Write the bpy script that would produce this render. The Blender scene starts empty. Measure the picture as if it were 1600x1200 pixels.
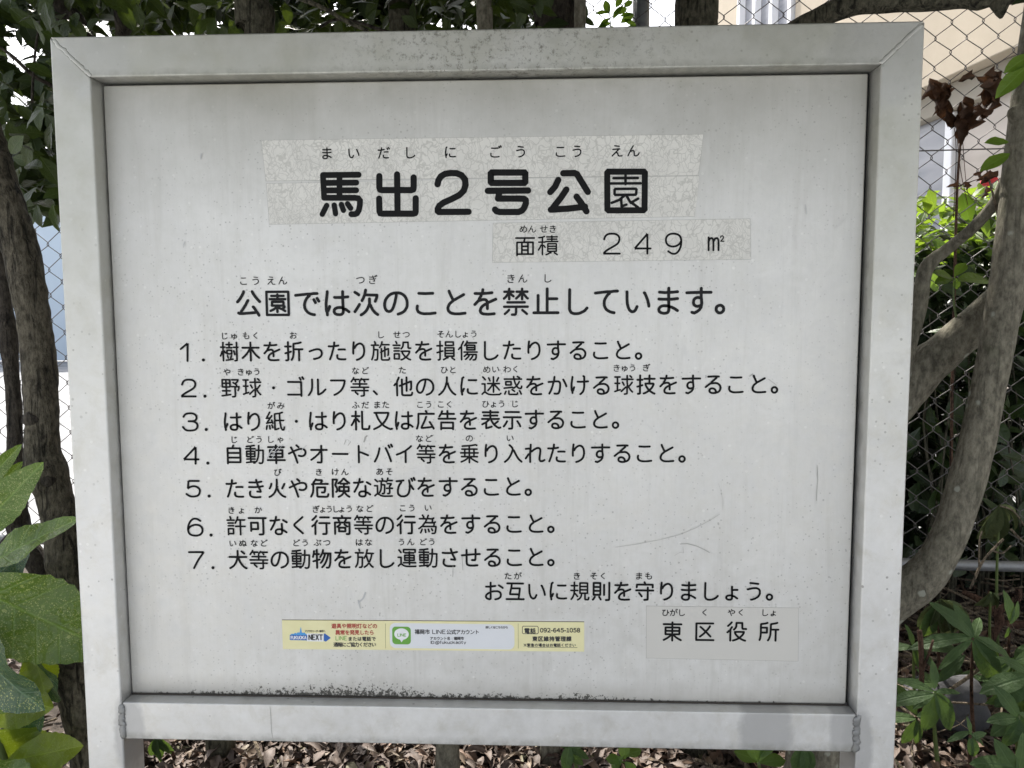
import bpy, bmesh, math, random
import numpy as np
from mathutils import Vector, Matrix, noise
from math import sin, cos, pi, radians
random.seed(11)
sc = bpy.context.scene
col = sc.collection

# ---------------------------------------------------------------- camera
ZT = 1.134                      # height of the notice board's top above the planting bed
CAM = Vector((0.07066, -0.86711, ZT - 0.33383))
YAW, PITCH, ROLL = 0.03771, -0.08306, 0.00336
FPX = 1150.0
def rotm(yaw, pitch, roll):
    return Matrix.Rotation(yaw, 3, 'Z') @ Matrix.Rotation(pitch, 3, 'X') @ Matrix.Rotation(roll, 3, 'Y')
CM = rotm(YAW, PITCH, ROLL)
cam = bpy.data.cameras.new('camera')
cam.sensor_width = 36; cam.lens = FPX / 1600 * 36; cam.clip_start = 0.02; cam.clip_end = 2000
camo = bpy.data.objects.new('camera', cam); col.objects.link(camo)
X, F, U = CM.col[0], CM.col[1], CM.col[2]
camo.matrix_world = Matrix(((X[0], U[0], -F[0], CAM[0]), (X[1], U[1], -F[1], CAM[1]), (X[2], U[2], -F[2], CAM[2]), (0, 0, 0, 1)))
sc.camera = camo

# ---------------------------------------------------------------- world, sun, exposure
SUN_EL, SUN_AZ = radians(50), radians(-24)      # azimuth from +Y (behind the board) towards +X
world = bpy.data.worlds.new('World'); sc.world = world; world.use_nodes = True
wn = world.node_tree
sky = wn.nodes.new('ShaderNodeTexSky'); sky.sky_type = 'NISHITA'; sky.sun_disc = False
sky.sun_elevation = SUN_EL; sky.sun_rotation = SUN_AZ
sky.dust_density = 4.0; sky.air_density = 1.0; sky.ozone_density = 1.0
wn.nodes['Background'].inputs[1].default_value = 0.13
hz = wn.nodes.new('ShaderNodeHueSaturation'); hz.inputs['Saturation'].default_value = 0.40      # thin white summer haze
wn.links.new(sky.outputs[0], hz.inputs['Color']); wn.links.new(hz.outputs[0], wn.nodes['Background'].inputs[0])
sun = bpy.data.lights.new('sun', 'SUN'); sun.energy = 3.2; sun.angle = radians(0.6); sun.color = (1, 0.95, 0.87)
suno = bpy.data.objects.new('sun', sun); col.objects.link(suno)
sd = Vector((sin(SUN_AZ) * cos(SUN_EL), cos(SUN_AZ) * cos(SUN_EL), sin(SUN_EL)))
suno.rotation_euler = (-sd).to_track_quat('-Z', 'Y').to_euler(); suno.location = sd * 20
vs = sc.view_settings
vs.view_transform = 'Standard'; vs.look = 'None'; vs.gamma = 1; vs.use_curve_mapping = False
vs.exposure = 1.45

# ---------------------------------------------------------------- helpers
def at(px, py, Y):
    q = CM @ Vector(((px - 800) / FPX, 1, -(py - 600) / FPX))
    return CAM + q * ((Y - CAM.y) / q.y)
def to_px(p):
    q = CM.transposed() @ (Vector(p) - CAM)
    if q.y <= 0.01: return (-9e3, -9e3)
    return 800 + FPX * q.x / q.y, 600 - FPX * q.z / q.y
def depth(Y): return (Y - CAM.y)

class MB:
    def __init__(s): s.v = []; s.f = []; s.uv = []; s.mi = []
    def add(s, verts, faces, uv=None, m=0):
        b = len(s.v); s.v += [tuple(x) for x in verts]
        s.f += [tuple(i + b for i in f) for f in faces]; s.mi += [m] * len(faces)
        s.uv += list(uv) if uv else [(0, 0)] * len(verts)
    def mesh(s, name, mats, smooth=True):
        me = bpy.data.meshes.new(name); me.from_pydata(s.v, [], s.f)
        for m in (mats if isinstance(mats, (list, tuple)) else [mats]): me.materials.append(m)
        me.polygons.foreach_set('use_smooth', [smooth] * len(me.polygons))
        me.polygons.foreach_set('material_index', s.mi)
        uvl = me.uv_layers.new(name='UV')
        li = np.empty(len(me.loops), dtype=np.int32); me.loops.foreach_get('vertex_index', li)
        uvl.data.foreach_set('uv', np.array(s.uv, dtype=np.float32)[li].ravel())
        me.update(); return me
    def obj(s, name, mats, parent=None, smooth=True):
        return link(name, s.mesh(name, mats, smooth), parent)

def link(name, me, parent=None):
    o = bpy.data.objects.new(name, me); col.objects.link(o)
    if parent: o.parent = parent
    return o
def tag(o, label=None, cat=None, group=None, kind=None):
    if label: o['label'] = label
    if cat: o['category'] = cat
    if group: o['group'] = group
    if kind: o['kind'] = kind
    return o
def empty(name, label, cat, loc=(0, 0, 0), group=None, rz=0):
    o = bpy.data.objects.new(name, None); col.objects.link(o); o.empty_display_size = .05
    o.location = loc; o.rotation_euler[2] = rz
    return tag(o, label, cat, group)

def box(mb, x0, x1, y0, y1, z0, z1, m=0):
    v = [(x, y, z) for z in (z0, z1) for y in (y0, y1) for x in (x0, x1)]
    mb.add(v, [(0, 2, 3, 1), (4, 5, 7, 6), (0, 1, 5, 4), (2, 6, 7, 3), (0, 4, 6, 2), (1, 3, 7, 5)], m=m)
def bevelled(name, verts, faces, mat, parent, off=.0014, seg=3, smooth=True):
    bm = bmesh.new(); vv = [bm.verts.new(v) for v in verts]
    for f in faces: bm.faces.new([vv[i] for i in f])
    bmesh.ops.recalc_face_normals(bm, faces=bm.faces)
    bmesh.ops.bevel(bm, geom=list(bm.edges), offset=off, segments=seg, affect='EDGES', profile=.5)
    me = bpy.data.meshes.new(name); bm.to_mesh(me); bm.free(); me.materials.append(mat)
    for p in me.polygons: p.use_smooth = smooth and p.area < 4e-5
    return link(name, me, parent)
def prism(poly, y0, y1):
    n = len(poly)
    v = [(x, y0, z) for x, z in poly] + [(x, y1, z) for x, z in poly]
    f = [tuple(range(n)), tuple(range(2 * n - 1, n - 1, -1))] + [(i, i + n, (i + 1) % n + n, (i + 1) % n) for i in range(n)]
    return v, f
def catmull(P, n):
    P = [Vector(p) for p in P]; Q = [P[0] * 2 - P[1]] + P + [P[-1] * 2 - P[-2]]; out = []
    for i in range(1, len(Q) - 2):
        for k in range(n):
            t = k / n; a, b, c, d = Q[i - 1:i + 3]
            out.append(.5 * ((2 * b) + (c - a) * t + (2 * a - 5 * b + 4 * c - d) * t * t + (3 * b - a - 3 * c + d) * t ** 3))
    out.append(P[-1]); return out
def tube(mb, P, R, sides=8, rough=0.0, nscale=20, seed=0, cap=True, flat=None, m=0):
    """P: points, R: radii; uv = (around, along)"""
    P = [Vector(p) for p in P]; n = len(P); rings = []; uv = []
    t = (P[1] - P[0]).normalized()
    a = t.cross(Vector((0, 1, 0)) if abs(t.y) < .9 else Vector((1, 0, 0))).normalized(); L = 0
    for i, p in enumerate(P):
        t = (P[min(i + 1, n - 1)] - P[max(i - 1, 0)])
        if t.length < 1e-9: t = Vector((0, 0, 1))
        t.normalize(); a = (a - t * a.dot(t)).normalized(); b = t.cross(a)
        if i: L += (p - P[i - 1]).length
        for k in range(sides):
            w = 2 * pi * k / sides; d = a * cos(w) + b * sin(w); r = R[i]
            if rough:
                q = p + d * r
                r *= 1 + rough * noise.noise(Vector((q.x * nscale + seed, q.y * nscale, q.z * nscale * .35))) + rough * .6 * noise.noise(q * nscale * 2.3)
            v = p + d * r
            if flat is not None: v = Vector((v.x, flat[0] + (v.y - flat[0]) * flat[1], v.z))
            rings.append(v); uv.append((k / sides, L))
    f = [(i * sides + k, i * sides + (k + 1) % sides, (i + 1) * sides + (k + 1) % sides, (i + 1) * sides + k) for i in range(n - 1) for k in range(sides)]
    if cap: f += [tuple(range(sides - 1, -1, -1)), tuple((n - 1) * sides + k for k in range(sides))]
    mb.add(rings, f, uv, m=m)
def limb(mb, pts, sides=16, rough=.12, nscale=18, n=10, down=None, up=None, knots=()):
    """pts: (px, py, Y, width in photo px)"""
    P = [at(a, b, c) for a, b, c, w in pts]; R = [w / 2 * depth(c) / FPX * (cos(math.atan((a - 800) / FPX)) * .97) for a, b, c, w in pts]
    if down is not None:
        P.append(Vector((P[-1].x + down[0], P[-1].y + down[1], -.05))); R.append(R[-1] * 1.25)
    if up is not None:
        d = Vector(up); P.insert(0, P[0] + d); R.insert(0, R[0] * .7)
    q = catmull([(p.x, p.y, p.z) for p in P], n); r = [v.x for v in catmull([(a, 0, 0) for a in R], n)]
    for (k, amp) in knots:
        for i in range(len(r)):
            r[i] *= 1 + amp * math.exp(-((i / (len(r) - 1) - k) / .025) ** 2)
    tube(mb, q, r, sides, rough, nscale, seed=P[0].x * 7)
    return q, r

# ---------------------------------------------------------------- materials
def newmat(name):
    m = bpy.data.materials.new(name); m.use_nodes = True
    nt = m.node_tree; return m, nt, nt.nodes['Principled BSDF'], nt.nodes, nt.links
def N(nt, typ, **kw):
    n = nt.nodes.new(typ)
    for k, v in kw.items():
        if k.startswith('i_'):
            key = k[2:]; n.inputs[int(key) if key.isdigit() else key].default_value = v
        else: setattr(n, k, v)
    return n
def ramp(nt, src, stops, interp='LINEAR'):
    r = nt.nodes.new('ShaderNodeValToRGB'); r.color_ramp.interpolation = interp
    e = r.color_ramp.elements
    while len(e) < len(stops): e.new(.5)
    for k, (p, c) in enumerate(stops):
        e[k].position = p; e[k].color = (c if len(c) == 4 else (*c, 1)) if isinstance(c, tuple) else (c, c, c, 1)
    nt.links.new(src, r.inputs[0]); return r
def mixc(nt, fac, a, b, mode='MIX'):
    m = nt.nodes.new('ShaderNodeMix'); m.data_type = 'RGBA'; m.blend_type = mode
    for s, v in ((m.inputs[0], fac), (m.inputs[6], a), (m.inputs[7], b)):
        if isinstance(v, bpy.types.NodeSocket): nt.links.new(v, s)
        else: s.default_value = v if not isinstance(v, tuple) else (*v[:3], 1)
    return m.outputs[2]
def math_(nt, op, a, b=None, c=None, clamp=False):
    m = nt.nodes.new('ShaderNodeMath'); m.operation = op; m.use_clamp = clamp
    for k, v in enumerate((a, b, c)):
        if v is None: continue
        if isinstance(v, bpy.types.NodeSocket): nt.links.new(v, m.inputs[k])
        else: m.inputs[k].default_value = v
    return m.outputs[0]
def noise_(nt, vec, scale, detail=4, rough=.55, dist=0, stretch=None):
    if stretch:
        mp = N(nt, 'ShaderNodeMapping'); mp.inputs['Scale'].default_value = stretch; nt.links.new(vec, mp.inputs[0]); vec = mp.outputs[0]
    n = N(nt, 'ShaderNodeTexNoise'); n.inputs['Scale'].default_value = scale; n.inputs['Detail'].default_value = detail
    n.inputs['Roughness'].default_value = rough; n.inputs['Distortion'].default_value = dist
    nt.links.new(vec, n.inputs[0]); return n.outputs[0]
def bump(nt, bs, h, strength=.3, dist=.01):
    b = N(nt, 'ShaderNodeBump'); b.inputs['Strength'].default_value = strength; b.inputs['Distance'].default_value = dist
    nt.links.new(h, b.inputs['Height']); nt.links.new(b.outputs[0], bs.inputs['Normal']); return b
def coord(nt): return N(nt, 'ShaderNodeTexCoord').outputs['Object']

def flatmat(name, c, rough=.6, metal=0, spec=.5):
    m, nt, bs, _, _ = newmat(name); bs.inputs['Base Color'].default_value = (*c, 1)
    bs.inputs['Roughness'].default_value = rough; bs.inputs['Metallic'].default_value = metal
    bs.inputs['Specular IOR Level'].default_value = spec; return m

def alumat(name, base, panel=False):
    m, nt, bs, nd, lk = newmat(name); co = coord(nt)
    big = noise_(nt, co, 7, 5, .6); mid = noise_(nt, co, 55, 5, .65); fine = noise_(nt, co, 420, 3, .6)
    str_ = noise_(nt, co, 30, 4, .6, stretch=(14, 1, .7) if panel else (3, 3, 3))
    c = mixc(nt, ramp(nt, big, [(.35, 0), (.68, 1)]).outputs[0], tuple(x * (.86 if panel else .80) for x in base), tuple(x * 1.06 for x in base))
    c = mixc(nt, .5, c, ramp(nt, mid, [(.3, (base[0] * .80, base[1] * .79, base[2] * .74)), (.7, tuple(x * 1.12 for x in base))]).outputs[0])
    if not panel:
        c = mixc(nt, ramp(nt, noise_(nt, co, 24, 6, .75, .4), [(.50, 0), (.66, .45)]).outputs[0], c, (base[0] * .72, base[1] * .69, base[2] * .60))
    c = mixc(nt, .14, c, ramp(nt, str_, [(.3, tuple(x * .88 for x in base)), (.7, tuple(x * 1.1 for x in base))]).outputs[0])
    sep = N(nt, 'ShaderNodeSeparateXYZ'); lk.new(co, sep.inputs[0])
    # dark specks of grime
    vo = N(nt, 'ShaderNodeTexVoronoi'); vo.inputs['Scale'].default_value = 170 if panel else 110; lk.new(co, vo.inputs[0])
    sel = math_(nt, 'GREATER_THAN', vo.outputs['Color'], .45 if panel else .72)
    sz = math_(nt, 'MULTIPLY', noise_(nt, co, 60, 2), .30)
    sp = math_(nt, 'MULTIPLY', math_(nt, 'LESS_THAN', vo.outputs['Distance'], sz), sel)
    dens = ramp(nt, noise_(nt, co, 5, 3), [(.36, .15 if panel else 0), (.58, 1)]).outputs[0]
    sp = math_(nt, 'MULTIPLY', sp, dens)
    c = mixc(nt, math_(nt, 'MULTIPLY', sp, .42 if panel else .6), c, (.17, .16, .14))
    # pale specks (dried water spots)
    v2 = N(nt, 'ShaderNodeTexVoronoi'); v2.inputs['Scale'].default_value = 95; lk.new(co, v2.inputs[0])
    s2 = math_(nt, 'MULTIPLY', math_(nt, 'LESS_THAN', v2.outputs['Distance'], .17), math_(nt, 'GREATER_THAN', v2.outputs['Color'], .82))
    c = mixc(nt, math_(nt, 'MULTIPLY', s2, .3), c, tuple(min(1, x * 1.3) for x in base))
    if panel:
        # run-off streaks, broad pale wipes and dust
        st = noise_(nt, co, 20, 5, .7, .3, stretch=(3.2, 1, .22)); c = mixc(nt, ramp(nt, st, [(.52, 0), (.72, .32)]).outputs[0], c, (.47, .455, .41))
        wp = noise_(nt, co, 11, 6, .72, .8); c = mixc(nt, ramp(nt, wp, [(.56, 0), (.74, .35)]).outputs[0], c, (.80, .79, .76))
        # run-off mud and algae along the lower edge
        zb = ZT - .04661 - .7603
        h = math_(nt, 'SUBTRACT', sep.outputs[2], zb)
        wv = noise_(nt, co, 4.5, 3); thick = math_(nt, 'MULTIPLY', ramp(nt, wv, [(.3, .15), (.7, 1)]).outputs[0], .036)
        xm = ramp(nt, math_(nt, 'ADD', sep.outputs[0], .5), [(.1, .12), (.26, .75), (.34, 1.0), (.55, .8), (.66, .5), (.74, .06)]).outputs[0]
        thick = math_(nt, 'MULTIPLY', thick, xm)
        edge = math_(nt, 'ADD', h, math_(nt, 'MULTIPLY', math_(nt, 'SUBTRACT', noise_(nt, co, 130, 6, .75, stretch=(1, 1, .7)), .5), .028))
        k = math_(nt, 'DIVIDE', edge, math_(nt, 'ADD', thick, .002))
        # soft grey-brown halo above it and thin film at the very edge
        halo = ramp(nt, math_(nt, 'DIVIDE', h, .03), [(0, .5), (1, 0)]).outputs[0]
        c = mixc(nt, math_(nt, 'MULTIPLY', halo, math_(nt, 'MULTIPLY_ADD', wv, 1.4, .1)), c, (.25, .225, .18))
        mask = ramp(nt, k, [(.1, .90), (1.9, 0)]).outputs[0]
        blot = math_(nt, 'MULTIPLY', math_(nt, 'SUBTRACT', noise_(nt, co, 260, 4, .7), .52), 3.2)
        den = math_(nt, 'MULTIPLY', ramp(nt, math_(nt, 'ADD', math_(nt, 'ADD', mask, blot), -.02), [(.46, 0), (.66, 1)]).outputs[0], math_(nt, 'GREATER_THAN', mask, .02))
        c = mixc(nt, math_(nt, 'MULTIPLY', den, .9), c, (.045, .042, .034))
        ed = ramp(nt, math_(nt, 'DIVIDE', h, .004), [(.3, 1), (1, 0)]).outputs[0]
        c = mixc(nt, math_(nt, 'MULTIPLY', ed, .75), c, (.08, .07, .055))
        # brownish shade under the top rail and along the sides, painted into the colour
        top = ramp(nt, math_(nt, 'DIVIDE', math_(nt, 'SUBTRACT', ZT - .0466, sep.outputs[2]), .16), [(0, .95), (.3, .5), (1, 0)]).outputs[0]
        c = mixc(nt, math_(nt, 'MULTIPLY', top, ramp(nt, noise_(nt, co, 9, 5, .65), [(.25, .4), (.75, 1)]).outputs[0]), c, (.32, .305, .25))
        side = ramp(nt, math_(nt, 'ABSOLUTE', sep.outputs[0]), [(.36, 0), (.445, .7), (.4525, .95)]).outputs[0]
        c = mixc(nt, math_(nt, 'MULTIPLY', side, ramp(nt, big, [(.3, .1), (.8, .6)]).outputs[0]), c, (.33, .32, .29))
    else:
        # green-brown canopy shade painted into the colour, stronger towards the top
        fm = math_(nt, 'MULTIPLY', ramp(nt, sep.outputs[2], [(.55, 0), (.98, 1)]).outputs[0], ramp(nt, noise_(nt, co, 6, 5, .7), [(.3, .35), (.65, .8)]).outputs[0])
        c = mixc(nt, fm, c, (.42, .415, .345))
        # dull heat-tinted patches round the welds (oval stains with a shape of their own)
        for (cx, cz, rx, rz, a) in ((-.445, ZT - .85, .022, .064, .8), (.455, ZT - .86, .021, .075, .75), (.345, ZT - .832, .036, .06, .8), (.44, ZT - .832, .02, .06, .7), (-.45, ZT - .03, .05, .05, .3), (.45, ZT - .04, .07, .06, .35)):
            dx = math_(nt, 'DIVIDE', math_(nt, 'SUBTRACT', sep.outputs[0], cx), rx); dz = math_(nt, 'DIVIDE', math_(nt, 'SUBTRACT', sep.outputs[2], cz), rz)
            dd = math_(nt, 'ADD', math_(nt, 'MULTIPLY', dx, dx), math_(nt, 'MULTIPLY', dz, dz))
            dd = math_(nt, 'ADD', dd, math_(nt, 'MULTIPLY', math_(nt, 'SUBTRACT', mid, .5), .9))
            c = mixc(nt, ramp(nt, dd, [(.55, a), (1.15, 0)]).outputs[0], c, tuple(x * .62 for x in base))
        # algae and dirt clinging to the lower edge of the top and bottom rails
        zz = sep.outputs[2]
        for (zr, wd, a) in ((ZT - .0466, .010, .5), (ZT - .855, .012, .55)):
            h = math_(nt, 'DIVIDE', math_(nt, 'ABSOLUTE', math_(nt, 'SUBTRACT', zz, zr)), wd)
            g = ramp(nt, math_(nt, 'ADD', h, math_(nt, 'SUBTRACT', noise_(nt, co, 70, 5, .7), .5)), [(.25, a), (1, 0)]).outputs[0]
            g = math_(nt, 'MULTIPLY', g, math_(nt, 'LESS_THAN', math_(nt, 'ABSOLUTE', sep.outputs[0]), .4536))
            c = mixc(nt, math_(nt, 'MULTIPLY', g, ramp(nt, mid, [(.4, .2), (.6, 1)]).outputs[0]), c, (.26, .25, .21))
        ax = math_(nt, 'MULTIPLY', ramp(nt, math_(nt, 'ADD', sep.outputs[0], .5), [(.3, 0), (.44, 1), (.6, 1), (.78, .1)]).outputs[0], ramp(nt, zz, [(.5, 0), (.9, 1)]).outputs[0])
        c = mixc(nt, math_(nt, 'MULTIPLY', ax, ramp(nt, noise_(nt, co, 120, 6, .8), [(.52, 0), (.62, .75)]).outputs[0]), c, (.17, .16, .13))
    lk.new(c, bs.inputs['Base Color'])
    bs.inputs['Metallic'].default_value = .60 if not panel else .5
    lk.new(ramp(nt, mid, [(.3, .40), (.7, .62)]).outputs[0], bs.inputs['Roughness'])
    bump(nt, bs, math_(nt, 'ADD', fine, math_(nt, 'MULTIPLY', str_, .25)), .12, .0006)
    return m
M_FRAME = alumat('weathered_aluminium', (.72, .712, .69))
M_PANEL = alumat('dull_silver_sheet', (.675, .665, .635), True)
M_WELD = alumat('weld_metal', (.40, .40, .39))
M_GAP_SHADE = flatmat('gap_shade_black', (.012, .012, .012), .8)
M_INK = flatmat('black_vinyl', (.007, .007, .007), .55, 0, .15)
M_INK2 = flatmat('faded_black_vinyl', (.013, .013, .0135), .55, 0, .18)

def tapemat(name, base, crack, amount):
    m, nt, bs, nd, lk = newmat(name); co = coord(nt)
    wob = N(nt, 'ShaderNodeMix'); wob.data_type = 'RGBA'; wob.blend_type = 'LINEAR_LIGHT'; wob.inputs[0].default_value = .012
    nz = N(nt, 'ShaderNodeTexNoise'); nz.inputs['Scale'].default_value = 60; lk.new(co, nz.inputs[0])
    lk.new(co, wob.inputs[6]); lk.new(nz.outputs[1], wob.inputs[7])
    tot = None
    for s, w, st in ((105, .05, (1.2, 1, .8)), (190, .05, (1.6, 1, .8)), (34, .02, (1.8, 1, .5))):
        mp = N(nt, 'ShaderNodeMapping'); mp.inputs['Scale'].default_value = st; lk.new(wob.outputs[2], mp.inputs[0])
        v = N(nt, 'ShaderNodeTexVoronoi', feature='DISTANCE_TO_EDGE'); v.inputs['Scale'].default_value = s; lk.new(mp.outputs[0], v.inputs[0])
        k = ramp(nt, v.outputs[0], [(w * .35, 1), (w * 1.3, 0)]).outputs[0]
        if s == 190: k = math_(nt, 'MULTIPLY', k, ramp(nt, noise_(nt, co, 16, 3), [(.42, 0), (.58, 1)]).outputs[0])
        tot = k if tot is None else math_(nt, 'MAXIMUM', tot, k)
    c = mixc(nt, ramp(nt, noise_(nt, co, 25, 4), [(.3, 0), (.7, 1)]).outputs[0], tuple(x * .93 for x in base), tuple(min(.95, x * 1.05) for x in base))
    c = mixc(nt, math_(nt, 'MULTIPLY', tot, amount), c, crack)
    lk.new(c, bs.inputs['Base Color']); bs.inputs['Roughness'].default_value = .55
    return m
M_TAPE = tapemat('crazed_white_film', (.71, .692, .635), (.50, .487, .44), .8)
M_TAPE2 = flatmat('smooth_grey_film', (.60, .58, .53), .5)

def barkmat(name, c1, c2, c3, scale=1.0, lichen=0.0, groove=1.0):
    m, nt, bs, nd, lk = newmat(name)
    uvn = N(nt, 'ShaderNodeTexCoord'); co = uvn.outputs['Object']
    a = noise_(nt, co, 26 * scale, 7, .68, .6, stretch=(1, 1, .28)); b = noise_(nt, co, 9 * scale, 5, .6); f = noise_(nt, co, 160 * scale, 5, .7, stretch=(1, 1, .5))
    c = ramp(nt, a, [(.32, c1), (.5, c2), (.7, c3)]).outputs[0]
    c = mixc(nt, ramp(nt, b, [(.35, 0), (.65, .65)]).outputs[0], c, tuple(x * .6 for x in c2))
    c = mixc(nt, .42, c, ramp(nt, f, [(.36, tuple(x * .35 for x in c2)), (.64, tuple(min(1, x * 1.7) for x in c3))]).outputs[0])
    cr = noise_(nt, co, 95 * scale, 5, .65, .7, stretch=(1, 1, .10)); crk = ramp(nt, cr, [(.36, 1), (.45, 0)]).outputs[0]
    c = mixc(nt, math_(nt, 'MULTIPLY', crk, .75 * groove), c, tuple(x * .3 for x in c1))
    if lichen:
        v = N(nt, 'ShaderNodeTexVoronoi'); v.inputs['Scale'].default_value = 48; lk.new(co, v.inputs[0])
        s = math_(nt, 'MULTIPLY', ramp(nt, math_(nt, 'ADD', v.outputs['Distance'], math_(nt, 'MULTIPLY', math_(nt, 'ADD', f, a), .55)), [(.70, 1), (.80, 0)]).outputs[0], math_(nt, 'GREATER_THAN', v.outputs['Color'], .66))
        c = mixc(nt, math_(nt, 'MULTIPLY', s, lichen), c, (.34, .35, .29))
        g = ramp(nt, noise_(nt, co, 14, 4, .7), [(.55, 0), (.75, .4)]).outputs[0]; c = mixc(nt, g, c, (.10, .11, .065))
    lk.new(c, bs.inputs['Base Color']); bs.inputs['Roughness'].default_value = .88; bs.inputs['Specular IOR Level'].default_value = .25
    bump(nt, bs, math_(nt, 'SUBTRACT', math_(nt, 'ADD', math_(nt, 'MULTIPLY', a, groove), math_(nt, 'MULTIPLY', f, .35)), math_(nt, 'MULTIPLY', crk, .5 * groove)), 1.0, .014 if groove > .6 else .005)
    return m
M_BARK = barkmat('rough_brown_bark', (.020, .018, .012), (.075, .065, .045), (.17, .15, .11))
M_BARK_DARK = barkmat('dark_bark', (.015, .012, .010), (.045, .038, .03), (.09, .077, .06))
M_BARK_MOSS = barkmat('mossy_bark', (.03, .03, .02), (.085, .08, .055), (.15, .14, .10), .9)
M_BARK_SMOOTH = barkmat('smooth_grey_bark', (.080, .073, .052), (.145, .132, .099), (.22, .203, .155), .8, .8, .35)
M_TWIG = barkmat('dry_twig', (.10, .075, .05), (.20, .16, .11), (.33, .27, .2), 2)
M_STEM = flatmat('green_stem', (.10, .14, .04), .5)
M_REDSTEM = barkmat('reddish_stem', (.035, .018, .012), (.09, .05, .032), (.17, .10, .07), 2)

def leafmat(name, c1, c2, tr=.35, rough=.35, spots=0, vein=(.0, .0, .0), veinamt=.25, island=False, tcol=None):
    m, nt, bs, nd, lk = newmat(name)
    if island: rnd = N(nt, 'ShaderNodeNewGeometry').outputs['Random Per Island']
    else: rnd = N(nt, 'ShaderNodeObjectInfo').outputs['Random']
    tc = N(nt, 'ShaderNodeTexCoord'); uv = tc.outputs['UV']; ob = tc.outputs['Object']
    c = mixc(nt, rnd, c1, c2)
    c = mixc(nt, ramp(nt, noise_(nt, ob, 6 if spots else 3, 4), [(.35, 0), (.7, .5)]).outputs[0], c, tuple(x * .65 for x in c1))
    sep = N(nt, 'ShaderNodeSeparateXYZ'); lk.new(uv, sep.inputs[0])
    va = math_(nt, 'ABSOLUTE', math_(nt, 'SUBTRACT', sep.outputs[0], .5))
    mid = ramp(nt, va, [(.003, 1), (.011, 0)] if spots else [(.005, 1), (.022, 0)]).outputs[0]
    sv = math_(nt, 'FRACT', math_(nt, 'SUBTRACT', math_(nt, 'MULTIPLY', sep.outputs[1], 7), math_(nt, 'MULTIPLY', va, 5)))
    sv = ramp(nt, math_(nt, 'ABSOLUTE', math_(nt, 'SUBTRACT', sv, .5)), [(.02, 1), (.07, 0)]).outputs[0]
    vv = math_(nt, 'MAXIMUM', mid, math_(nt, 'MULTIPLY', sv, .45))
    vc = vein if sum(vein) else tuple(min(1, x * 1.8 + .03) for x in c2)
    c = mixc(nt, math_(nt, 'MULTIPLY', vv, veinamt * 2), c, vc)
    if spots:
        for s, th, mm in ((70, .30, .52), (18, .20, .76), (130, .34, .5), (38, .22, .72)):
            v = N(nt, 'ShaderNodeTexVoronoi'); v.inputs['Scale'].default_value = s * spots; v.inputs['Randomness'].default_value = 1
            nz = noise_(nt, ob, 60 * spots, 3)
            lk.new(ob, v.inputs[0])
            d = math_(nt, 'ADD', v.outputs['Distance'], math_(nt, 'MULTIPLY', math_(nt, 'SUBTRACT', nz, .5), .25))
            s_ = math_(nt, 'MULTIPLY', math_(nt, 'LESS_THAN', d, th), math_(nt, 'GREATER_THAN', v.outputs['Color'], mm))
            s_ = math_(nt, 'MULTIPLY', s_, ramp(nt, noise_(nt, ob, 9 * spots, 2), [(.34, .1), (.5, 1)]).outputs[0])
            c = mixc(nt, math_(nt, 'MULTIPLY', s_, .6), c, (.45, .47, .16))
    lk.new(c, bs.inputs['Base Color']); bs.inputs['Roughness'].default_value = rough; bs.inputs['Specular IOR Level'].default_value = .35 if rough > .5 else .5
    bump(nt, bs, math_(nt, 'SUBTRACT', noise_(nt, ob, 14 if spots else 8, 3), math_(nt, 'MULTIPLY', vv, .9)), .22, .02)
    if tr:
        t = N(nt, 'ShaderNodeBsdfTranslucent'); mx = N(nt, 'ShaderNodeMixShader'); mx.inputs[0].default_value = tr
        c2_ = mixc(nt, .75, c, tcol or (min(1, c2[0] * 3.2), min(1, c2[1] * 3.0), c2[2] * 1.2)); lk.new(c2_, t.inputs[0])
        lk.new(bs.outputs[0], mx.inputs[1]); lk.new(t.outputs[0], mx.inputs[2]); lk.new(mx.outputs[0], nd['Material Output'].inputs[0])
    return m
M_LEAF = leafmat('glossy_evergreen_leaf', (.022, .038, .010), (.045, .070, .014), .17, .42, veinamt=.12)
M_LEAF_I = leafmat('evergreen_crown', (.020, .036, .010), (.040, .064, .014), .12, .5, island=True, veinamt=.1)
M_BRIGHT_I = leafmat('sunlit_tip_leaf', (.06, .115, .02), (.12, .19, .035), .4, .45, island=True, veinamt=.1)  # sunlight put into the colour: a brighter copy of the hedge leaf
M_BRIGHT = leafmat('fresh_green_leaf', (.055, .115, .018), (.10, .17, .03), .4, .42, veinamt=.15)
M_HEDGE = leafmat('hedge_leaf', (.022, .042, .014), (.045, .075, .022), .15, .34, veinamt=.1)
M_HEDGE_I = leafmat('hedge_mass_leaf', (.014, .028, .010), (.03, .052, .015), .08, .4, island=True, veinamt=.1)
M_LANCE = leafmat('lance_leaf', (.040, .078, .026), (.075, .13, .042), .13, .62, veinamt=.05)
M_AUC = leafmat('spotted_laurel_leaf', (.070, .128, .022), (.108, .175, .028), .2, .27, spots=1.0)
M_AUC_DARK = leafmat('blue_green_laurel_leaf', (.030, .075, .035), (.04, .09, .04), .12, .3, spots=.8)
M_AUC_YEL = leafmat('yellow_laurel_leaf', (.14, .2, .02), (.2, .27, .025), .4, .3, spots=1.4)
M_DEAD = leafmat('dead_leaf', (.036, .021, .013), (.105, .052, .028), .10, .75, tcol=(.2, .09, .04), veinamt=.08)
M_WILT = leafmat('wilted_leaf', (.06, .085, .035), (.12, .145, .06), .12, .65, veinamt=.08, tcol=(.14, .17, .06))

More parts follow.
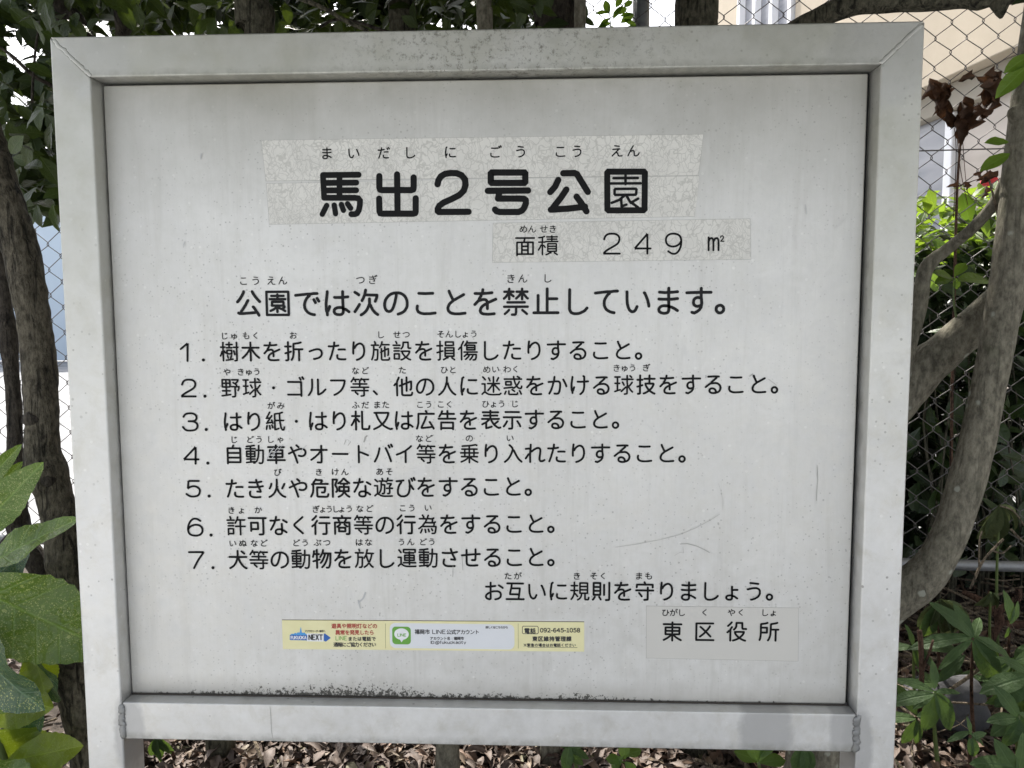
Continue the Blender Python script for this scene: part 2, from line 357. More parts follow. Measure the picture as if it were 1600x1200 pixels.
def littermat():
    m, nt, bs, nd, lk = newmat('leaf_litter'); g = N(nt, 'ShaderNodeNewGeometry').outputs['Random Per Island']
    c = ramp(nt, g, [(0, (.05, .032, .024)), (.25, (.115, .078, .06)), (.5, (.165, .12, .095)), (.72, (.09, .055, .038)), (.86, (.22, .115, .06)), (.95, (.30, .24, .17)), (1, (.16, .17, .06))]).outputs[0]
    c = mixc(nt, .4, c, ramp(nt, noise_(nt, coord(nt), 90, 4), [(.3, (.04, .028, .022)), (.7, (.23, .18, .145))]).outputs[0])
    lk.new(c, bs.inputs['Base Color']); bs.inputs['Roughness'].default_value = .65; return m
M_LITTER = littermat()
def soilmat(name, a, b, s=12, bd=.02):
    m, nt, bs, nd, lk = newmat(name); co = coord(nt); n1 = noise_(nt, co, s, 8, .7); n2 = noise_(nt, co, s * .08, 4)
    c = ramp(nt, n1, [(.3, a), (.7, b)]).outputs[0]
    c = mixc(nt, ramp(nt, n2, [(.4, 0), (.65, .5)]).outputs[0], c, tuple((x + y) * .36 for x, y in zip(a, b)))
    lk.new(c, bs.inputs['Base Color']); bs.inputs['Roughness'].default_value = .92
    bump(nt, bs, n1, .6, bd); return m
M_SOIL = soilmat('dark_soil', (.03, .022, .016), (.085, .065, .048), 22)
M_PAVE = soilmat('pale_concrete_ground', (.36, .37, .385), (.50, .515, .53), 30, .003)
M_LOT = soilmat('pale_gravel_lot', (.10, .10, .105), (.42, .43, .44), 2.2, .02)
M_KERB = soilmat('kerb_concrete', (.26, .25, .24), (.40, .39, .37), 40, .003)
M_GALV = soilmat('galvanised_steel', (.22, .225, .23), (.36, .365, .37), 60, .0005)
M_GALV.node_tree.nodes['Principled BSDF'].inputs['Metallic'].default_value = .5
M_GALV.node_tree.nodes['Principled BSDF'].inputs['Roughness'].default_value = .5
M_WIRE = flatmat('chain_link_wire', (.13, .12, .115), .5, .3)

# ---------------------------------------------------------------- ground and large structure
def sheet(name, x0, x1, y0, y1, z, mat, n=1):
    mb = MB(); v = [(x0 + (x1 - x0) * i / n, y0 + (y1 - y0) * j / n, z) for j in range(n + 1) for i in range(n + 1)]
    mb.add(v, [(j * (n + 1) + i, j * (n + 1) + i + 1, (j + 1) * (n + 1) + i + 1, (j + 1) * (n + 1) + i) for j in range(n) for i in range(n)])
    return tag(mb.obj(name, mat), kind='structure')
sheet('ground', -400, 400, 1.45, 700, -.03, M_LOT)
sheet('pavement', -400, 400, -400, -.20, -.42, M_PAVE)
# planting bed: gently uneven soil with a far edge that runs under the lot
mb = MB(); nx, ny = 70, 36; vv = []
for j in range(ny + 1):
    for i in range(nx + 1):
        x = -4 + 8 * i / nx; y = -.08 + 1.58 * j / ny
        vv.append((x, y, .02 * noise.noise(Vector((x * 3, y * 3, 0))) + .006 * noise.noise(Vector((x * 15, y * 15, 2))) - (.06 if j == ny else 0)))
mb.add(vv, [(j * (nx + 1) + i, j * (nx + 1) + i + 1, (j + 1) * (nx + 1) + i + 1, (j + 1) * (nx + 1) + i) for j in range(ny) for i in range(nx)])
tag(mb.obj('soil', M_SOIL), kind='structure')
def zsoil(x, y): return .02 * noise.noise(Vector((x * 3, y * 3, 0))) + .006 * noise.noise(Vector((x * 15, y * 15, 2)))
kerb = empty('kerb', 'concrete kerb blocks holding the planting bed in front of the notice board', 'kerb', (0, -.14, -.42))
for i in range(14):
    x = -4.2 + i * .6
    v, f = prism([(x + .004, .0), (x + .596, .0), (x + .596, .45), (x + .004, .45)], -.06, .06)
    bevelled('kerb_block', v, f, M_KERB, kerb, .008, 2)

# ---------------------------------------------------------------- building on the right, seen through the fence
M_CREAM = soilmat('cream_render', (.45, .385, .295), (.50, .43, .335), 9, .002)
M_SOFF = flatmat('grey_soffit', (.30, .27, .22), .7); M_WHITE = flatmat('white_painted_metal', (.8, .8, .82), .4)
def glassy(name, a, b, rough=.25):
    m, nt, bs, nd, lk = newmat(name); co = coord(nt)
    c = mixc(nt, ramp(nt, noise_(nt, co, 1.6, 3, .5, 1.0, stretch=(1, .5, 3)), [(.35, 0), (.65, 1)]).outputs[0], a, b); lk.new(c, bs.inputs['Base Color'])
    bs.inputs['Roughness'].default_value = rough; return m
M_G1 = glassy('grey_blue_frosted_pane', (.20, .21, .24), (.33, .33, .35)); M_G2 = glassy('beige_frosted_pane', (.38, .33, .28), (.50, .44, .39), .4)
VPX = 632.0; D = 3.2                           # the facade runs away from us; px columns give distances along it
ang = math.atan((VPX - 800) / FPX) - YAW       # heading of the facade, measured from +Y towards +X
uv_ = Vector((sin(ang), cos(ang), 0)); nn = Vector((cos(ang), -sin(ang), 0))
bld = empty('apartment_building', 'cream rendered building side with frosted panes and white mullion beyond the mesh fence', 'building', (CAM + nn * D) * 1.0, rz=-ang)
bld.location.z = 0
def along(px): return D * FPX / math.sqrt(1) / (px - VPX)     # local y of a picture column
za = CAM.z + .45 * D
def bpart(name, x0, x1, y0, y1, z0, z1, mat, bev=.006):
    v, f = prism([(x0, z0), (x1, z0), (x1, z1), (x0, z1)], y0, y1); return bevelled(name, v, f, mat, bld, bev, 2, smooth=False)
yend = 7.6
w0, w1, wz0, wz1 = along(1262), along(1166), 2.75, 4.6
bpart('upper_wall', 0, 1.2, -3.0, w0, za, 6.6, M_CREAM)
bpart('upper_wall', 0, 1.2, w1, yend, za, 6.6, M_CREAM)
bpart('upper_wall', .002, 1.2, w0 + .001, w1 - .001, za, wz0, M_CREAM)
bpart('upper_wall', .002, 1.2, w0 + .001, w1 - .001, wz1, 6.6, M_CREAM)
win = bpart('window', -.03, .06, w0 + .02, w1 - .02, wz0 + .02, wz0 + .08, M_WHITE)
for k in range(4):
    yy = w0 + .02 + (w1 - w0 - .10) * k / 3
    v, f = prism([(-.028, wz0 + .082), (.05, wz0 + .082), (.05, wz1 - .05), (-.028, wz1 - .05)], yy, yy + .06); bevelled('frame', v, f, M_WHITE, win, .004, 1)
for k in range(3):
    ya = w0 + .082 + (w1 - w0 - .10) * k / 3; yb_ = w0 + .018 + (w1 - w0 - .10) * (k + 1) / 3
    v, f = prism([(.03, wz0 + .082), (.04, wz0 + .082), (.04, wz1 - .05), (.03, wz1 - .05)], ya, yb_); bevelled('pane', v, f, M_G1, win, .001, 1)
bpart('lintel', .10, 1.2, -3.0, yend, za - .16, za - .003, M_SOFF)
ym = along(1508)
edges = [ym - 3.2, ym - 1.6, ym, ym + 1.6, ym + 3.2]
for k, e in enumerate(edges): bpart('mullion', .13, .23, e - .035, e + .035, .0, za - .163, M_WHITE, .008)
for k in range(4): bpart('frosted_pane', .17, .19, edges[k] + .037, edges[k + 1] - .037, .02, za - .165, M_G2 if k < 2 else M_G1, .002)
bpart('end_wall', .12, 1.2, edges[-1] + .04, yend, 0, za - .163, M_CREAM)
bpart('threshold', .05, 1.2, -3.0, yend, -.04, -.001, M_KERB)
pale = flatmat('pale_blue_cladding', (.56, .66, .76), .5)
lb = empty('pale_building', 'pale blue clad building across the bright lot at the left', 'building', (-7, 15, 0))
for k in range(16):
    x = -9 + k * 1.0
    v, f = prism([(x, 0), (x + .985, 0), (x + .985, 4.2), (x, 4.2)], 0, .3); bevelled('cladding_panel', v, f, pale, lb, .01, 1)
v, f = prism([(-9.1, 4.21), (7.1, 4.21), (7.1, 4.4), (-9.1, 4.4)], -.1, .5); bevelled('eave', v, f, M_SOFF, lb, .02, 1)
# red round sign half hidden by the right trunk
P = at(1546, 286, 2.1)
rs = empty('round_sign', 'small red round sign half hidden behind the right hand trunk', 'sign', (P.x, P.y, 0))
mb = MB(); n = 32; r = .034
mb.add([(r * cos(2 * pi * k / n), -.004, P.z + r * sin(2 * pi * k / n)) for k in range(n)] + [(r * cos(2 * pi * k / n), .004, P.z + r * sin(2 * pi * k / n)) for k in range(n)],
       [tuple(range(n - 1, -1, -1)), tuple(range(n, 2 * n))] + [(k, (k + 1) % n, n + (k + 1) % n, n + k) for k in range(n)])
mb.obj('disc', flatmat('red_enamel', (.7, .02, .03), .4), rs, smooth=False)
mb = MB(); tube(mb, [(0, .012, -.05), (0, .012, P.z)], [.008, .008], 10); mb.obj('pole', M_GALV, rs)

# ---------------------------------------------------------------- chain link fence behind the trees
fence = empty('chain_link_fence', 'dark wire chain link fence running behind the trees and the notice board', 'fence', (.2, 1.02, 0), rz=radians(-3.5))
a_, row_ = .0175, .0345
def zig(sgn, z0=.19, z1=2.05):
    mb = MB(); P = []; k = 0; z = z0
    while z < z1:
        s = sgn * (1 if k % 2 else -1)
        P += [Vector((s * (a_ + .0010), -.0019 * sgn, z - .0035)), Vector((s * (a_ + .0018), 0, z)), Vector((s * (a_ + .0010), .0019 * sgn, z + .0035))]; z += row_; k += 1
    # the wire sways a little
    P = [Vector((p.x + .0035 * noise.noise(Vector((p.z * 2.2, sgn, 0))) , p.y + .006 * noise.noise(Vector((p.z * 1.3, 3, 0))), p.z)) for p in P]
    tube(mb, P, [.00115] * len(P), 5); return mb.mesh('wire', M_WIRE)
zm = [zig(1), zig(-1)]
for i in range(128):
    o = link('wire', zm[i % 2], fence); o.location = (-2.15 + i * a_ * 2, 0, 0)
for zz, r in ((.195, .0135), (2.06, .017)):
    mb = MB(); tube(mb, [(-2.3, .0, zz), (0, 0, zz), (2.5, 0, zz)], [r] * 3, 14); mb.obj('fence_rail', M_GALV, fence)
mb = MB(); q = fence.matrix_basis.inverted()
zt_ = at(1500, 238, .98).z
tube(mb, [(-2.2, -.004, zt_ - .01), (0, -.004, zt_), (2.4, -.004, zt_ + .006)], [.0017] * 3, 6); mb.obj('tension_wire', M_WIRE, fence)
for x in (-2.25, .12, 2.38):
    mb = MB(); tube(mb, [(x, .02, -.1), (x, .02, 1), (x, .02, 2.1)], [.021] * 3, 16); mb.obj('fence_post', M_GALV, fence)

# ---------------------------------------------------------------- notice board
T, HO, DP, HR = .04661, .7603, .02158, .04814       # tube size, opening height, panel recess, bottom rail height
sign = empty('notice_board', 'aluminium park notice board with rules lettered in black on a silver panel', 'notice board', (0, 0, 0))
zt, zi, zb, zr = ZT, ZT - T, ZT - T - HO, ZT - T - HO - HR
for s in (-1, 1):
    v, f = prism([(s * .5, zt), (s * (.5 - T), zi), (s * (.5 - T), -.12), (s * .5, -.12)], 0, T)
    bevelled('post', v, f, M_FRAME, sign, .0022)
v, f = prism([(-.4998, zt), (.4998, zt), (.5 - T, zi + .0001), (-.5 + T, zi + .0001)], .0002, T - .0002)
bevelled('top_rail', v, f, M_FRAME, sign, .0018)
v, f = prism([(-.5 + T + .0004, zr), (-.5 + T + .0004, zb), (.5 - T - .0004, zb), (.5 - T - .0004, zr)], .0012, T - .0012)
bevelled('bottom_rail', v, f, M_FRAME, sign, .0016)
# panel: folded sheet with soft edges, an added black sheet darkens the gap
v, f = prism([(-.5 + T + .0016, zb + .0012), (.5 - T - .0046, zb + .0012), (.5 - T - .0046, zi - .0026), (-.5 + T + .0016, zi - .0026)], DP, DP + .006)
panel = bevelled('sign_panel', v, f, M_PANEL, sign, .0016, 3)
v, f = prism([(-.5 + T + .0002, zb + .0002), (.5 - T - .0002, zb + .0002), (.5 - T - .0002, zi - .0002), (-.5 + T + .0002, zi - .0002)], DP + .0068, DP + .012)
bevelled('gap_shade_sheet', v, f, M_GAP_SHADE, sign, .0005, 1)
# weld beads: mitres at the top, butt joints at the bottom
def bead(name, a, b, r, n, seed, y=-.0002, flat=.35):
    mb = MB(); P = []; R = []
    for i in range(n + 1):
        t = i / n; w = noise.noise(Vector((t * 9, seed, 0))) * r * .8 + noise.noise(Vector((t * 31, seed, 4))) * r * .4
        P.append((a[0] + (b[0] - a[0]) * t + w, y, a[1] + (b[1] - a[1]) * t + w * .5))
        R.append(r * 1.1 * (.85 + .12 * abs(sin(i * 1.9 + seed)) + .45 * noise.noise(Vector((i * .45, seed, 3)))) * (.5 if i in (0, n) else 1))
    tube(mb, P, R, 10, .18, 400, seed, flat=(y, flat)); return mb.obj(name, M_WELD if 'butt' in name else M_FRAME, sign)
bead('weld_seam', (-.4965, zt - .0035), (-.5 + T + .001, zi + .001), .0022, 34, 1, y=.0002, flat=.22)
bead('weld_seam', (.4965, zt - .0035), (.5 - T - .001, zi + .001), .0024, 34, 5, y=.0002, flat=.22)
bead('butt_weld', (-.5 + T - .0005, zb - .002), (-.5 + T - .0005, zr + .001), .0040, 26, 9, y=.0008, flat=.5)
bead('butt_weld', (.5 - T + .0008, zb - .001), (.5 - T + .0008, zr + .001), .0042, 26, 13, y=.0008, flat=.5)
# inner corner seals under the panel
for (xa, xb, m) in ((-.5 + T, .5 - T, M_GAP_SHADE),):
    mb = MB(); tube(mb, [(xa + .002 + (xb - xa - .004) * i / 80, DP - .0002, zb + .0006) for i in range(81)], [.0011 + .0006 * abs(noise.noise(Vector((i * .35, 0, 0)))) for i in range(81)], 6)
    mb.obj('sealant_line', flatmat('dirty_sealant', (.07, .06, .05), .9), sign)

def ribbon(mb, P, w, y, closed=False):
    """flat stroke of width w along 2D points P = (x, z), round ends"""
    P = [Vector(p) for p in P]; h = w / 2
    if len(P) == 1 or (len(P) == 2 and (P[0] - P[1]).length < 1e-7):
        mb.add([(P[0].x + h * cos(2 * pi * k / 18), y, P[0].y + h * sin(2 * pi * k / 18)) for k in range(18)], [tuple(range(18))]); return
    n = len(P); L = []; Rr = []
    for i in range(n):
        if closed: a = (P[i] - P[i - 1 if i else n - 2]).normalized(); b = (P[(i + 1) if i < n - 1 else 1] - P[i]).normalized()
        else:
            a = (P[i] - P[i - 1]).normalized() if i else None; b = (P[i + 1] - P[i]).normalized() if i < n - 1 else None
            if a is None: a = b
            if b is None: b = a
        t = (a + b); t = t.normalized() if t.length > 1e-6 else a
        nrm = Vector((-t.y, t.x)); c = max(.6, nrm.dot(Vector((-a.y, a.x))))
        L.append(P[i] + nrm * h / c); Rr.append(P[i] - nrm * h / c)
    vs_ = [(p.x, y, p.y) for p in L + Rr]
    mb.add(vs_, [(i, i + 1, n + i + 1, n + i) for i in range(n - 1)])
    if not closed:
        for p, d in ((P[0], (P[0] - P[1]).normalized()), (P[-1], (P[-1] - P[-2]).normalized())):
            s = Vector((-d.y, d.x)); k = 8
            yy = y if p is P[0] else y - 2.5e-6
            arc = [p + s * h * cos(pi * j / k) + d * h * sin(pi * j / k) for j in range(k + 1)]
            mb.add([(q.x, yy, q.y) for q in arc], [tuple(range(k + 1))])
def stroke(mb, P, w, y0, idx):
    """split at sharp corners; every piece sits 6 micrometres proud of the one before"""
    pcs = [[P[0]]]
    for i in range(1, len(P)):
        pcs[-1].append(P[i])
        if i < len(P) - 1:
            a = Vector(P[i]) - Vector(P[i - 1]); b = Vector(P[i + 1]) - Vector(P[i])
            if a.length > 1e-9 and b.length > 1e-9 and a.angle(b) > .95: pcs.append([P[i]])
    if len(P) == 1: pcs = [[P[0]]]
    for pc in pcs:
        ribbon(mb, pc, w, y0 - idx[0] * 6e-6, closed=len(pcs) == 1 and len(P) > 3 and (Vector(P[0]) - Vector(P[-1])).length < 1e-6); idx[0] = (idx[0] + 1) % 24
# centre lines of the rounded letters, x and y in two hundredths of the letter box
GLYPHS = {
 '-': [[16,79,52,79]],
 '0': [[89,111,89,88,88,74,84,55,79,44,75,39,71,34,65,31,57,29,47,29,39,32,32,39,27,47,22,57,18,84,18,111,22,137,28,150,32,156,42,163,49,165,62,164,68,162,76,155,84,140,87,127,89,111]],
 '1': [[57,158,58,32],[57,158,29,154],[87,31,24,31]],
 '2': [[18,152,27,159,36,164,42,165,60,164,69,160,76,152,80,143,82,132,80,115,71,93,54,69,30,45],[90,31,18,31],[35,38,36,38,35,39,35,38]],
 '4': [[94,71,15,72],[15,72,18,86,48,133,61,155,73,160,74,159,74,32]],
 '5': [[15,41,27,33,36,30,52,29,61,30,68,33,73,36,82,47,87,61,87,78,85,89,79,99,70,107,59,111,45,110,31,107,26,107,25,109,29,162,82,162]],
 '6': [[27,97,28,98,27,98,27,97],[76,163,60,165,48,162,39,157,33,151,26,139,22,124,19,108,19,82,22,64,24,56,30,44,35,38,45,31,58,28,69,30,77,35,86,48,89,56,90,67,89,84,87,91,82,98,77,102,70,106,58,108,43,104]],
 '8': [[42,102,23,82,19,76,17,64,18,51,23,41,32,34,41,29,60,28,67,29,78,35,85,43,87,48,90,59,89,65,87,73,84,79,76,88,61,97,48,101,36,109,29,117,25,124,24,131,24,136,25,147,33,158,41,163,48,165,56,166,66,164,74,160,79,154,84,144,85,137,85,127,79,112,71,103,67,96]],
 '9': [[88,104,76,101,70,94,58,88,43,86,30,91,25,96,22,101,18,114,18,135,22,148,25,154,30,159,38,164,55,165,67,161,77,151,84,138,88,116,88,104],[88,104,88,87,84,64,76,47,67,36,55,30,45,29,34,30,21,36]],
 '@': [[110,58,103,55,92,46,82,43,76,43,68,48,63,54,61,71,63,84,68,96,73,103,80,109,89,112,96,113,102,112,109,106,116,103],[120,113,115,96,112,73,112,52,116,46,122,42,132,41,140,43,147,47,155,55,162,69,166,86,164,112,156,133,147,145,130,156,116,161,101,162,81,159,69,156,58,149,44,138,33,126,24,109,19,89,17,64,21,43,28,25,40,12,49,5,74,1,101,1,120,4]],
 'A': [[88,77,81,76,28,76],[12,30,24,69,30,84,30,90,52,161,55,162,62,162,64,161,86,91,87,84,92,72,104,32,105,30]],
 'D': [[64,32,29,31,28,33,28,161,30,162,59,162,70,161,82,158,90,153,98,146,107,131,110,122,112,105,112,90,110,73,107,65,101,53,87,39,80,36,64,32]],
 'E': [[95,31,30,31,28,33,28,161,30,162,93,162],[28,101,83,101]],
 'F': [[83,98,28,98],[93,162,30,162,28,161,28,33]],
 'I': [[28,161,28,33]],
 'K': [[110,30,69,104,64,109],[28,161,28,33],[43,91,55,106],[116,170,105,166,101,162,69,123]],
 'L': [[92,31,28,32,28,161]],
 'N': [[99,42,84,72,50,131,41,151],[113,40,112,161],[27,154,27,32]],
 'O': [[96,158,101,155,110,145,117,132,121,121,123,94,121,74,116,61,109,47,101,39,93,34,77,29,66,29,56,32,48,36,38,43,32,52,25,64,22,78,21,87,21,108,24,125,27,135,33,146,39,152,49,159,56,162,69,164,81,164,89,162,96,158]],
 'T': [[58,33,58,161],[102,162,13,162]],
 'U': [[112,161,112,91,112,74,109,59,105,48,96,38,90,33,75,29,56,31,45,36,39,41,33,52,30,62,28,76,27,161]],
 'X': [[16,29,48,91,62,106,92,164],[95,29,60,94,48,108,20,162]],
 'a': [[84,46,73,41,69,37,58,31,39,29,30,32,24,37,22,41,20,50,21,61,23,65,33,75,48,81,61,84,84,86],[26,119,42,126,61,127,72,123,79,116,82,108,84,99,84,52,86,32]],
 'c': [[84,37,76,32,60,29,45,31,37,36,27,47,21,59,19,71,19,84,21,96,27,108,36,119,45,124,56,127,69,126,81,121]],
 'f': [[46,178,38,174,35,171,31,162,29,150,29,32],[53,125,13,124]],
 'i': [[27,167],[26,123,26,33]],
 'k': [[26,173,26,32],[92,29,63,78,57,84],[41,70,59,92,60,94,83,124,86,127]],
 'o': [[89,111,92,106,96,92,98,85,98,71,95,58,87,42,76,33,69,30,58,29,48,30,41,33,35,37,30,43,27,47,21,60,19,71,19,84,23,102,31,115,37,121,45,125,55,127,62,127,72,125,77,123,84,118,89,111]],
 't': [[12,124,59,125],[31,154,30,117,30,54,31,44,34,37,41,31,47,29,62,30]],
 'u': [[92,31,91,123],[25,123,25,60,27,45,30,39,40,31,46,29,55,30,69,34,79,44,91,49]],
 'y': [[14,126,47,36],[46,5,48,8,52,26,59,38,87,126]],
 '※': [[152,99,152,100],[33,34,161,166],[97,157,96,157],[33,166,161,34],[97,42]],
 '、': [[23,57,28,52,51,28]],
 '。': [[47,65,52,62,59,55,62,45,61,33,56,26,48,19,42,17,33,17,27,19,24,21,17,28,14,34,13,43,15,54,21,61,30,66,41,67,47,65]],
 'あ': [[116,22,132,26,149,36,157,44,161,50,167,66,167,84,161,98,149,109,136,115,120,118,100,117,82,114,69,105,61,102,52,96,39,82,30,64,28,46,32,38,38,33,50,32,61,35,72,41,81,43],[127,135,131,129],[140,134,131,129],[35,151,57,150,113,152,149,158],[85,34,81,43,78,61,75,92,77,136,81,160,81,175],[131,129,128,117,124,109,124,106,108,76,92,56]],
 'い': [[96,64,87,44,79,35,69,32,62,33,55,38,49,44,42,59,36,82,34,106,33,155],[169,66,168,75,162,101,150,132,142,148,140,149]],
 'う': [[72,24,80,24,105,32,127,46,135,54,144,69,147,81,146,103,142,111,136,118,130,121,118,126,99,126,85,125,45,115,42,115],[64,171,67,171,131,164]],
 'え': [[168,26,135,24,124,26,118,32,116,36,107,67,102,71,98,73,81,73,74,68,35,26],[43,120,126,126,136,124],[129,164,80,170,69,172],[116,112,90,86]],
 'お': [[30,139,64,139,111,146],[175,129,172,132,142,152],[110,26,121,28,138,33,149,41,156,49,158,55,159,71,157,81,152,88,146,93,134,98,125,99,98,98,78,94,69,89],[69,89,70,176],[69,86,70,64,70,41,69,33,66,28,61,26,50,28,43,31,37,34,30,43,28,49,30,59,33,66,44,76,56,84,69,86]],
 'か': [[23,128,59,130,79,133,104,133,112,131,120,123,122,118,123,104,122,84,119,57,112,36,105,29,93,26,74,28],[74,172,70,139,65,123,59,99,45,57,30,28],[176,91,169,111,152,145,149,149]],
 'が': [[149,178,158,161],[72,172,68,139,62,123,56,96,42,56,27,27],[72,27,90,25,98,26,103,29,109,36,116,55,120,86,120,112,116,124,111,129,102,132,79,132,21,127],[172,185,181,168],[146,147,149,143,166,109,174,89]],
 'き': [[109,72,133,70,138,70,139,74,137,81,127,100,125,106,117,119,116,125,111,139,110,146,105,158,102,174],[38,111,89,110,133,114,159,119],[147,159,119,153,89,151,42,152],[134,24,102,21,78,22,66,25,56,29,48,36,44,49,44,61,48,72]],
 'ぎ': [[34,152,81,150,112,152,136,158],[40,71,36,57,37,43,42,34,48,29,62,23,84,21,116,22,127,24],[101,72,126,69,130,69,131,73,129,81,119,99,118,106,109,118,109,124,103,139,102,145,97,158,95,174],[145,178,155,159],[166,186,176,168],[31,111,84,109,125,113,150,119]],
 'く': [[122,29,57,88,53,92,50,101,52,108,56,113,102,152,123,171]],
 'け': [[53,81,45,54],[38,170,38,166,31,117,30,85,32,58,38,43,39,31],[139,172,139,86,136,62,130,46,125,39,113,26,106,22],[172,132,133,129,107,128,83,129],[132,177,139,172]],
 'こ': [[43,76,41,64,41,56,43,49,49,39,62,32,72,29,86,27,124,28,155,32],[53,155,95,153,141,155]],
 'ご': [[151,30,129,26,92,24,75,26,56,31,46,37,39,47,38,52,39,77],[138,153,98,151,49,153],[159,159,150,176],[171,185,180,168]],
 'さ': [[107,174,113,155,113,148,121,135,122,128,129,114,141,93,143,84,142,81,109,84],[37,141,60,139,100,139,129,142,160,149],[139,26,122,24,81,24,61,29,53,35,45,45,44,59,45,69,49,82]],
 'し': [[163,57,150,42,141,36,125,28,114,24,102,22,85,22,76,24,64,30,57,41,54,52,55,171]],
 'じ': [[53,169,51,80,52,50,55,38,62,28,75,22,82,21,101,21,122,26,136,33,147,41,161,56],[152,144,141,163,139,165],[115,154,126,134]],
 'す': [[25,147,107,149,173,149],[58,26,73,22,90,31,104,42,113,56,118,82,113,121,113,174],[113,114,93,118,84,116,78,113,72,108,68,101,66,86,69,76,71,72,81,65,93,63,115,69]],
 'せ': [[18,117,50,119,68,122,121,127,171,129],[135,171,135,117,133,87,131,79,129,76,124,75,109,76,104,76],[150,31,122,28,90,28,74,31,64,36,61,42,59,49,58,67,58,164]],
 'そ': [[163,108,136,108,111,106,104,104,65,102,58,100,26,97],[75,116,120,154],[77,109,78,109,78,110,77,110,77,109],[58,165,107,168,139,167],[134,23,112,24,99,28,92,31,85,36,80,42,78,48,76,59,78,72,84,82,93,92]],
 'た': [[169,29,161,28,129,28,110,32,102,38,98,48,99,64],[166,113,161,114,125,114,111,113],[110,148,92,144,49,140,26,141],[75,174,73,152,67,134,67,126,48,62,35,29]],
 'だ': [[21,138,24,138,56,138,104,145],[29,25,39,50,59,117,61,131,67,148,69,170],[93,62,92,50,93,40,96,35,102,30,110,27,128,24,162,26],[177,155,166,173],[154,147,145,164],[105,110,142,112,159,111]],
 'ち': [[145,152,119,148,84,145,42,144,28,146],[47,71,51,78,64,126,65,138,70,154,71,174],[54,84,67,87,77,93,92,98,110,101,125,100,136,97,146,92,152,84,156,73,156,60,153,50,147,41,142,37,130,30,107,24,89,23,70,24]],
 'っ': [[82,28,92,28,121,36,132,41,141,47,148,54,152,61,156,72,156,88,152,100,146,108,138,113,132,116,118,118,106,117,82,112,43,98]],
 'つ': [[76,36,87,36,107,40,130,48,139,52,152,63,161,76,167,93,167,108,164,118,161,126,153,134,146,139,135,144,124,146,103,145,84,141,61,134,28,123,24,123]],
 'て': [[143,27,130,29,115,34,103,41,93,49,87,59,82,71,81,88,82,101,85,111,95,128,105,141,113,146],[163,161,139,160,123,157,95,157,26,149]],
 'で': [[112,144,104,139,95,129,85,111,81,99,79,87,81,69,86,57,93,48,104,38,113,33,124,29,138,26,142,26],[24,148,101,156,123,156,138,159,162,159],[172,111,161,129],[150,102,140,121]],
 'と': [[55,168,60,154,80,112],[147,146,94,116,87,114,59,90,52,79,47,64,48,52,52,43,62,34,73,29,90,26,119,26,155,30]],
 'ど': [[137,141,88,113,81,111,61,94,52,86,44,72,42,63,43,48,47,39,56,32,67,27,85,24,116,24,147,27,150,28],[75,110,50,164],[149,172,158,154],[171,179,181,162]],
 'な': [[165,39,147,52,141,56,135,57,121,64,109,66,90,65,78,60,73,54,71,50,70,41,72,33,75,29,84,23,98,21,115,23,121,27,124,31,127,42,125,113],[104,149,85,145,58,141,27,141],[77,174,73,151,65,135,64,126,57,110,33,66,30,62],[138,146,169,127]],
 'に': [[87,72,86,62,87,49,91,42,99,37,118,33,145,33,167,36],[38,24,36,41,32,52,32,58,31,98,41,168],[50,174,41,168],[95,150,105,149,150,149,161,150],[53,75,45,53]],
 'ぬ': [[35,152,43,124,46,121,50,105,59,86,67,71],[46,121,55,124,68,134,82,141,109,146,132,143,146,136,154,127,158,121,161,114,164,99,164,82,161,64,155,47,146,35,136,29,130,28,119,28,112,30,104,36,102,42,102,54,107,61,113,65,120,67,136,66,147,62,153,61,163,50,167,49,170,47,178,39],[104,172,104,153,96,108,88,86,81,71,72,60,70,54,64,47,52,37,43,34,36,34,30,37,25,41,22,50,22,69,26,86,38,108]],
 'の': [[109,26,128,32,144,41,152,49,162,64,166,75,167,86,167,101,165,115,159,128,152,139,139,150,127,156,115,159,106,159,99,158],[99,158,99,142,90,101,79,68,71,54,62,45,53,42,44,44,39,46,32,54,27,64,25,72,24,82,25,96,30,114,37,126,50,141,64,151,72,154,85,158,98,159,99,158]],
 'は': [[84,134,90,133,130,133,169,137],[51,77,51,74,42,51],[36,24,35,39,31,49,30,57,29,95,33,129,38,162,38,170],[136,170,136,109,138,55,137,40,134,34,130,29,122,26,116,25,100,26,93,28,85,32,81,39,79,46,81,56,87,63,100,69,118,70,130,69,145,60,153,59,174,43]],
 'ひ': [[30,154,67,157,85,161,90,161,95,158],[70,146,54,124,44,102,38,80,38,54,41,45,45,38,58,27,69,23,77,22,92,22,106,26,120,36,130,48,137,66,139,76,141,95,141,114,143,128,136,162],[173,86,161,101,153,116]],
 'び': [[173,181,181,163],[66,142,50,121,41,101,35,76,35,52,37,43,42,34,55,24,65,20,88,19,106,25,116,32,127,46,133,63,136,79,138,92,137,111,139,125,133,159],[25,151,63,154,82,158,85,158],[153,174,161,155],[169,83,161,92,149,114]],
 'ふ': [[57,69,50,63,22,41,19,39],[81,169,103,158,116,149,118,144,114,137],[176,42,171,56,156,84,150,91],[82,109,93,96,112,72,117,59,118,51,118,41,114,33,110,29,98,26,83,26,69,28]],
 'ぶ': [[16,38,50,65],[78,107,86,98,107,71,113,57,114,49,113,39,108,30,102,26,96,24,69,25,64,26],[109,134,113,142,112,148,98,157,78,168],[156,132,146,150],[167,158,178,140],[172,41,167,52,158,71,149,87,146,90]],
 'へ': [[25,79,39,95,66,132,74,139,82,140,90,137,97,130,144,74,171,46]],
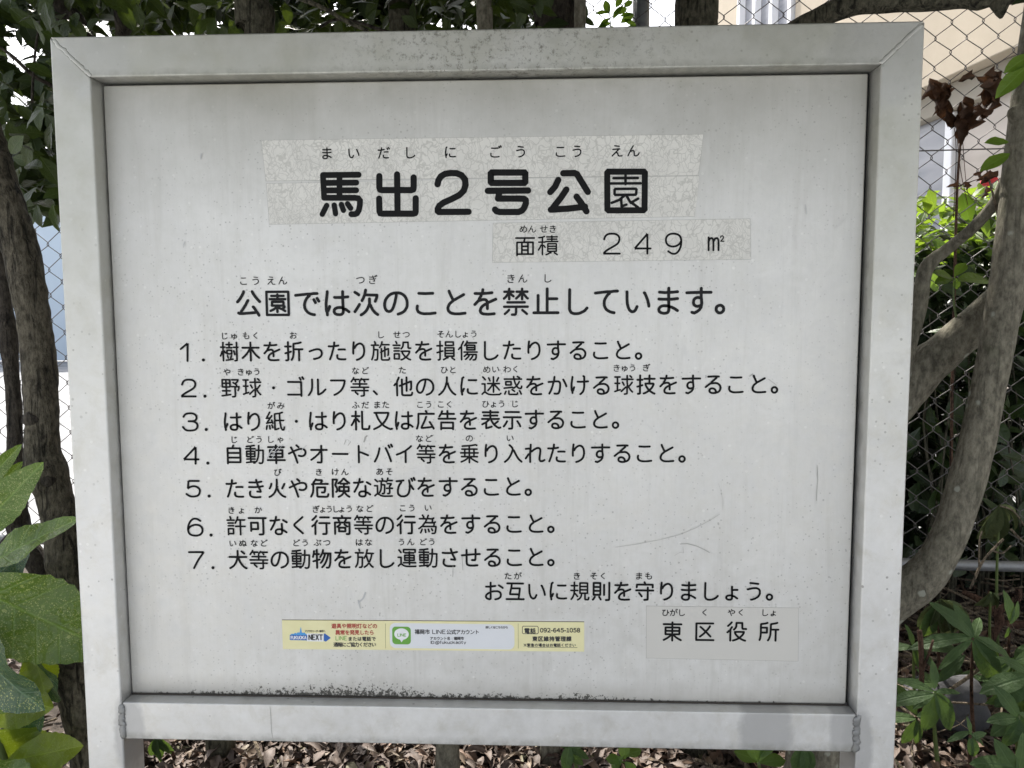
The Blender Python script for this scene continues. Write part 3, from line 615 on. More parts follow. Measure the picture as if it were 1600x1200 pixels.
 'ま': [[45,152,77,149,125,151,156,154],[157,38,141,49,121,59,110,61,97,67,72,68,61,66,53,62,46,56,44,51,42,45,44,36,46,32,54,26,67,22,75,21,85,22,93,24,99,28,102,34,104,44,102,114,102,176],[42,110,45,109,69,108,121,108,157,112]],
 'み': [[83,104,109,101,129,95,140,89,145,89,159,78,164,76,173,70],[87,112,88,117,104,151,106,164,50,162],[156,119,156,111,154,93,147,67,138,49,125,34,109,22,93,22],[79,104,78,94,69,72,62,57,53,44,47,41,39,39,32,41,27,43,25,46,22,52,21,63,22,71,28,82,38,92,49,99,67,104,79,104]],
 'め': [[119,172,117,151,98,96,89,77,75,57,63,45,56,41,48,38,41,38,32,42,27,48,24,56,24,77,27,89,37,108,45,118,48,118,61,131,84,140,102,143,126,141,142,135,156,123,160,116,166,102,167,92,167,77,162,59,155,48,147,39,130,29,113,24,98,28],[90,56,74,80,65,98,52,134,45,159]],
 'も': [[85,181,75,173],[75,173,73,146,71,133,64,64,65,52,67,42,70,37,78,29,84,26,93,23,112,22,134,27,146,33,152,39,158,50,160,57,159,76,153,90,147,99,144,102],[113,141,103,139,53,141,30,145],[111,90,100,89,55,89,26,94,24,96]],
 'ゃ': [[32,84,36,84,52,92,58,94,72,102,103,114,121,118,135,117,145,113,150,108,153,104,155,91,153,81,151,76,148,72,140,68,127,65,107,68],[101,132,90,142],[50,126,60,108,61,101,68,93,69,86,84,51,93,19]],
 'や': [[108,161,90,177],[42,158,56,131,56,126,64,117,64,112,74,91,82,67,96,23],[23,104,53,118,67,126,89,135,114,143,125,145,146,144,159,138,167,127,169,111,164,97,153,87,146,84,138,82,125,82,115,84,109,86]],
 'ゅ': [[78,61,85,52,96,45,112,41,121,41,135,44,146,50,152,57,157,69,158,76,157,94,154,102,144,113,135,118,125,120,99,118,85,112,71,102,61,90,56,79],[48,131,45,106,44,78,47,68,47,51,49,42],[108,141,109,139,113,110,113,73,109,48,96,24,86,15]],
 'ょ': [[144,31,142,32,123,46,112,52,104,52,88,59,67,58,53,54,45,46,44,41,45,31,51,24,60,19,67,18,81,18,87,20,96,29,97,48,95,141],[95,110,145,112]],
 'ら': [[51,138,51,134,44,72],[70,171,75,169,130,159],[70,24,94,24,119,28,136,34,146,42,154,55,156,66,155,82,147,94,136,101,121,105,108,105,85,101,67,92,57,84]],
 'り': [[50,77,49,88,50,132,55,174],[61,124,70,141,82,153,95,161,106,164,112,164,121,161,132,152,139,141,144,119,145,95,142,78,138,64,130,52,120,42,99,29,79,23]],
 'る': [[32,74,53,92,72,105,115,109,130,106,137,102,149,92,155,82,158,69,156,57,151,44,144,36,133,29,119,27],[53,163,102,165,132,165,141,164],[122,153,81,117],[84,111,85,111,84,112,84,111],[119,27,117,24,96,22,82,24,73,28,67,33,64,41,65,50,68,56,75,61,85,63,95,62,103,59,107,57,115,48,118,37,119,27]],
 'れ': [[59,24,58,104,63,146,64,172,64,174],[45,91,21,55],[62,141,22,138],[67,119,68,120,67,121,67,119],[182,42,175,37,167,33,153,31,147,32,142,38,139,46,139,59,146,116,146,129,142,139,136,144,127,146,112,143,92,132,73,116,68,114]],
 'わ': [[59,24,58,104,61,116,63,146,64,172,64,174],[45,91,21,56,20,54],[115,32,132,38,152,49,162,59,169,73,172,88,170,105,166,116,158,125,146,132,137,135,125,136,112,134,100,131,82,121,73,114,61,111],[62,141,22,138]],
 'を': [[28,83,50,106,78,114,89,114,94,113,99,111,105,102,107,82,107,57],[150,25,111,22,82,24,70,29,65,34,62,44,64,55,69,65,77,74,92,84,101,87,113,97,119,98,160,116],[30,152,64,151,109,153,136,156],[56,119,65,132,68,139,69,144,77,158,79,175],[60,113,61,114,60,114,60,113]],
 'ん': [[174,66,167,50,158,37,144,28,138,26,125,25,115,29,112,32,109,40,107,81,106,89,101,97,96,100,86,100,76,98,69,93,56,91],[93,168,60,107,58,98,39,61,26,29,25,27]],
 'ア': [[128,107,145,123,162,146,165,156,164,159,31,159],[50,26,55,29,70,41,81,55,88,69,92,86,95,124]],
 'イ': [[29,91,59,102,92,119,99,120,109,129,138,151,154,166],[106,26,106,122]],
 'ウ': [[61,31,76,26,92,32,116,47,132,62,142,78,149,92,156,118,159,139,157,142,35,142,34,96],[95,143,95,175]],
 'オ': [[86,27,95,26,114,26,119,29,120,33,121,79,119,172],[30,49,62,72,80,88,95,102,105,117,110,119,126,136,167,136],[113,136,31,136]],
 'カ': [[36,29,44,36,59,52,72,72,78,88,84,109,89,144,89,173],[109,29,133,29,141,31,146,38,151,57,155,84,156,117,156,132,155,135,152,136,32,136]],
 'ゴ': [[149,165,142,178,139,182],[35,35,152,35],[37,146,152,145],[173,172,164,188],[152,145,152,24]],
 'ジ': [[59,164,87,146],[58,102,30,119],[41,27,55,31,81,41,92,46,118,63,136,79,159,105,165,113],[136,166,149,144],[174,155,162,175]],
 'ダ': [[47,20,69,31,90,46,110,65,129,89,142,115,147,127,149,138,156,160],[148,146,82,146,77,148],[135,58,121,68,111,78,108,78,76,101],[147,178,156,160],[178,168,169,185],[25,96,27,98,55,124,70,144],[85,171,79,161,77,148]],
 'ト': [[73,169,73,26],[153,88,98,111,86,114,73,116]],
 'バ': [[178,163,168,181],[165,35,161,51,141,106,128,136,121,150],[156,155,146,173],[67,148,67,143,57,101,46,72,36,52,25,32]],
 'フ': [[62,30,75,35,98,48,115,62,123,71,133,84,144,106,152,133,155,151,152,155,150,156,35,156]],
 'リ': [[52,165,52,86],[141,166,141,113,139,84,133,65,124,51,113,40,102,32,87,26]],
 'ル': [[26,29,30,32,42,49,53,71,58,96,59,126,59,166],[175,79,152,55,126,38,115,35,110,36,110,166]],
 'ン': [[42,30,48,31,69,38,85,44,113,61,141,84,159,105,170,122],[79,131,45,159]],
 '・': [[97,96]],
 'ー': [[166,100,28,101]],
 '乗': [[28,141,167,141],[110,59,124,47,152,30,172,21],[170,71,112,71,105,67,96,67,83,71,25,71],[139,71,139,141],[176,106,17,106],[96,172,96,16],[21,22,44,32,60,41,75,52,87,66],[54,71,54,141],[165,177,154,181,149,181,111,174,35,169,32,169]],
 '互': [[176,22,17,22],[129,22,130,36,140,112,140,126,61,126],[66,172,61,132,50,83,50,69,133,68],[171,173,23,173]],
 '人': [[173,21,167,24,150,37,139,49,125,68,115,89,107,111,104,124],[96,182,95,138,89,123,84,102,74,77,59,53,43,35,22,19]],
 '他': [[179,41,178,32,173,22,167,18,156,17,106,17,93,19,88,22,85,28,84,45,84,164],[55,182,50,169,40,150,37,138,38,16],[63,105,69,108,78,109,92,119,99,119,113,126,120,127,134,136,141,136,158,144,170,146,170,98,169,78,166,72,162,69],[127,59,127,184],[13,111,24,124]],
 '傷': [[77,156,87,146],[90,184,88,174,68,144],[176,169,87,169],[55,182,48,166,39,148,36,137,38,127,38,15],[77,19,96,37,107,50],[95,84,89,63],[181,85,62,85],[25,126,12,110],[146,13,160,14,165,18,169,26,172,39,173,62,83,62,80,61,64,46],[142,51,130,31,115,14],[87,146,87,108,89,106,159,106,161,108,161,144,159,147,92,148,87,146],[87,126,161,126]],
 '入': [[67,176,84,161,93,149,97,131],[24,21,43,36,58,52,73,75,87,106,92,124],[176,23,156,41,147,51,138,65,128,82,106,127]],
 '公': [[28,36,36,32,61,32,140,38,150,40],[94,119,78,90,61,65,47,46],[174,111,162,124,148,141,133,162,125,178],[23,110,41,130,55,152,64,169,67,178],[129,76,132,74,147,52,149,47,157,38,167,20]],
 '具': [[148,59,148,175,48,176,48,59],[48,147,148,147],[48,89,148,89],[173,18,151,31,129,42],[148,118,48,118],[19,16,22,17,47,29,64,41,77,41],[177,59,16,59]],
 '則': [[91,20,78,42,76,44],[87,102,86,64,25,64,25,146,25,177,87,177,87,102],[87,139,25,139],[122,64,122,160],[18,18,23,22,36,44],[25,102,87,102],[139,15,161,16,167,18,169,20,170,27,170,180]],
 '力': [[87,183,85,125,81,101,72,73,56,49,34,26,23,18],[107,24,110,22,117,17,124,16,144,17,149,19,153,23,158,37,161,55,166,97,167,140,24,141]],
 '動': [[96,55,19,55],[134,181,132,116,126,74,119,53,113,39,109,32],[136,18,141,15,150,15,161,17,167,24,169,34,172,58,175,137,110,138],[91,22,95,19],[99,28,90,30,81,29,16,22],[92,182,87,182,50,176,32,175,19,174],[56,176,56,28],[13,152,99,152],[85,18,95,19],[19,103,19,80,21,78,93,78,95,79,95,109,95,127,93,128,21,128,19,127,19,103],[95,103,19,103]],
 '区': [[150,54,114,92,82,123,61,141],[172,174,25,173,25,21,177,21],[57,52,82,72,96,85,127,121,141,141,144,149]],
 '協': [[15,132,61,132],[39,184,39,15],[83,163,168,163,166,134,161,123,158,119,147,118,139,119],[64,81,111,80,110,46,107,20,105,16,101,14],[63,18,72,30,79,51,85,86,85,101],[129,81,177,80,176,40,173,20,169,14,165,14,156,14],[124,16,135,31,143,51,147,69,149,101],[122,186,121,169,115,149,107,137,98,127,81,117]],
 '危': [[175,137,45,137,28,133],[110,138,112,149,118,161,119,166,119,171,69,172,64,173],[178,41,176,31,173,22,167,18,156,16,87,17,79,19,76,22,75,28,74,104,147,104,149,103,147,81,144,65,142,61,137,57,119,57],[65,179,43,150,39,131,39,96,38,78,35,57,28,38,17,18]],
 '又': [[41,170,45,150,61,113,75,91,92,69,118,46,147,29,172,19,187,23],[21,19,42,28,73,45,104,71,122,92,138,117,151,148,155,165,155,169,153,170,26,170]],
 '可': [[38,66,38,49],[38,66,102,66,102,126,38,126,38,66],[116,16,132,16,148,18,151,22,152,31,152,170],[18,170,176,170]],
 '合': [[52,122,55,119,139,119,150,132],[92,171,81,158,68,146,39,126,22,117],[45,16,45,81,150,81,150,26],[45,26,150,26],[99,172,104,170,113,160,129,146,156,128,174,119],[99,172,102,183]],
 '名': [[56,82,56,25],[157,25,156,84,82,84,70,87,61,85,49,81,41,80,24,74,20,74],[101,108,125,127,147,152,149,162,149,164,68,164,64,163,45,146,27,134],[75,166,78,178,82,184],[85,99,82,98],[88,105,83,113,65,127,62,129],[56,25,157,25]],
 '告': [[52,180,47,169,47,164,27,133],[152,14,152,76,43,76,42,14],[175,111,19,111],[101,111,101,183],[161,156,51,156,45,157],[152,24,42,24]],
 '商': [[95,184,98,177,100,165],[67,39,125,39,125,73,67,73,67,39],[51,82,65,93,78,106],[30,15,30,122,164,122,164,23,163,18,158,15,150,14,137,14],[18,164,175,164],[69,138,62,149],[118,105,144,85],[121,123,124,134,133,149]],
 '園': [[96,158,96,129],[22,22,170,22],[22,22,22,176,170,176,170,22],[47,49,67,58,83,69,98,71,105,69,117,63,122,62,146,48],[93,42,94,81],[138,149,55,149],[136,85,130,84,59,84,58,85,58,107,59,109,62,109,133,109,136,106,136,85],[142,79,143,76],[44,127,149,127],[131,66,141,72]],
 '報': [[82,164,21,164],[144,134,156,134,167,136,169,142,169,176,107,176,107,17],[107,108,170,108,172,106,170,93,164,74,156,59,144,39,122,17,107,17],[52,184,52,132],[122,108,123,98,132,76,141,58,143,54,146,53,152,40,155,39,162,30,175,20],[86,132,15,132],[33,99,33,90],[35,104,30,117],[52,16,52,89],[83,90,19,90],[74,116,66,102,64,90],[15,55,87,55]],
 '場': [[64,56,85,76,173,76,173,65,170,35,166,20,162,16,155,14,145,14],[93,89,96,91],[166,153,166,178,164,180,90,180,89,179,89,159,89,128,91,126,164,126,166,128,166,153],[89,153,166,153],[75,24,98,46,112,65],[70,103,179,103],[62,77,53,72,45,71,26,59,18,56],[112,16,125,31,142,60,144,66,146,76],[39,70,39,182],[60,141,17,141]],
 '守': [[94,16,118,18,122,19,124,21,125,34,125,134],[23,136,24,161,169,161,170,159,170,136],[69,49,63,59,50,76,45,81],[175,106,18,106],[101,161,99,174,94,184]],
 '岡': [[24,16,24,174,170,174,170,24,168,19,166,18,152,16,144,16],[64,155,72,136],[96,119,96,45],[149,119,47,119],[115,120,118,131,131,156],[135,91,135,45,58,45,58,91]],
 '市': [[96,16,96,148,100,162,99,169,90,185],[16,155,176,155],[35,39,36,113,158,113,159,112,159,53,157,42,150,39,130,39,124,43]],
 '常': [[133,22,148,22,157,25,159,31,159,67,158,68,38,68,36,66,36,24],[98,184,98,155],[43,182,51,169],[171,126,171,154,170,154,24,154,24,125],[99,16,99,95],[51,169,50,154],[161,184,151,182],[151,182,141,169,143,164,143,154],[99,95,98,96,55,96,53,98,53,126,55,127,95,127,140,127,141,126,141,98,139,96,101,96,99,95]],
 '広': [[136,82,140,78,158,49,159,44,167,33,173,21],[161,38,133,33,71,27,61,28],[102,184,104,181,109,172,110,158],[18,21,25,39,32,72,33,102,34,158,176,158],[61,28,64,41,73,56,95,103,105,131]],
 '式': [[164,168,149,182],[59,102,59,32],[95,102,24,102],[180,48,179,34,176,22,172,18,167,16,159,16,152,20,147,26,139,38,133,52,124,93,118,154,117,182],[180,48,175,59],[20,23,24,23,48,28,66,34,72,34,102,41],[176,147,18,147]],
 '役': [[54,139,44,123,41,116,41,15],[28,104,19,94,15,91],[71,117,85,131,92,146,93,178,144,178,145,134,147,127,149,125,155,124,179,123],[172,16,165,18,146,25,112,44,112,48,96,63,88,74,83,83,81,96],[65,16,87,23,107,33,131,50,147,67,157,83,159,91,159,96,158,96,81,96],[51,183,42,171,21,151,19,149]],
 '急': [[90,64,109,42],[141,36,141,32,138,22,133,19,129,18,70,18,62,19,59,22,58,32,58,52],[19,24,31,49],[175,26,168,41,159,56],[56,169,46,158,30,142,28,142],[67,170,122,170,122,166,121,158],[62,172,66,185],[42,109,151,109],[40,138,151,138,151,81,150,80,36,80]],
 '惑': [[175,160,18,160],[32,46,21,22],[156,174,138,184],[155,137,149,124,138,107,122,89,107,78,98,78,92,84,87,84,16,76],[177,94,177,88,175,80,169,74,159,74,153,75,145,80,133,92,119,118,114,132,105,167,104,184],[89,62,101,55,111,47],[59,50,59,24,61,21,66,18,130,18,136,21,139,30,139,32],[173,22,166,38,158,52],[80,115,80,108,78,106,32,106,31,108,31,127,31,134,32,136,79,136,80,134,80,115]],
 '所': [[167,179,155,175,115,167,112,165,110,86,108,65,102,44,96,29,89,18],[111,117,178,117],[81,178,63,172,28,167,25,164,25,79,23,52,19,31,15,21],[25,134,78,134,78,89,25,89],[155,16,155,116]],
 '技': [[17,81,28,84,35,85,47,91,56,92,62,94],[22,15,26,15,38,17,41,22,41,184],[80,153,173,153],[173,17,158,23,138,36,132,40,131,43,121,49,101,78,92,96,90,109],[75,18,95,26,119,41,144,65,155,81,163,98,164,105,163,109,90,109],[126,109,126,184],[62,144,16,144]],
 '折': [[165,181,136,174,97,169,95,166,95,90,93,69,87,42,76,21],[95,118,178,118],[70,144,17,144],[18,81,30,85,38,86,50,92,58,92,70,97],[24,16,34,16,41,18,44,23,44,184],[146,118,146,16]],
 '持': [[154,119,154,29,153,20,149,16,130,15],[178,83,79,83],[128,183,128,120],[170,159,87,159],[39,184,39,21,36,17,22,15],[61,95,45,92,34,85,26,84,16,81],[179,119,77,119],[97,62,110,40],[59,144,15,144]],
 '損': [[104,48,90,48,89,49,89,124,90,125,155,125,169,125,170,124,170,49,169,48,104,48],[170,74,89,74],[115,34,110,34,99,30,75,16],[68,96,58,93,50,92,37,86,28,85,16,81],[104,48,104,33],[43,184,42,22,39,16,26,14],[65,144,15,144],[170,99,89,99],[152,33,175,16],[165,178,166,149,164,147,95,147,94,148,93,178,95,179,165,178]],
 '放': [[51,16,64,16,69,18,73,24,76,44,78,111,38,111],[95,18,99,20,118,34,133,51],[164,147,164,134,158,105,145,71],[133,70,132,74,122,101,117,121],[179,147,118,148],[175,19,170,22,161,29,152,40,144,51,139,54],[124,181,118,154,114,142,113,131,105,121,96,104],[87,152,15,152],[38,152,38,98,36,72,33,54,28,41,15,19],[53,171,49,184]],
 '施': [[36,152,35,97,31,66,23,35,16,20],[36,111,72,110,70,51,67,23,62,17,58,16,45,16],[90,131,96,138,109,164,110,171,113,182],[138,135,138,48],[166,59,169,63,171,90,170,119,160,117,150,112,145,111,132,101,126,101,118,96,112,96,100,86],[78,152,15,152],[48,161,52,167],[106,119,106,26,108,20,112,17,119,15,170,16,176,20,179,26,179,35],[178,156,108,157],[52,167,50,173,45,184]],
 '明': [[72,17,84,31,93,48,100,68,104,97,104,176,172,176,172,26,171,20,168,17,144,15,141,18,133,22],[172,127,104,127],[22,67,72,68,72,172,22,172,22,49],[172,79,103,79],[22,121,72,121]],
 '木': [[20,135,90,135,103,118,110,115,126,90,141,72,155,57,175,41],[96,16,96,183],[18,40,38,56,61,81,75,101,82,114,89,118,104,135,173,135]],
 '札': [[83,90,66,112,57,116,51,116],[18,141,87,141],[53,16,53,111,52,124,53,184],[178,49,175,30,170,22,164,20,134,19,119,21,114,24,112,28,111,39,111,182],[41,109,29,82,13,57]],
 '東': [[109,71,115,74,157,74,159,76,159,133,156,136,90,136,38,136,36,134,36,74,82,74,85,71,109,71],[96,16,96,183],[159,105,36,105],[21,21,48,36,62,46,76,58,81,62,85,71],[175,166,19,166],[172,21,147,34,132,44,116,58,113,62,109,71]],
 '樹': [[148,71,140,106],[79,61,85,41],[17,141,56,141],[39,15,39,103,38,118,39,184],[50,105,59,88],[97,184,97,136],[125,165,69,165],[67,19,129,29],[115,62,115,59,108,38],[73,135,121,135],[179,139,138,139],[13,59,22,79,28,101],[167,184,167,22,166,18,162,16,149,14],[99,79,76,79,75,80,75,112,95,112,119,112,119,79,99,79]],
 '次': [[118,125,118,93,109,70,101,54,86,36,71,24,60,18],[50,88,42,74,19,40],[21,169,38,158,47,151],[93,183,93,180,89,165,89,158,77,129,68,113],[87,151,168,149,169,148,169,144,167,134,157,108],[126,81,129,71,139,51,155,32,172,20]],
 '止': [[16,25,176,25],[44,25,44,139],[168,117,104,117],[104,182,104,25]],
 '火': [[101,113,100,114],[28,98,37,115,43,131,45,142],[145,98,162,131,166,141],[96,181,96,155,93,122,93,105,77,64,62,44,42,27,24,18],[171,19,154,26,139,36,119,56,108,75,101,92]],
 '灯': [[49,183,49,110,47,78,40,55,33,39,19,19],[55,68,73,49,76,43],[112,17,138,18,142,20,143,23,144,30,144,168],[66,115,75,136,77,146],[24,144,24,134,18,108],[179,168,93,168]],
 '為': [[62,167,59,159,59,151],[62,167,50,184],[133,57,141,41],[22,151,138,151,149,154,152,158],[16,59,32,69,40,78,44,79,172,79,173,75,170,49,166,26,162,19,157,15,138,14],[167,121,163,118,152,114,81,114,70,113,63,102,53,91],[139,115,143,151],[110,31,103,53],[73,51,78,24],[31,20,39,36,45,52],[76,116,79,127,85,139,85,144,96,157,97,166,103,182],[158,114,153,79]],
 '照': [[125,18,116,44],[25,75,67,75,67,176,25,176,25,66],[25,128,67,128],[37,45,21,18,19,15],[73,43,76,17],[143,133,159,133,166,137,168,142,170,158,171,176,170,177,89,177],[156,48,159,46,175,17],[90,129,105,138,112,144,119,158,122,176],[99,111,95,111,95,69,96,68,162,68,166,69,166,111,99,111]],
 '物': [[139,17,150,17,158,19,164,28,169,48,172,66,176,151,101,151],[108,183,102,158,90,134,80,117],[49,184,49,15],[69,144,21,144],[96,21,104,28,115,41,129,65,139,89,147,112,153,137,154,151],[74,94,57,89,42,82,33,81,16,76],[24,172,22,150,13,118],[84,62,95,75,108,98,119,124,124,140,125,151]],
 '犬': [[22,19,44,32,58,44,66,54,76,69,88,99,95,130,96,183],[133,178,158,157],[18,125,89,125,104,109,115,79,124,64,139,45,153,31,168,21,175,19],[176,125,103,125]],
 '球': [[144,75,157,54,176,34],[142,88,136,89,130,92],[149,90,162,107,172,121],[104,14,108,14,124,17,127,22,127,81,130,99,127,125,127,184],[17,113,58,113],[16,38,34,44,45,49,52,49,64,54],[99,97,90,115,85,123],[115,78,75,39],[39,171,39,48],[61,171,16,171],[80,150,179,150],[167,169,153,182]],
 '理': [[62,54,46,50,33,44,15,39],[39,49,39,171],[62,171,16,171],[181,21,69,21],[59,113,18,113],[128,21,128,176],[174,62,82,62],[128,99,85,100,85,176,122,176,171,175,171,100,128,99],[171,138,85,138]],
 '異': [[177,51,16,51],[129,52,129,118],[166,88,28,88],[96,177,96,120],[158,148,36,148],[36,148,36,121,37,119,156,119,158,120,158,164,158,177,156,178,38,178,36,176,36,148],[25,16,55,26,67,33,82,33],[126,34,153,24,169,16,183,18],[64,118,64,52]],
 '発': [[71,113,71,76,69,59,63,43,53,31,37,20,28,16],[143,114,50,114],[18,106,37,118,45,121],[167,69,26,69],[151,181,132,164,124,159],[172,158,145,133],[48,127,59,138,75,159,78,164,79,174,78,176,31,176],[120,113,120,29,122,19,128,16,135,16,156,16,166,18,169,22,171,29,171,37],[109,182,116,166,125,153,126,150,138,136],[52,136,32,155],[175,107,156,119,149,121]],
 '示': [[97,121,97,28,96,21,94,18,91,17,67,16],[175,121,19,121],[49,84,38,62,19,36],[143,85,145,83,166,49,170,37],[158,169,36,169]],
 '禁': [[51,45,38,31,24,19],[71,14,90,14,95,17,98,31,98,65],[155,95,41,95],[169,19,156,31,140,44],[53,184,52,164,53,116],[81,165,21,165],[175,66,19,66],[175,121,170,124,149,149,143,151,141,154,132,165,102,165],[138,116,138,184],[173,165,143,165,132,152,126,150,118,138,102,123,99,121],[18,120,31,132,42,148],[81,135,65,148,52,152]],
 '福': [[13,71,32,89],[176,176,85,176],[43,166,35,182],[72,82,56,98],[72,82,87,83],[87,23,174,23],[87,23,87,83],[18,147,65,147,66,146,64,134,50,112,44,88,44,16],[87,89,173,89,174,23],[174,57,87,57],[129,89,129,24],[96,116,98,115,164,115,166,116,165,148,164,149,98,149,96,148,96,116]],
 '積': [[94,68,94,47,95,45,166,45,168,47,168,86,168,111,166,114,96,114,94,112,94,68],[94,91,168,91],[65,180,42,172,21,169,16,170],[47,173,47,134,45,110,47,96,47,15],[180,134,80,134,78,132,72,132,69,129,16,129],[122,31,110,31,97,22,79,14],[151,31,176,15],[90,155,171,155],[129,184,129,136],[175,176,85,176],[13,58,22,71,35,100],[94,68,168,68],[45,103,59,97,71,82]],
 '等': [[88,168,41,168,36,169],[22,64,173,64],[114,175,95,149],[54,49,67,39,76,29],[40,184,36,169],[96,138,96,96],[178,95,15,95],[53,168,54,158,57,149],[161,126,35,126],[136,94,136,24,134,18,126,15,109,14],[113,169,118,168,177,168],[18,147,31,167],[135,168,137,158,143,147]],
 '管': [[95,144,98,131],[121,169,176,169],[118,177,106,156],[64,150,59,159,58,169],[88,169,39,169],[141,168,143,160,146,154,150,149],[26,111,26,127,28,129,168,129,170,128,170,111],[48,20,156,20],[48,20,48,77],[19,149,35,177,37,184],[156,20,156,50,155,51,48,51],[48,77,145,77,146,78,146,104,144,106,50,106,48,104,48,77]],
 '紙': [[130,31,109,23,95,21],[75,81,66,109],[68,151,56,132,53,129,16,126],[45,57,46,55,49,27],[177,106,95,106],[182,44,182,38,179,24,175,19,169,18,163,20,158,28,153,38,150,51,144,88,141,139,141,173],[15,24,21,56],[71,89,18,81],[167,181,136,172,96,167,95,165,95,21],[49,182,33,153,24,139,21,127],[45,116,28,95],[75,38,70,57,67,63]],
 '維': [[45,126,15,127],[20,126,22,137,36,158,47,182],[113,181,105,162,104,155,99,144,98,138,99,129,99,14],[99,70,172,70],[64,152,54,132,44,121,41,112,27,94],[99,29,178,29],[82,119,87,127],[47,26,44,57],[66,61,74,34],[103,149,175,149],[73,81,64,109],[141,148,141,29],[145,166,138,181],[99,109,172,109],[24,83,32,82,70,88],[15,20,21,56]],
 '緊': [[85,71,64,62],[125,89,108,81,93,78,86,79,57,81,41,78],[161,57,157,58,78,53,63,53,56,55,28,50],[149,67,145,70,139,74],[85,98,65,88],[110,166,116,163],[58,37,48,30,26,19,14,21],[91,111,25,111,23,112,23,177,25,179,89,179],[117,176,118,158,125,146,138,131,153,119,167,111,173,108],[67,83,68,83,68,84,67,84,67,83],[168,21,135,38],[23,157,82,157,84,155,84,134,83,133,23,133],[60,158,60,178],[75,14,96,15,99,22,99,52],[109,176,165,176,167,174,167,172,166,163,159,149,152,139,136,124,121,114,111,109],[60,111,60,132]],
 '自': [[158,26,158,156,156,157,39,157,39,15],[88,157,90,171,94,183],[158,69,39,69],[39,26,158,26],[39,113,158,113]],
 '行': [[172,172,91,172],[82,118,178,118],[44,15,44,112,46,118,56,130,62,140],[16,87,31,101],[116,16,136,16,144,17,147,20,148,26,148,117],[18,147,33,160,48,176,54,184]],
 '表': [[168,168,27,168],[36,138,160,138],[21,57,44,69,57,72],[107,36,75,25,57,22],[96,183,96,114,104,99,105,92,113,78,122,64,133,51,155,33,173,24,187,28],[132,58,164,84],[81,96,59,78,57,66,57,22],[175,107,19,107]],
 '見': [[42,111,42,78,44,77,150,77,151,161,151,178,150,178,44,178,42,177,42,111],[42,144,151,144],[69,76,68,62,64,50,59,40,52,32,38,22,25,18,18,17],[179,38,176,22,172,18,164,16,130,16,121,18,118,22,116,31,116,77],[42,111,151,111]],
 '規': [[78,16,81,18,93,25,102,34,108,45,112,57,115,79],[78,105,15,105],[115,79,169,80,169,176,147,177,99,177,99,80,115,79],[99,112,169,112],[47,182,47,111,46,88,44,72,36,48,29,34,18,21],[99,144,169,144],[75,151,19,151],[76,49,57,73,53,76,45,78],[146,79,146,28,147,21,149,19,171,18,177,21,179,27,181,39]],
 '設': [[69,99,22,99],[47,169,39,184],[175,124,158,124,155,126,153,128,152,135,152,178,107,178,105,148,101,136,95,127,87,119],[68,26,23,26],[86,17,101,22,115,31,136,48,146,57,157,73,162,83,164,95,161,96,87,96],[68,26,68,72,24,72,23,26],[172,18,155,24,136,36,135,38,124,44,115,56,103,72,98,82],[23,125,69,125],[99,96,98,82],[76,151,15,151]],
 '許': [[135,154,135,16],[179,94,90,94],[70,99,22,99],[78,152,13,152],[88,125,107,161,108,169,112,182],[47,168,41,184],[22,25,22,16],[22,25,69,25,69,71,22,71,22,25],[176,154,106,155],[22,125,70,125]],
 '話': [[133,172,133,75],[178,123,92,123],[22,125,66,125],[39,184,47,169],[169,22,168,75,98,75,98,22],[162,181,127,172,96,168],[169,22,98,22],[14,151,73,151],[22,26,22,17],[22,26,67,26,67,72,22,72,22,26],[66,99,21,99]],
 '詳': [[178,58,89,58],[133,146,133,14],[169,103,97,103],[92,146,175,146],[110,158,110,146],[112,160,110,165,101,182],[22,125,65,125],[39,183,46,170],[14,151,72,151],[22,26,67,26,66,72,22,72,22,26],[21,99,65,99],[166,183,154,161]],
 '課': [[131,177,131,15],[92,144,93,177,170,177,170,139,170,111,93,111,92,112,92,144],[22,125,66,125],[176,29,156,49,142,69,123,82,85,82],[39,184,47,169],[14,151,73,151],[67,28,67,72,22,72,22,17],[22,26,64,26,73,28,84,27,93,34,103,44,119,68,139,82,176,82],[66,99,21,99],[170,144,92,144]],
 '車': [[96,183,96,15],[171,166,23,166],[38,106,38,138,156,138,156,100,156,74,155,73,39,73,38,74,38,106],[156,106,38,106],[177,44,17,44]],
 '迷': [[151,144,165,171,166,174],[67,120,112,120,113,118,127,112,167,69,174,61],[69,57,82,71,100,94,109,108,130,120,174,120],[41,41,34,39,30,37,15,22],[41,41,48,38,62,27,72,22,92,18,119,17,173,19,176,19,188,29],[41,41,41,116,15,117],[120,182,120,42],[88,146,76,172],[44,156,35,168,22,181]],
 '通': [[123,135,123,46],[171,106,77,106],[150,44,162,44,168,45,170,49,171,59,171,134,169,136,145,136,133,138,118,136,78,136,77,134,77,45],[15,109,42,109,42,41],[77,77,171,77],[22,175,46,151],[177,21,141,19,94,19,79,22,69,26,50,38,42,41],[156,168,134,154],[76,178,170,178],[99,160,120,151,132,148],[133,138,132,148],[16,22,31,36,42,41]],
 '遊': [[132,134,166,134,168,132,165,123,155,114,153,108,153,53,151,44,136,42],[178,163,133,164],[125,151,135,169,138,185],[116,154,113,158,59,158],[179,91,126,91],[85,181,89,171,90,159],[77,158,76,103,75,89,70,70,65,59,59,49],[77,124,108,123,106,69,103,48,99,42,96,42,86,42],[42,152,21,171],[15,114,41,114,41,39],[175,19,155,18,109,17,92,18,72,23,51,36,41,39],[17,21,32,35,41,39]],
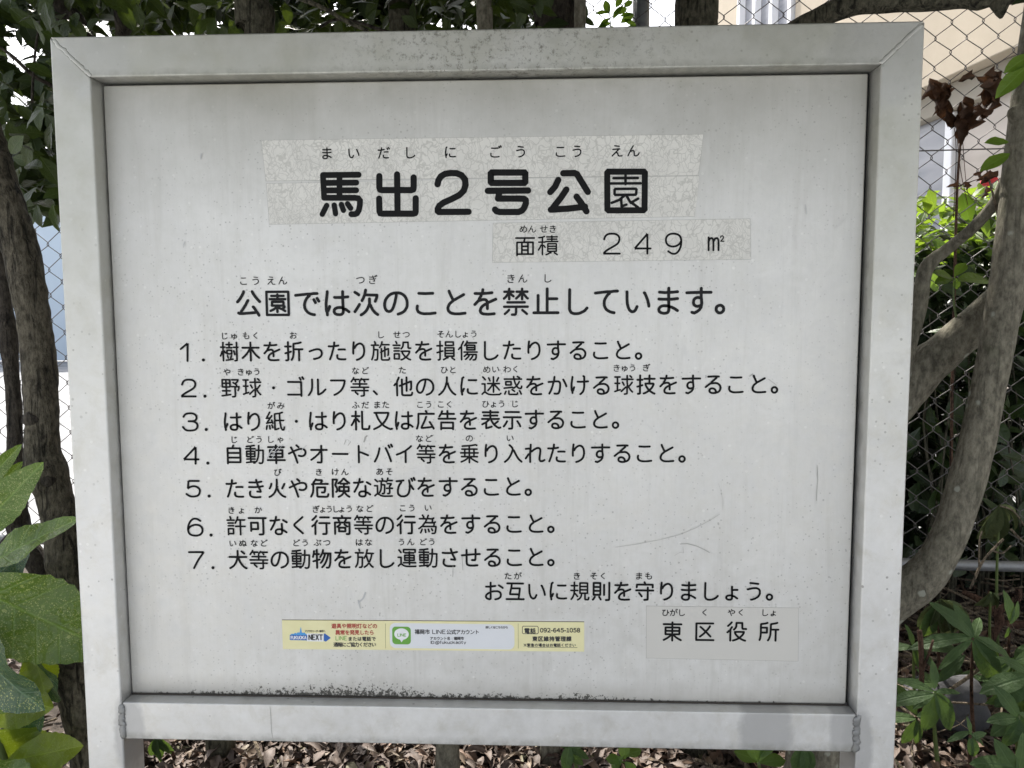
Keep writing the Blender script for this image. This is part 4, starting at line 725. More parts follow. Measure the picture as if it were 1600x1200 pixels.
 '運': [[119,157,119,41],[158,149,79,149],[24,174,36,159,42,151],[176,56,66,56],[17,24,21,29,32,40,42,44],[16,106,42,105,42,44],[163,102,76,102],[76,102,76,124,78,126,162,126,163,124,163,97,163,81,161,79,78,79,76,80,76,102],[173,156,173,177,172,179,67,179,66,178,66,156],[177,23,172,22,122,21,96,21,73,26,63,31,50,41,42,44]],
 '都': [[34,86,35,80,35,15],[35,60,93,60],[50,104,50,101,41,92,37,92,27,84,23,83],[15,124,101,124],[76,126,79,136,93,158,102,176],[78,162,23,162],[53,183,53,124],[149,41,161,41,170,44,173,48,176,54,177,65,176,76,173,84,167,95,155,109,153,112,154,119,172,159,174,171,170,173,124,172,124,16],[52,92,92,92,93,26],[93,26,35,26]],
 '野': [[111,174,169,174,165,160,147,142,144,137],[55,107,92,108,92,174,50,175,19,175,19,108,55,107],[19,142,92,142],[109,110,176,109,175,93,168,75],[123,148,136,139,139,138,156,123],[15,24,17,24,96,36],[56,31,55,175],[115,15,132,16,138,18,139,19,140,25,140,109],[91,71,21,71]],
 '険': [[75,141,83,146,97,156,110,169,121,183,125,185,131,183,146,166,162,153,176,144],[126,137,126,72,121,52,112,38,97,26,75,15],[133,68,170,68,170,107,85,108,84,106,84,69,85,68,122,68,133,58,142,41,155,28,175,16],[22,14,22,176,59,176,62,174,61,164,48,130,47,122,59,102,62,94,64,82,64,73,61,66,54,61],[91,141,96,137,159,137,169,148]],
 '電': [[172,127,172,152,170,154,22,154,21,152,21,127],[96,110,96,176],[150,132,118,132],[38,41,154,41,156,43,156,88,153,90,40,90,38,88,38,32],[95,88,96,27,97,21,101,18,107,16,119,15,170,16,175,20,178,25,179,31,179,36],[39,112,74,112],[119,112,155,112],[74,132,42,132],[38,66,156,66],[161,178,32,178]],
 '面': [[18,171,176,171],[69,132,69,26],[69,62,122,62],[166,25,27,25],[166,25,166,132,27,132,27,15],[69,96,122,96],[88,132,89,146,92,156,94,170],[122,132,122,25]],
 '：': [[97,124],[97,56]],
}
LINES = [
  ('furigana','ink',16.0,'まいだし に ごう こう えん',[-1827,-1321,172.7,159.9,-1504,-1322,172.7,159.9,-1143,-1323,172.7,159.9,-829,-1324,172.7,159.9,-348,-1326,172.7,159.9,184,-1328,172.7,159.9,486,-1329,172.7,159.9,954,-1331,172.7,159.9,1150,-1332,172.7,159.9,1615,-1333,172.7,159.9,1809,-1334,172.7,159.9],0),
  ('furigana','ink',10.8,'こう えん つぎ きん し',[-2885,-2822,129.3,119.7,-2735,-2821,129.3,119.7,-2546,-2821,129.3,119.7,-2404,-2820,129.3,119.7,-1454,-2818,129.3,119.7,-1302,-2817,129.3,119.7,364,-2813,129.3,119.7,506,-2812,129.3,119.7,801,-2811,129.3,119.7],0),
  ('furigana','ink',10.0,'めんせき',[515,-2228,109.5,101.4,618,-2229,109.5,101.4,758,-2230,109.5,101.4,865,-2231,109.5,101.4],0),
  ('text_line','ink',22.1,'面積',[537,-2431,274.6,259.3,812,-2426,274.6,259.3],0),
  ('text_line','ink',36.2,'公園では次のことを禁止しています。',[-2831,-3100,362.5,362.5,-2469,-3100,362.5,362.5,-2107,-3099,384.2,384.2,-1745,-3098,384.2,384.2,-1383,-3097,362.5,362.5,-1021,-3096,384.2,384.2,-659,-3095,384.2,384.2,-297,-3095,384.2,384.2,65,-3094,384.2,384.2,427,-3093,362.5,362.5,789,-3092,362.5,362.5,1152,-3091,384.2,384.2,1514,-3091,384.2,384.2,1876,-3090,384.2,384.2,2238,-3089,384.2,384.2,2600,-3088,384.2,384.2,2962,-3087,362.5,362.5],0),
  ('text_line','ink',25.7,'樹木を折ったり施設を損傷したりすること。',[-3089,-3684,263.5,263.5,-2823,-3684,263.5,263.5,-2556,-3683,281.9,281.9,-2290,-3682,263.5,263.5,-2023,-3681,263.5,263.5,-1757,-3681,281.9,281.9,-1490,-3680,281.9,281.9,-1224,-3679,263.5,263.5,-957,-3679,263.5,263.5,-691,-3678,281.9,281.9,-424,-3677,263.5,263.5,-157,-3676,263.5,263.5,109,-3676,281.9,281.9,376,-3675,281.9,281.9,642,-3674,281.9,281.9,909,-3674,281.9,281.9,1175,-3673,281.9,281.9,1442,-3672,281.9,281.9,1708,-3671,281.9,281.9,1975,-3671,263.5,263.5],0),
  ('text_line','ink',25.6,'野球・ゴルフ等、他の人に迷惑をかける球技をすること。',[-3089,-4129,262.7,262.7,-2822,-4127,262.7,262.7,-2554,-4125,262.7,262.7,-2287,-4123,281.1,281.1,-2020,-4121,281.1,281.1,-1752,-4119,281.1,281.1,-1485,-4117,262.7,262.7,-1217,-4115,262.7,262.7,-950,-4113,262.7,262.7,-682,-4111,281.1,281.1,-415,-4109,262.7,262.7,-148,-4107,281.1,281.1,120,-4105,262.7,262.7,387,-4103,262.7,262.7,655,-4101,281.1,281.1,922,-4099,281.1,281.1,1189,-4097,281.1,281.1,1457,-4095,281.1,281.1,1724,-4093,262.7,262.7,1992,-4091,262.7,262.7,2259,-4089,281.1,281.1,2527,-4087,281.1,281.1,2794,-4085,281.1,281.1,3061,-4083,281.1,281.1,3329,-4081,281.1,281.1,3596,-4079,262.7,262.7],0),
  ('text_line','ink',26.0,'はり紙・はり札又は広告を表示すること。',[-3080,-4546,284.5,284.5,-2814,-4544,284.5,284.5,-2548,-4542,265.9,265.9,-2282,-4539,265.9,265.9,-2016,-4537,284.5,284.5,-1750,-4535,284.5,284.5,-1484,-4533,265.9,265.9,-1218,-4531,265.9,265.9,-952,-4528,284.5,284.5,-686,-4526,265.9,265.9,-420,-4524,265.9,265.9,-154,-4522,284.5,284.5,112,-4520,265.9,265.9,377,-4518,265.9,265.9,643,-4515,284.5,284.5,909,-4513,284.5,284.5,1175,-4511,284.5,284.5,1441,-4509,284.5,284.5,1707,-4507,265.9,265.9],0),
  ('text_line','ink',26.0,'自動車やオートバイ等を乗り入れたりすること。',[-3078,-4958,266.0,266.0,-2812,-4956,266.0,266.0,-2546,-4954,266.0,266.0,-2280,-4952,284.6,284.6,-2013,-4951,284.6,284.6,-1747,-4949,266.0,266.0,-1481,-4947,284.6,284.6,-1215,-4945,284.6,284.6,-948,-4943,284.6,284.6,-682,-4941,266.0,266.0,-416,-4939,284.6,284.6,-149,-4938,266.0,266.0,117,-4936,284.6,284.6,383,-4934,266.0,266.0,649,-4932,284.6,284.6,916,-4930,284.6,284.6,1182,-4928,284.6,284.6,1448,-4927,284.6,284.6,1714,-4925,284.6,284.6,1981,-4923,284.6,284.6,2247,-4921,284.6,284.6,2513,-4919,266.0,266.0],0),
  ('text_line','ink',26.3,'たき火や危険な遊びをすること。',[-3081,-5389,288.0,288.0,-2815,-5385,288.0,288.0,-2548,-5382,269.1,269.1,-2282,-5378,288.0,288.0,-2015,-5374,269.1,269.1,-1749,-5371,269.1,269.1,-1482,-5367,288.0,288.0,-1216,-5363,269.1,269.1,-949,-5360,288.0,288.0,-683,-5356,288.0,288.0,-416,-5352,288.0,288.0,-150,-5349,288.0,288.0,117,-5345,288.0,288.0,383,-5341,288.0,288.0,650,-5338,269.1,269.1],0),
  ('text_line','ink',26.4,'許可なく行商等の行為をすること。',[-3078,-5860,269.9,269.9,-2811,-5856,269.9,269.9,-2543,-5852,288.8,288.8,-2276,-5848,288.8,288.8,-2009,-5844,269.9,269.9,-1742,-5840,269.9,269.9,-1475,-5836,269.9,269.9,-1208,-5832,288.8,288.8,-941,-5828,269.9,269.9,-674,-5824,269.9,269.9,-407,-5820,288.8,288.8,-140,-5816,288.8,288.8,127,-5812,288.8,288.8,394,-5808,288.8,288.8,661,-5804,288.8,288.8,928,-5800,269.9,269.9],0),
  ('text_line','ink',26.5,'犬等の動物を放し運動させること。',[-3072,-6294,271.0,271.0,-2806,-6289,271.0,271.0,-2539,-6284,290.0,290.0,-2272,-6279,271.0,271.0,-2005,-6274,271.0,271.0,-1739,-6269,290.0,290.0,-1472,-6264,271.0,271.0,-1205,-6259,290.0,290.0,-938,-6254,271.0,271.0,-671,-6249,271.0,271.0,-405,-6244,290.0,290.0,-138,-6239,290.0,290.0,129,-6233,290.0,290.0,396,-6228,290.0,290.0,662,-6223,290.0,290.0,929,-6218,271.0,271.0],0),
  ('text_line','ink',25.9,'お互いに規則を守りましょう。',[140,-6665,284.0,284.0,406,-6662,265.4,265.4,672,-6659,284.0,284.0,939,-6656,284.0,284.0,1205,-6653,265.4,265.4,1472,-6651,265.4,265.4,1738,-6648,284.0,284.0,2004,-6645,265.4,265.4,2271,-6642,284.0,284.0,2537,-6639,284.0,284.0,2803,-6636,284.0,284.0,3070,-6634,265.4,265.4,3336,-6631,284.0,284.0,3602,-6628,265.4,265.4],0),
  ('text_line','ink',25.8,'東区役所',[2350,-7154,277.5,277.5,2743,-7149,277.5,277.5,3137,-7144,277.5,277.5,3530,-7139,277.5,277.5],0),
  ('furigana','ink',9.7,'じゅもく お しせつ そんしょう',[-3146,-3488,105.8,98.0,-3027,-3488,105.8,98.0,-2876,-3487,105.8,98.0,-2757,-3487,105.8,98.0,-2294,-3484,105.8,98.0,-1220,-3479,105.8,98.0,-1021,-3478,105.8,98.0,-908,-3477,105.8,98.0,-487,-3475,105.8,98.0,-386,-3475,105.8,98.0,-281,-3474,105.8,98.0,-188,-3474,105.8,98.0,-87,-3473,105.8,98.0],0),
  ('furigana','ink',9.8,'や きゅう など た ひと めいわく きゅうぎ',[-3130,-3932,106.2,98.4,-2958,-3930,106.2,98.4,-2859,-3929,106.2,98.4,-2759,-3928,106.2,98.4,-1538,-3917,106.2,98.4,-1420,-3916,106.2,98.4,-961,-3911,106.2,98.4,-450,-3907,106.2,98.4,-346,-3906,106.2,98.4,69,-3902,106.2,98.4,174,-3901,106.2,98.4,314,-3900,106.2,98.4,418,-3899,106.2,98.4,1633,-3887,106.2,98.4,1728,-3886,106.2,98.4,1824,-3885,106.2,98.4,1989,-3884,106.2,98.4],0),
  ('furigana','ink',9.8,'がみ ふだまた こうこく ひょうじ',[-2593,-4347,106.6,98.7,-2473,-4346,106.6,98.7,-1544,-4338,106.6,98.7,-1426,-4337,106.6,98.7,-1279,-4335,106.6,98.7,-1173,-4334,106.6,98.7,-752,-4331,106.6,98.7,-646,-4330,106.6,98.7,-497,-4328,106.6,98.7,-391,-4328,106.6,98.7,51,-4324,106.6,98.7,148,-4323,106.6,98.7,246,-4322,106.6,98.7,406,-4321,106.6,98.7],0),
  ('furigana','ink',9.8,'じどうしゃ など の い',[-3072,-4770,107.0,99.1,-2871,-4768,107.0,99.1,-2758,-4767,107.0,99.1,-2614,-4766,107.0,99.1,-2490,-4765,107.0,99.1,-765,-4750,107.0,99.1,-651,-4749,107.0,99.1,-151,-4745,107.0,99.1,346,-4741,107.0,99.1],0),
  ('furigana','ink',9.9,'び きけん あそ',[-2538,-5177,107.5,99.5,-2021,-5172,107.5,99.5,-1817,-5169,107.5,99.5,-1697,-5168,107.5,99.5,-1263,-5164,107.5,99.5,-1143,-5163,107.5,99.5],0),
  ('furigana','ink',9.9,'きょか ぎょうしょう など こうい',[-3136,-5660,107.9,99.9,-3009,-5658,107.9,99.9,-2798,-5654,107.9,99.9,-2069,-5640,107.9,99.9,-1984,-5638,107.9,99.9,-1903,-5637,107.9,99.9,-1820,-5635,107.9,99.9,-1743,-5634,107.9,99.9,-1652,-5632,107.9,99.9,-1519,-5630,107.9,99.9,-1399,-5627,107.9,99.9,-984,-5619,107.9,99.9,-871,-5617,107.9,99.9,-670,-5613,107.9,99.9],0),
  ('furigana','ink',10.0,'いぬなど どうぶつ はな うんどう',[-3134,-6082,108.3,100.3,-3006,-6079,108.3,100.3,-2861,-6077,108.3,100.3,-2741,-6075,108.3,100.3,-2330,-6069,108.3,100.3,-2217,-6067,108.3,100.3,-2061,-6064,108.3,100.3,-1943,-6062,108.3,100.3,-1537,-6056,108.3,100.3,-1420,-6054,108.3,100.3,-1006,-6047,108.3,100.3,-891,-6045,108.3,100.3,-739,-6043,108.3,100.3,-628,-6041,108.3,100.3],0),
  ('furigana','ink',10.0,'たが き そく まも',[316,-6467,108.8,100.7,435,-6466,108.8,100.7,1166,-6459,108.8,100.7,1375,-6457,108.8,100.7,1491,-6456,108.8,100.7,1929,-6451,108.8,100.7,2048,-6450,108.8,100.7],0),
  ('furigana','ink',10.0,'ひがし く やく しょ',[2260,-6910,109.2,101.1,2358,-6909,109.2,101.1,2456,-6908,109.2,101.1,2741,-6904,109.2,101.1,3065,-6901,109.2,101.1,3182,-6899,109.2,101.1,3470,-6896,109.2,101.1,3574,-6895,109.2,101.1],0),
  ('print_line','red',8.9,'遊具や照明灯などの',[-1879,-7133,66.6,66.6,-1815,-7132,66.6,66.6,-1750,-7131,66.6,66.6,-1685,-7131,66.6,66.6,-1620,-7130,66.6,66.6,-1555,-7129,66.6,66.6,-1490,-7128,66.6,66.6,-1425,-7127,66.6,66.6,-1360,-7127,66.6,66.6],1),
  ('print_line','red',8.9,'異常を発見したら',[-1833,-7216,65.0,65.0,-1771,-7215,65.0,65.0,-1710,-7214,65.0,65.0,-1648,-7213,65.0,65.0,-1587,-7212,65.0,65.0,-1525,-7212,65.0,65.0,-1464,-7211,65.0,65.0,-1402,-7210,65.0,65.0],1),
  ('print_line','dark',8.1,'または電話で',[-1676,-7297,58.5,58.5,-1617,-7296,58.5,58.5,-1557,-7295,58.5,58.5,-1498,-7295,58.5,58.5,-1439,-7294,58.5,58.5,-1379,-7293,58.5,58.5],1),
  ('print_line','dark',8.1,'通報にご協力ください',[-1861,-7374,61.8,61.8,-1807,-7374,61.8,61.8,-1753,-7373,61.8,61.8,-1699,-7372,61.8,61.8,-1646,-7371,61.8,61.8,-1592,-7371,61.8,61.8,-1538,-7370,61.8,61.8,-1484,-7369,61.8,61.8,-1430,-7369,61.8,61.8,-1377,-7368,61.8,61.8],1),
  ('print_line','dark',4.1,'アジアのリーダー都市へ',[-2240,-7204,29.4,29.4,-2216,-7204,29.4,29.4,-2192,-7204,29.4,29.4,-2169,-7203,29.4,29.4,-2145,-7203,29.4,29.4,-2122,-7203,29.4,29.4,-2098,-7202,29.4,29.4,-2074,-7202,29.4,29.4,-2051,-7202,29.4,29.4,-2027,-7202,29.4,29.4,-2003,-7201,29.4,29.4],1),
  ('print_line','dark',8.1,'福岡市',[-827,-7194,67.0,67.0,-763,-7194,67.0,67.0,-698,-7193,67.0,67.0],1),
  ('print_line','dark',8.0,'公式アカウント',[-429,-7192,66.7,66.7,-370,-7191,66.7,66.7,-311,-7190,66.7,66.7,-252,-7190,66.7,66.7,-193,-7189,66.7,66.7,-134,-7188,66.7,66.7,-75,-7187,66.7,66.7],1),
  ('print_line','dark',6.4,'アカウント名：福岡市',[-647,-7277,45.1,45.1,-604,-7277,45.1,45.1,-561,-7276,45.1,45.1,-518,-7276,45.1,45.1,-475,-7275,45.1,45.1,-432,-7275,45.1,45.1,-389,-7274,45.1,45.1,-347,-7274,45.1,45.1,-304,-7273,45.1,45.1,-261,-7272,45.1,45.1],1),
  ('print_line','dark',4.8,'詳しくはこちらから',[49,-7125,36.8,36.8,80,-7125,36.8,36.8,111,-7125,36.8,36.8,142,-7124,36.8,36.8,173,-7124,36.8,36.8,204,-7124,36.8,36.8,235,-7123,36.8,36.8,266,-7123,36.8,36.8,297,-7122,36.8,36.8],1),
  ('print_line','dark',9.6,'電話',[549,-7164,71.8,71.8,624,-7164,71.8,71.8],1),
  ('print_line','dark',9.6,'東区維持管理課',[648,-7266,68.5,68.5,719,-7265,68.5,68.5,789,-7264,68.5,68.5,859,-7263,68.5,68.5,930,-7262,68.5,68.5,1000,-7262,68.5,68.5,1070,-7261,68.5,68.5],1),
  ('print_line','dark',6.0,'※緊急の場合はお電話ください',[524,-7349,47.0,47.0,571,-7348,47.0,47.0,618,-7347,47.0,47.0,665,-7347,47.0,47.0,712,-7346,47.0,47.0,759,-7346,47.0,47.0,806,-7345,47.0,47.0,853,-7344,47.0,47.0,900,-7344,47.0,47.0,946,-7343,47.0,47.0,993,-7342,47.0,47.0,1040,-7342,47.0,47.0,1087,-7341,47.0,47.0,1134,-7340,47.0,47.0],1),
  ('print_line','lime',6.5,'LINE',[-1827,-7291,89.8,74.7,-1785,-7290,89.8,74.7,-1771,-7290,89.8,74.7,-1720,-7289,89.8,74.7],1),
  ('print_line','dark',8.1,'LINE',[-597,-7191,104.5,73.9,-548,-7191,104.5,73.9,-532,-7191,104.5,73.9,-472,-7190,104.5,73.9],1),
  ('print_line','dark',6.5,'ID：@fukuokacity',[-632,-7329,65.9,51.6,-623,-7329,65.9,51.6,-609,-7328,65.9,51.6,-572,-7328,65.9,51.6,-511,-7327,65.9,51.6,-489,-7327,65.9,51.6,-457,-7326,65.9,51.6,-422,-7326,65.9,51.6,-388,-7325,65.9,51.6,-355,-7325,65.9,51.6,-318,-7324,65.9,51.6,-286,-7324,65.9,51.6,-257,-7324,65.9,51.6,-243,-7323,65.9,51.6,-214,-7323,65.9,51.6],1),
  ('print_line','dark',10.4,'092-645-1058',[751,-7154,87.3,70.8,796,-7153,87.3,70.8,841,-7153,87.3,70.8,886,-7152,87.3,70.8,913,-7152,87.3,70.8,959,-7151,87.3,70.8,1007,-7150,87.3,70.8,1051,-7150,87.3,70.8,1076,-7150,87.3,70.8,1119,-7149,87.3,70.8,1164,-7148,87.3,70.8,1208,-7148,87.3,70.8],1),
  ('print_line','white',8.2,'FUKUOKA',[-2413,-7290,48.5,56.8,-2390,-7290,48.5,56.8,-2362,-7289,48.5,56.8,-2332,-7289,48.5,56.8,-2302,-7288,48.5,56.8,-2272,-7288,48.5,56.8,-2238,-7288,48.5,56.8],1),
  ('print_line','dark',13.9,'NEXT',[-2173,-7283,78.6,96.4,-2127,-7282,78.6,96.4,-2079,-7281,78.6,96.4,-2032,-7281,78.6,96.4],1),
  ('print_line','lime',7.3,'LINE',[-1050,-7239,68.2,53.9,-1018,-7238,68.2,53.9,-1008,-7238,68.2,53.9,-969,-7238,68.2,53.9],1),
]
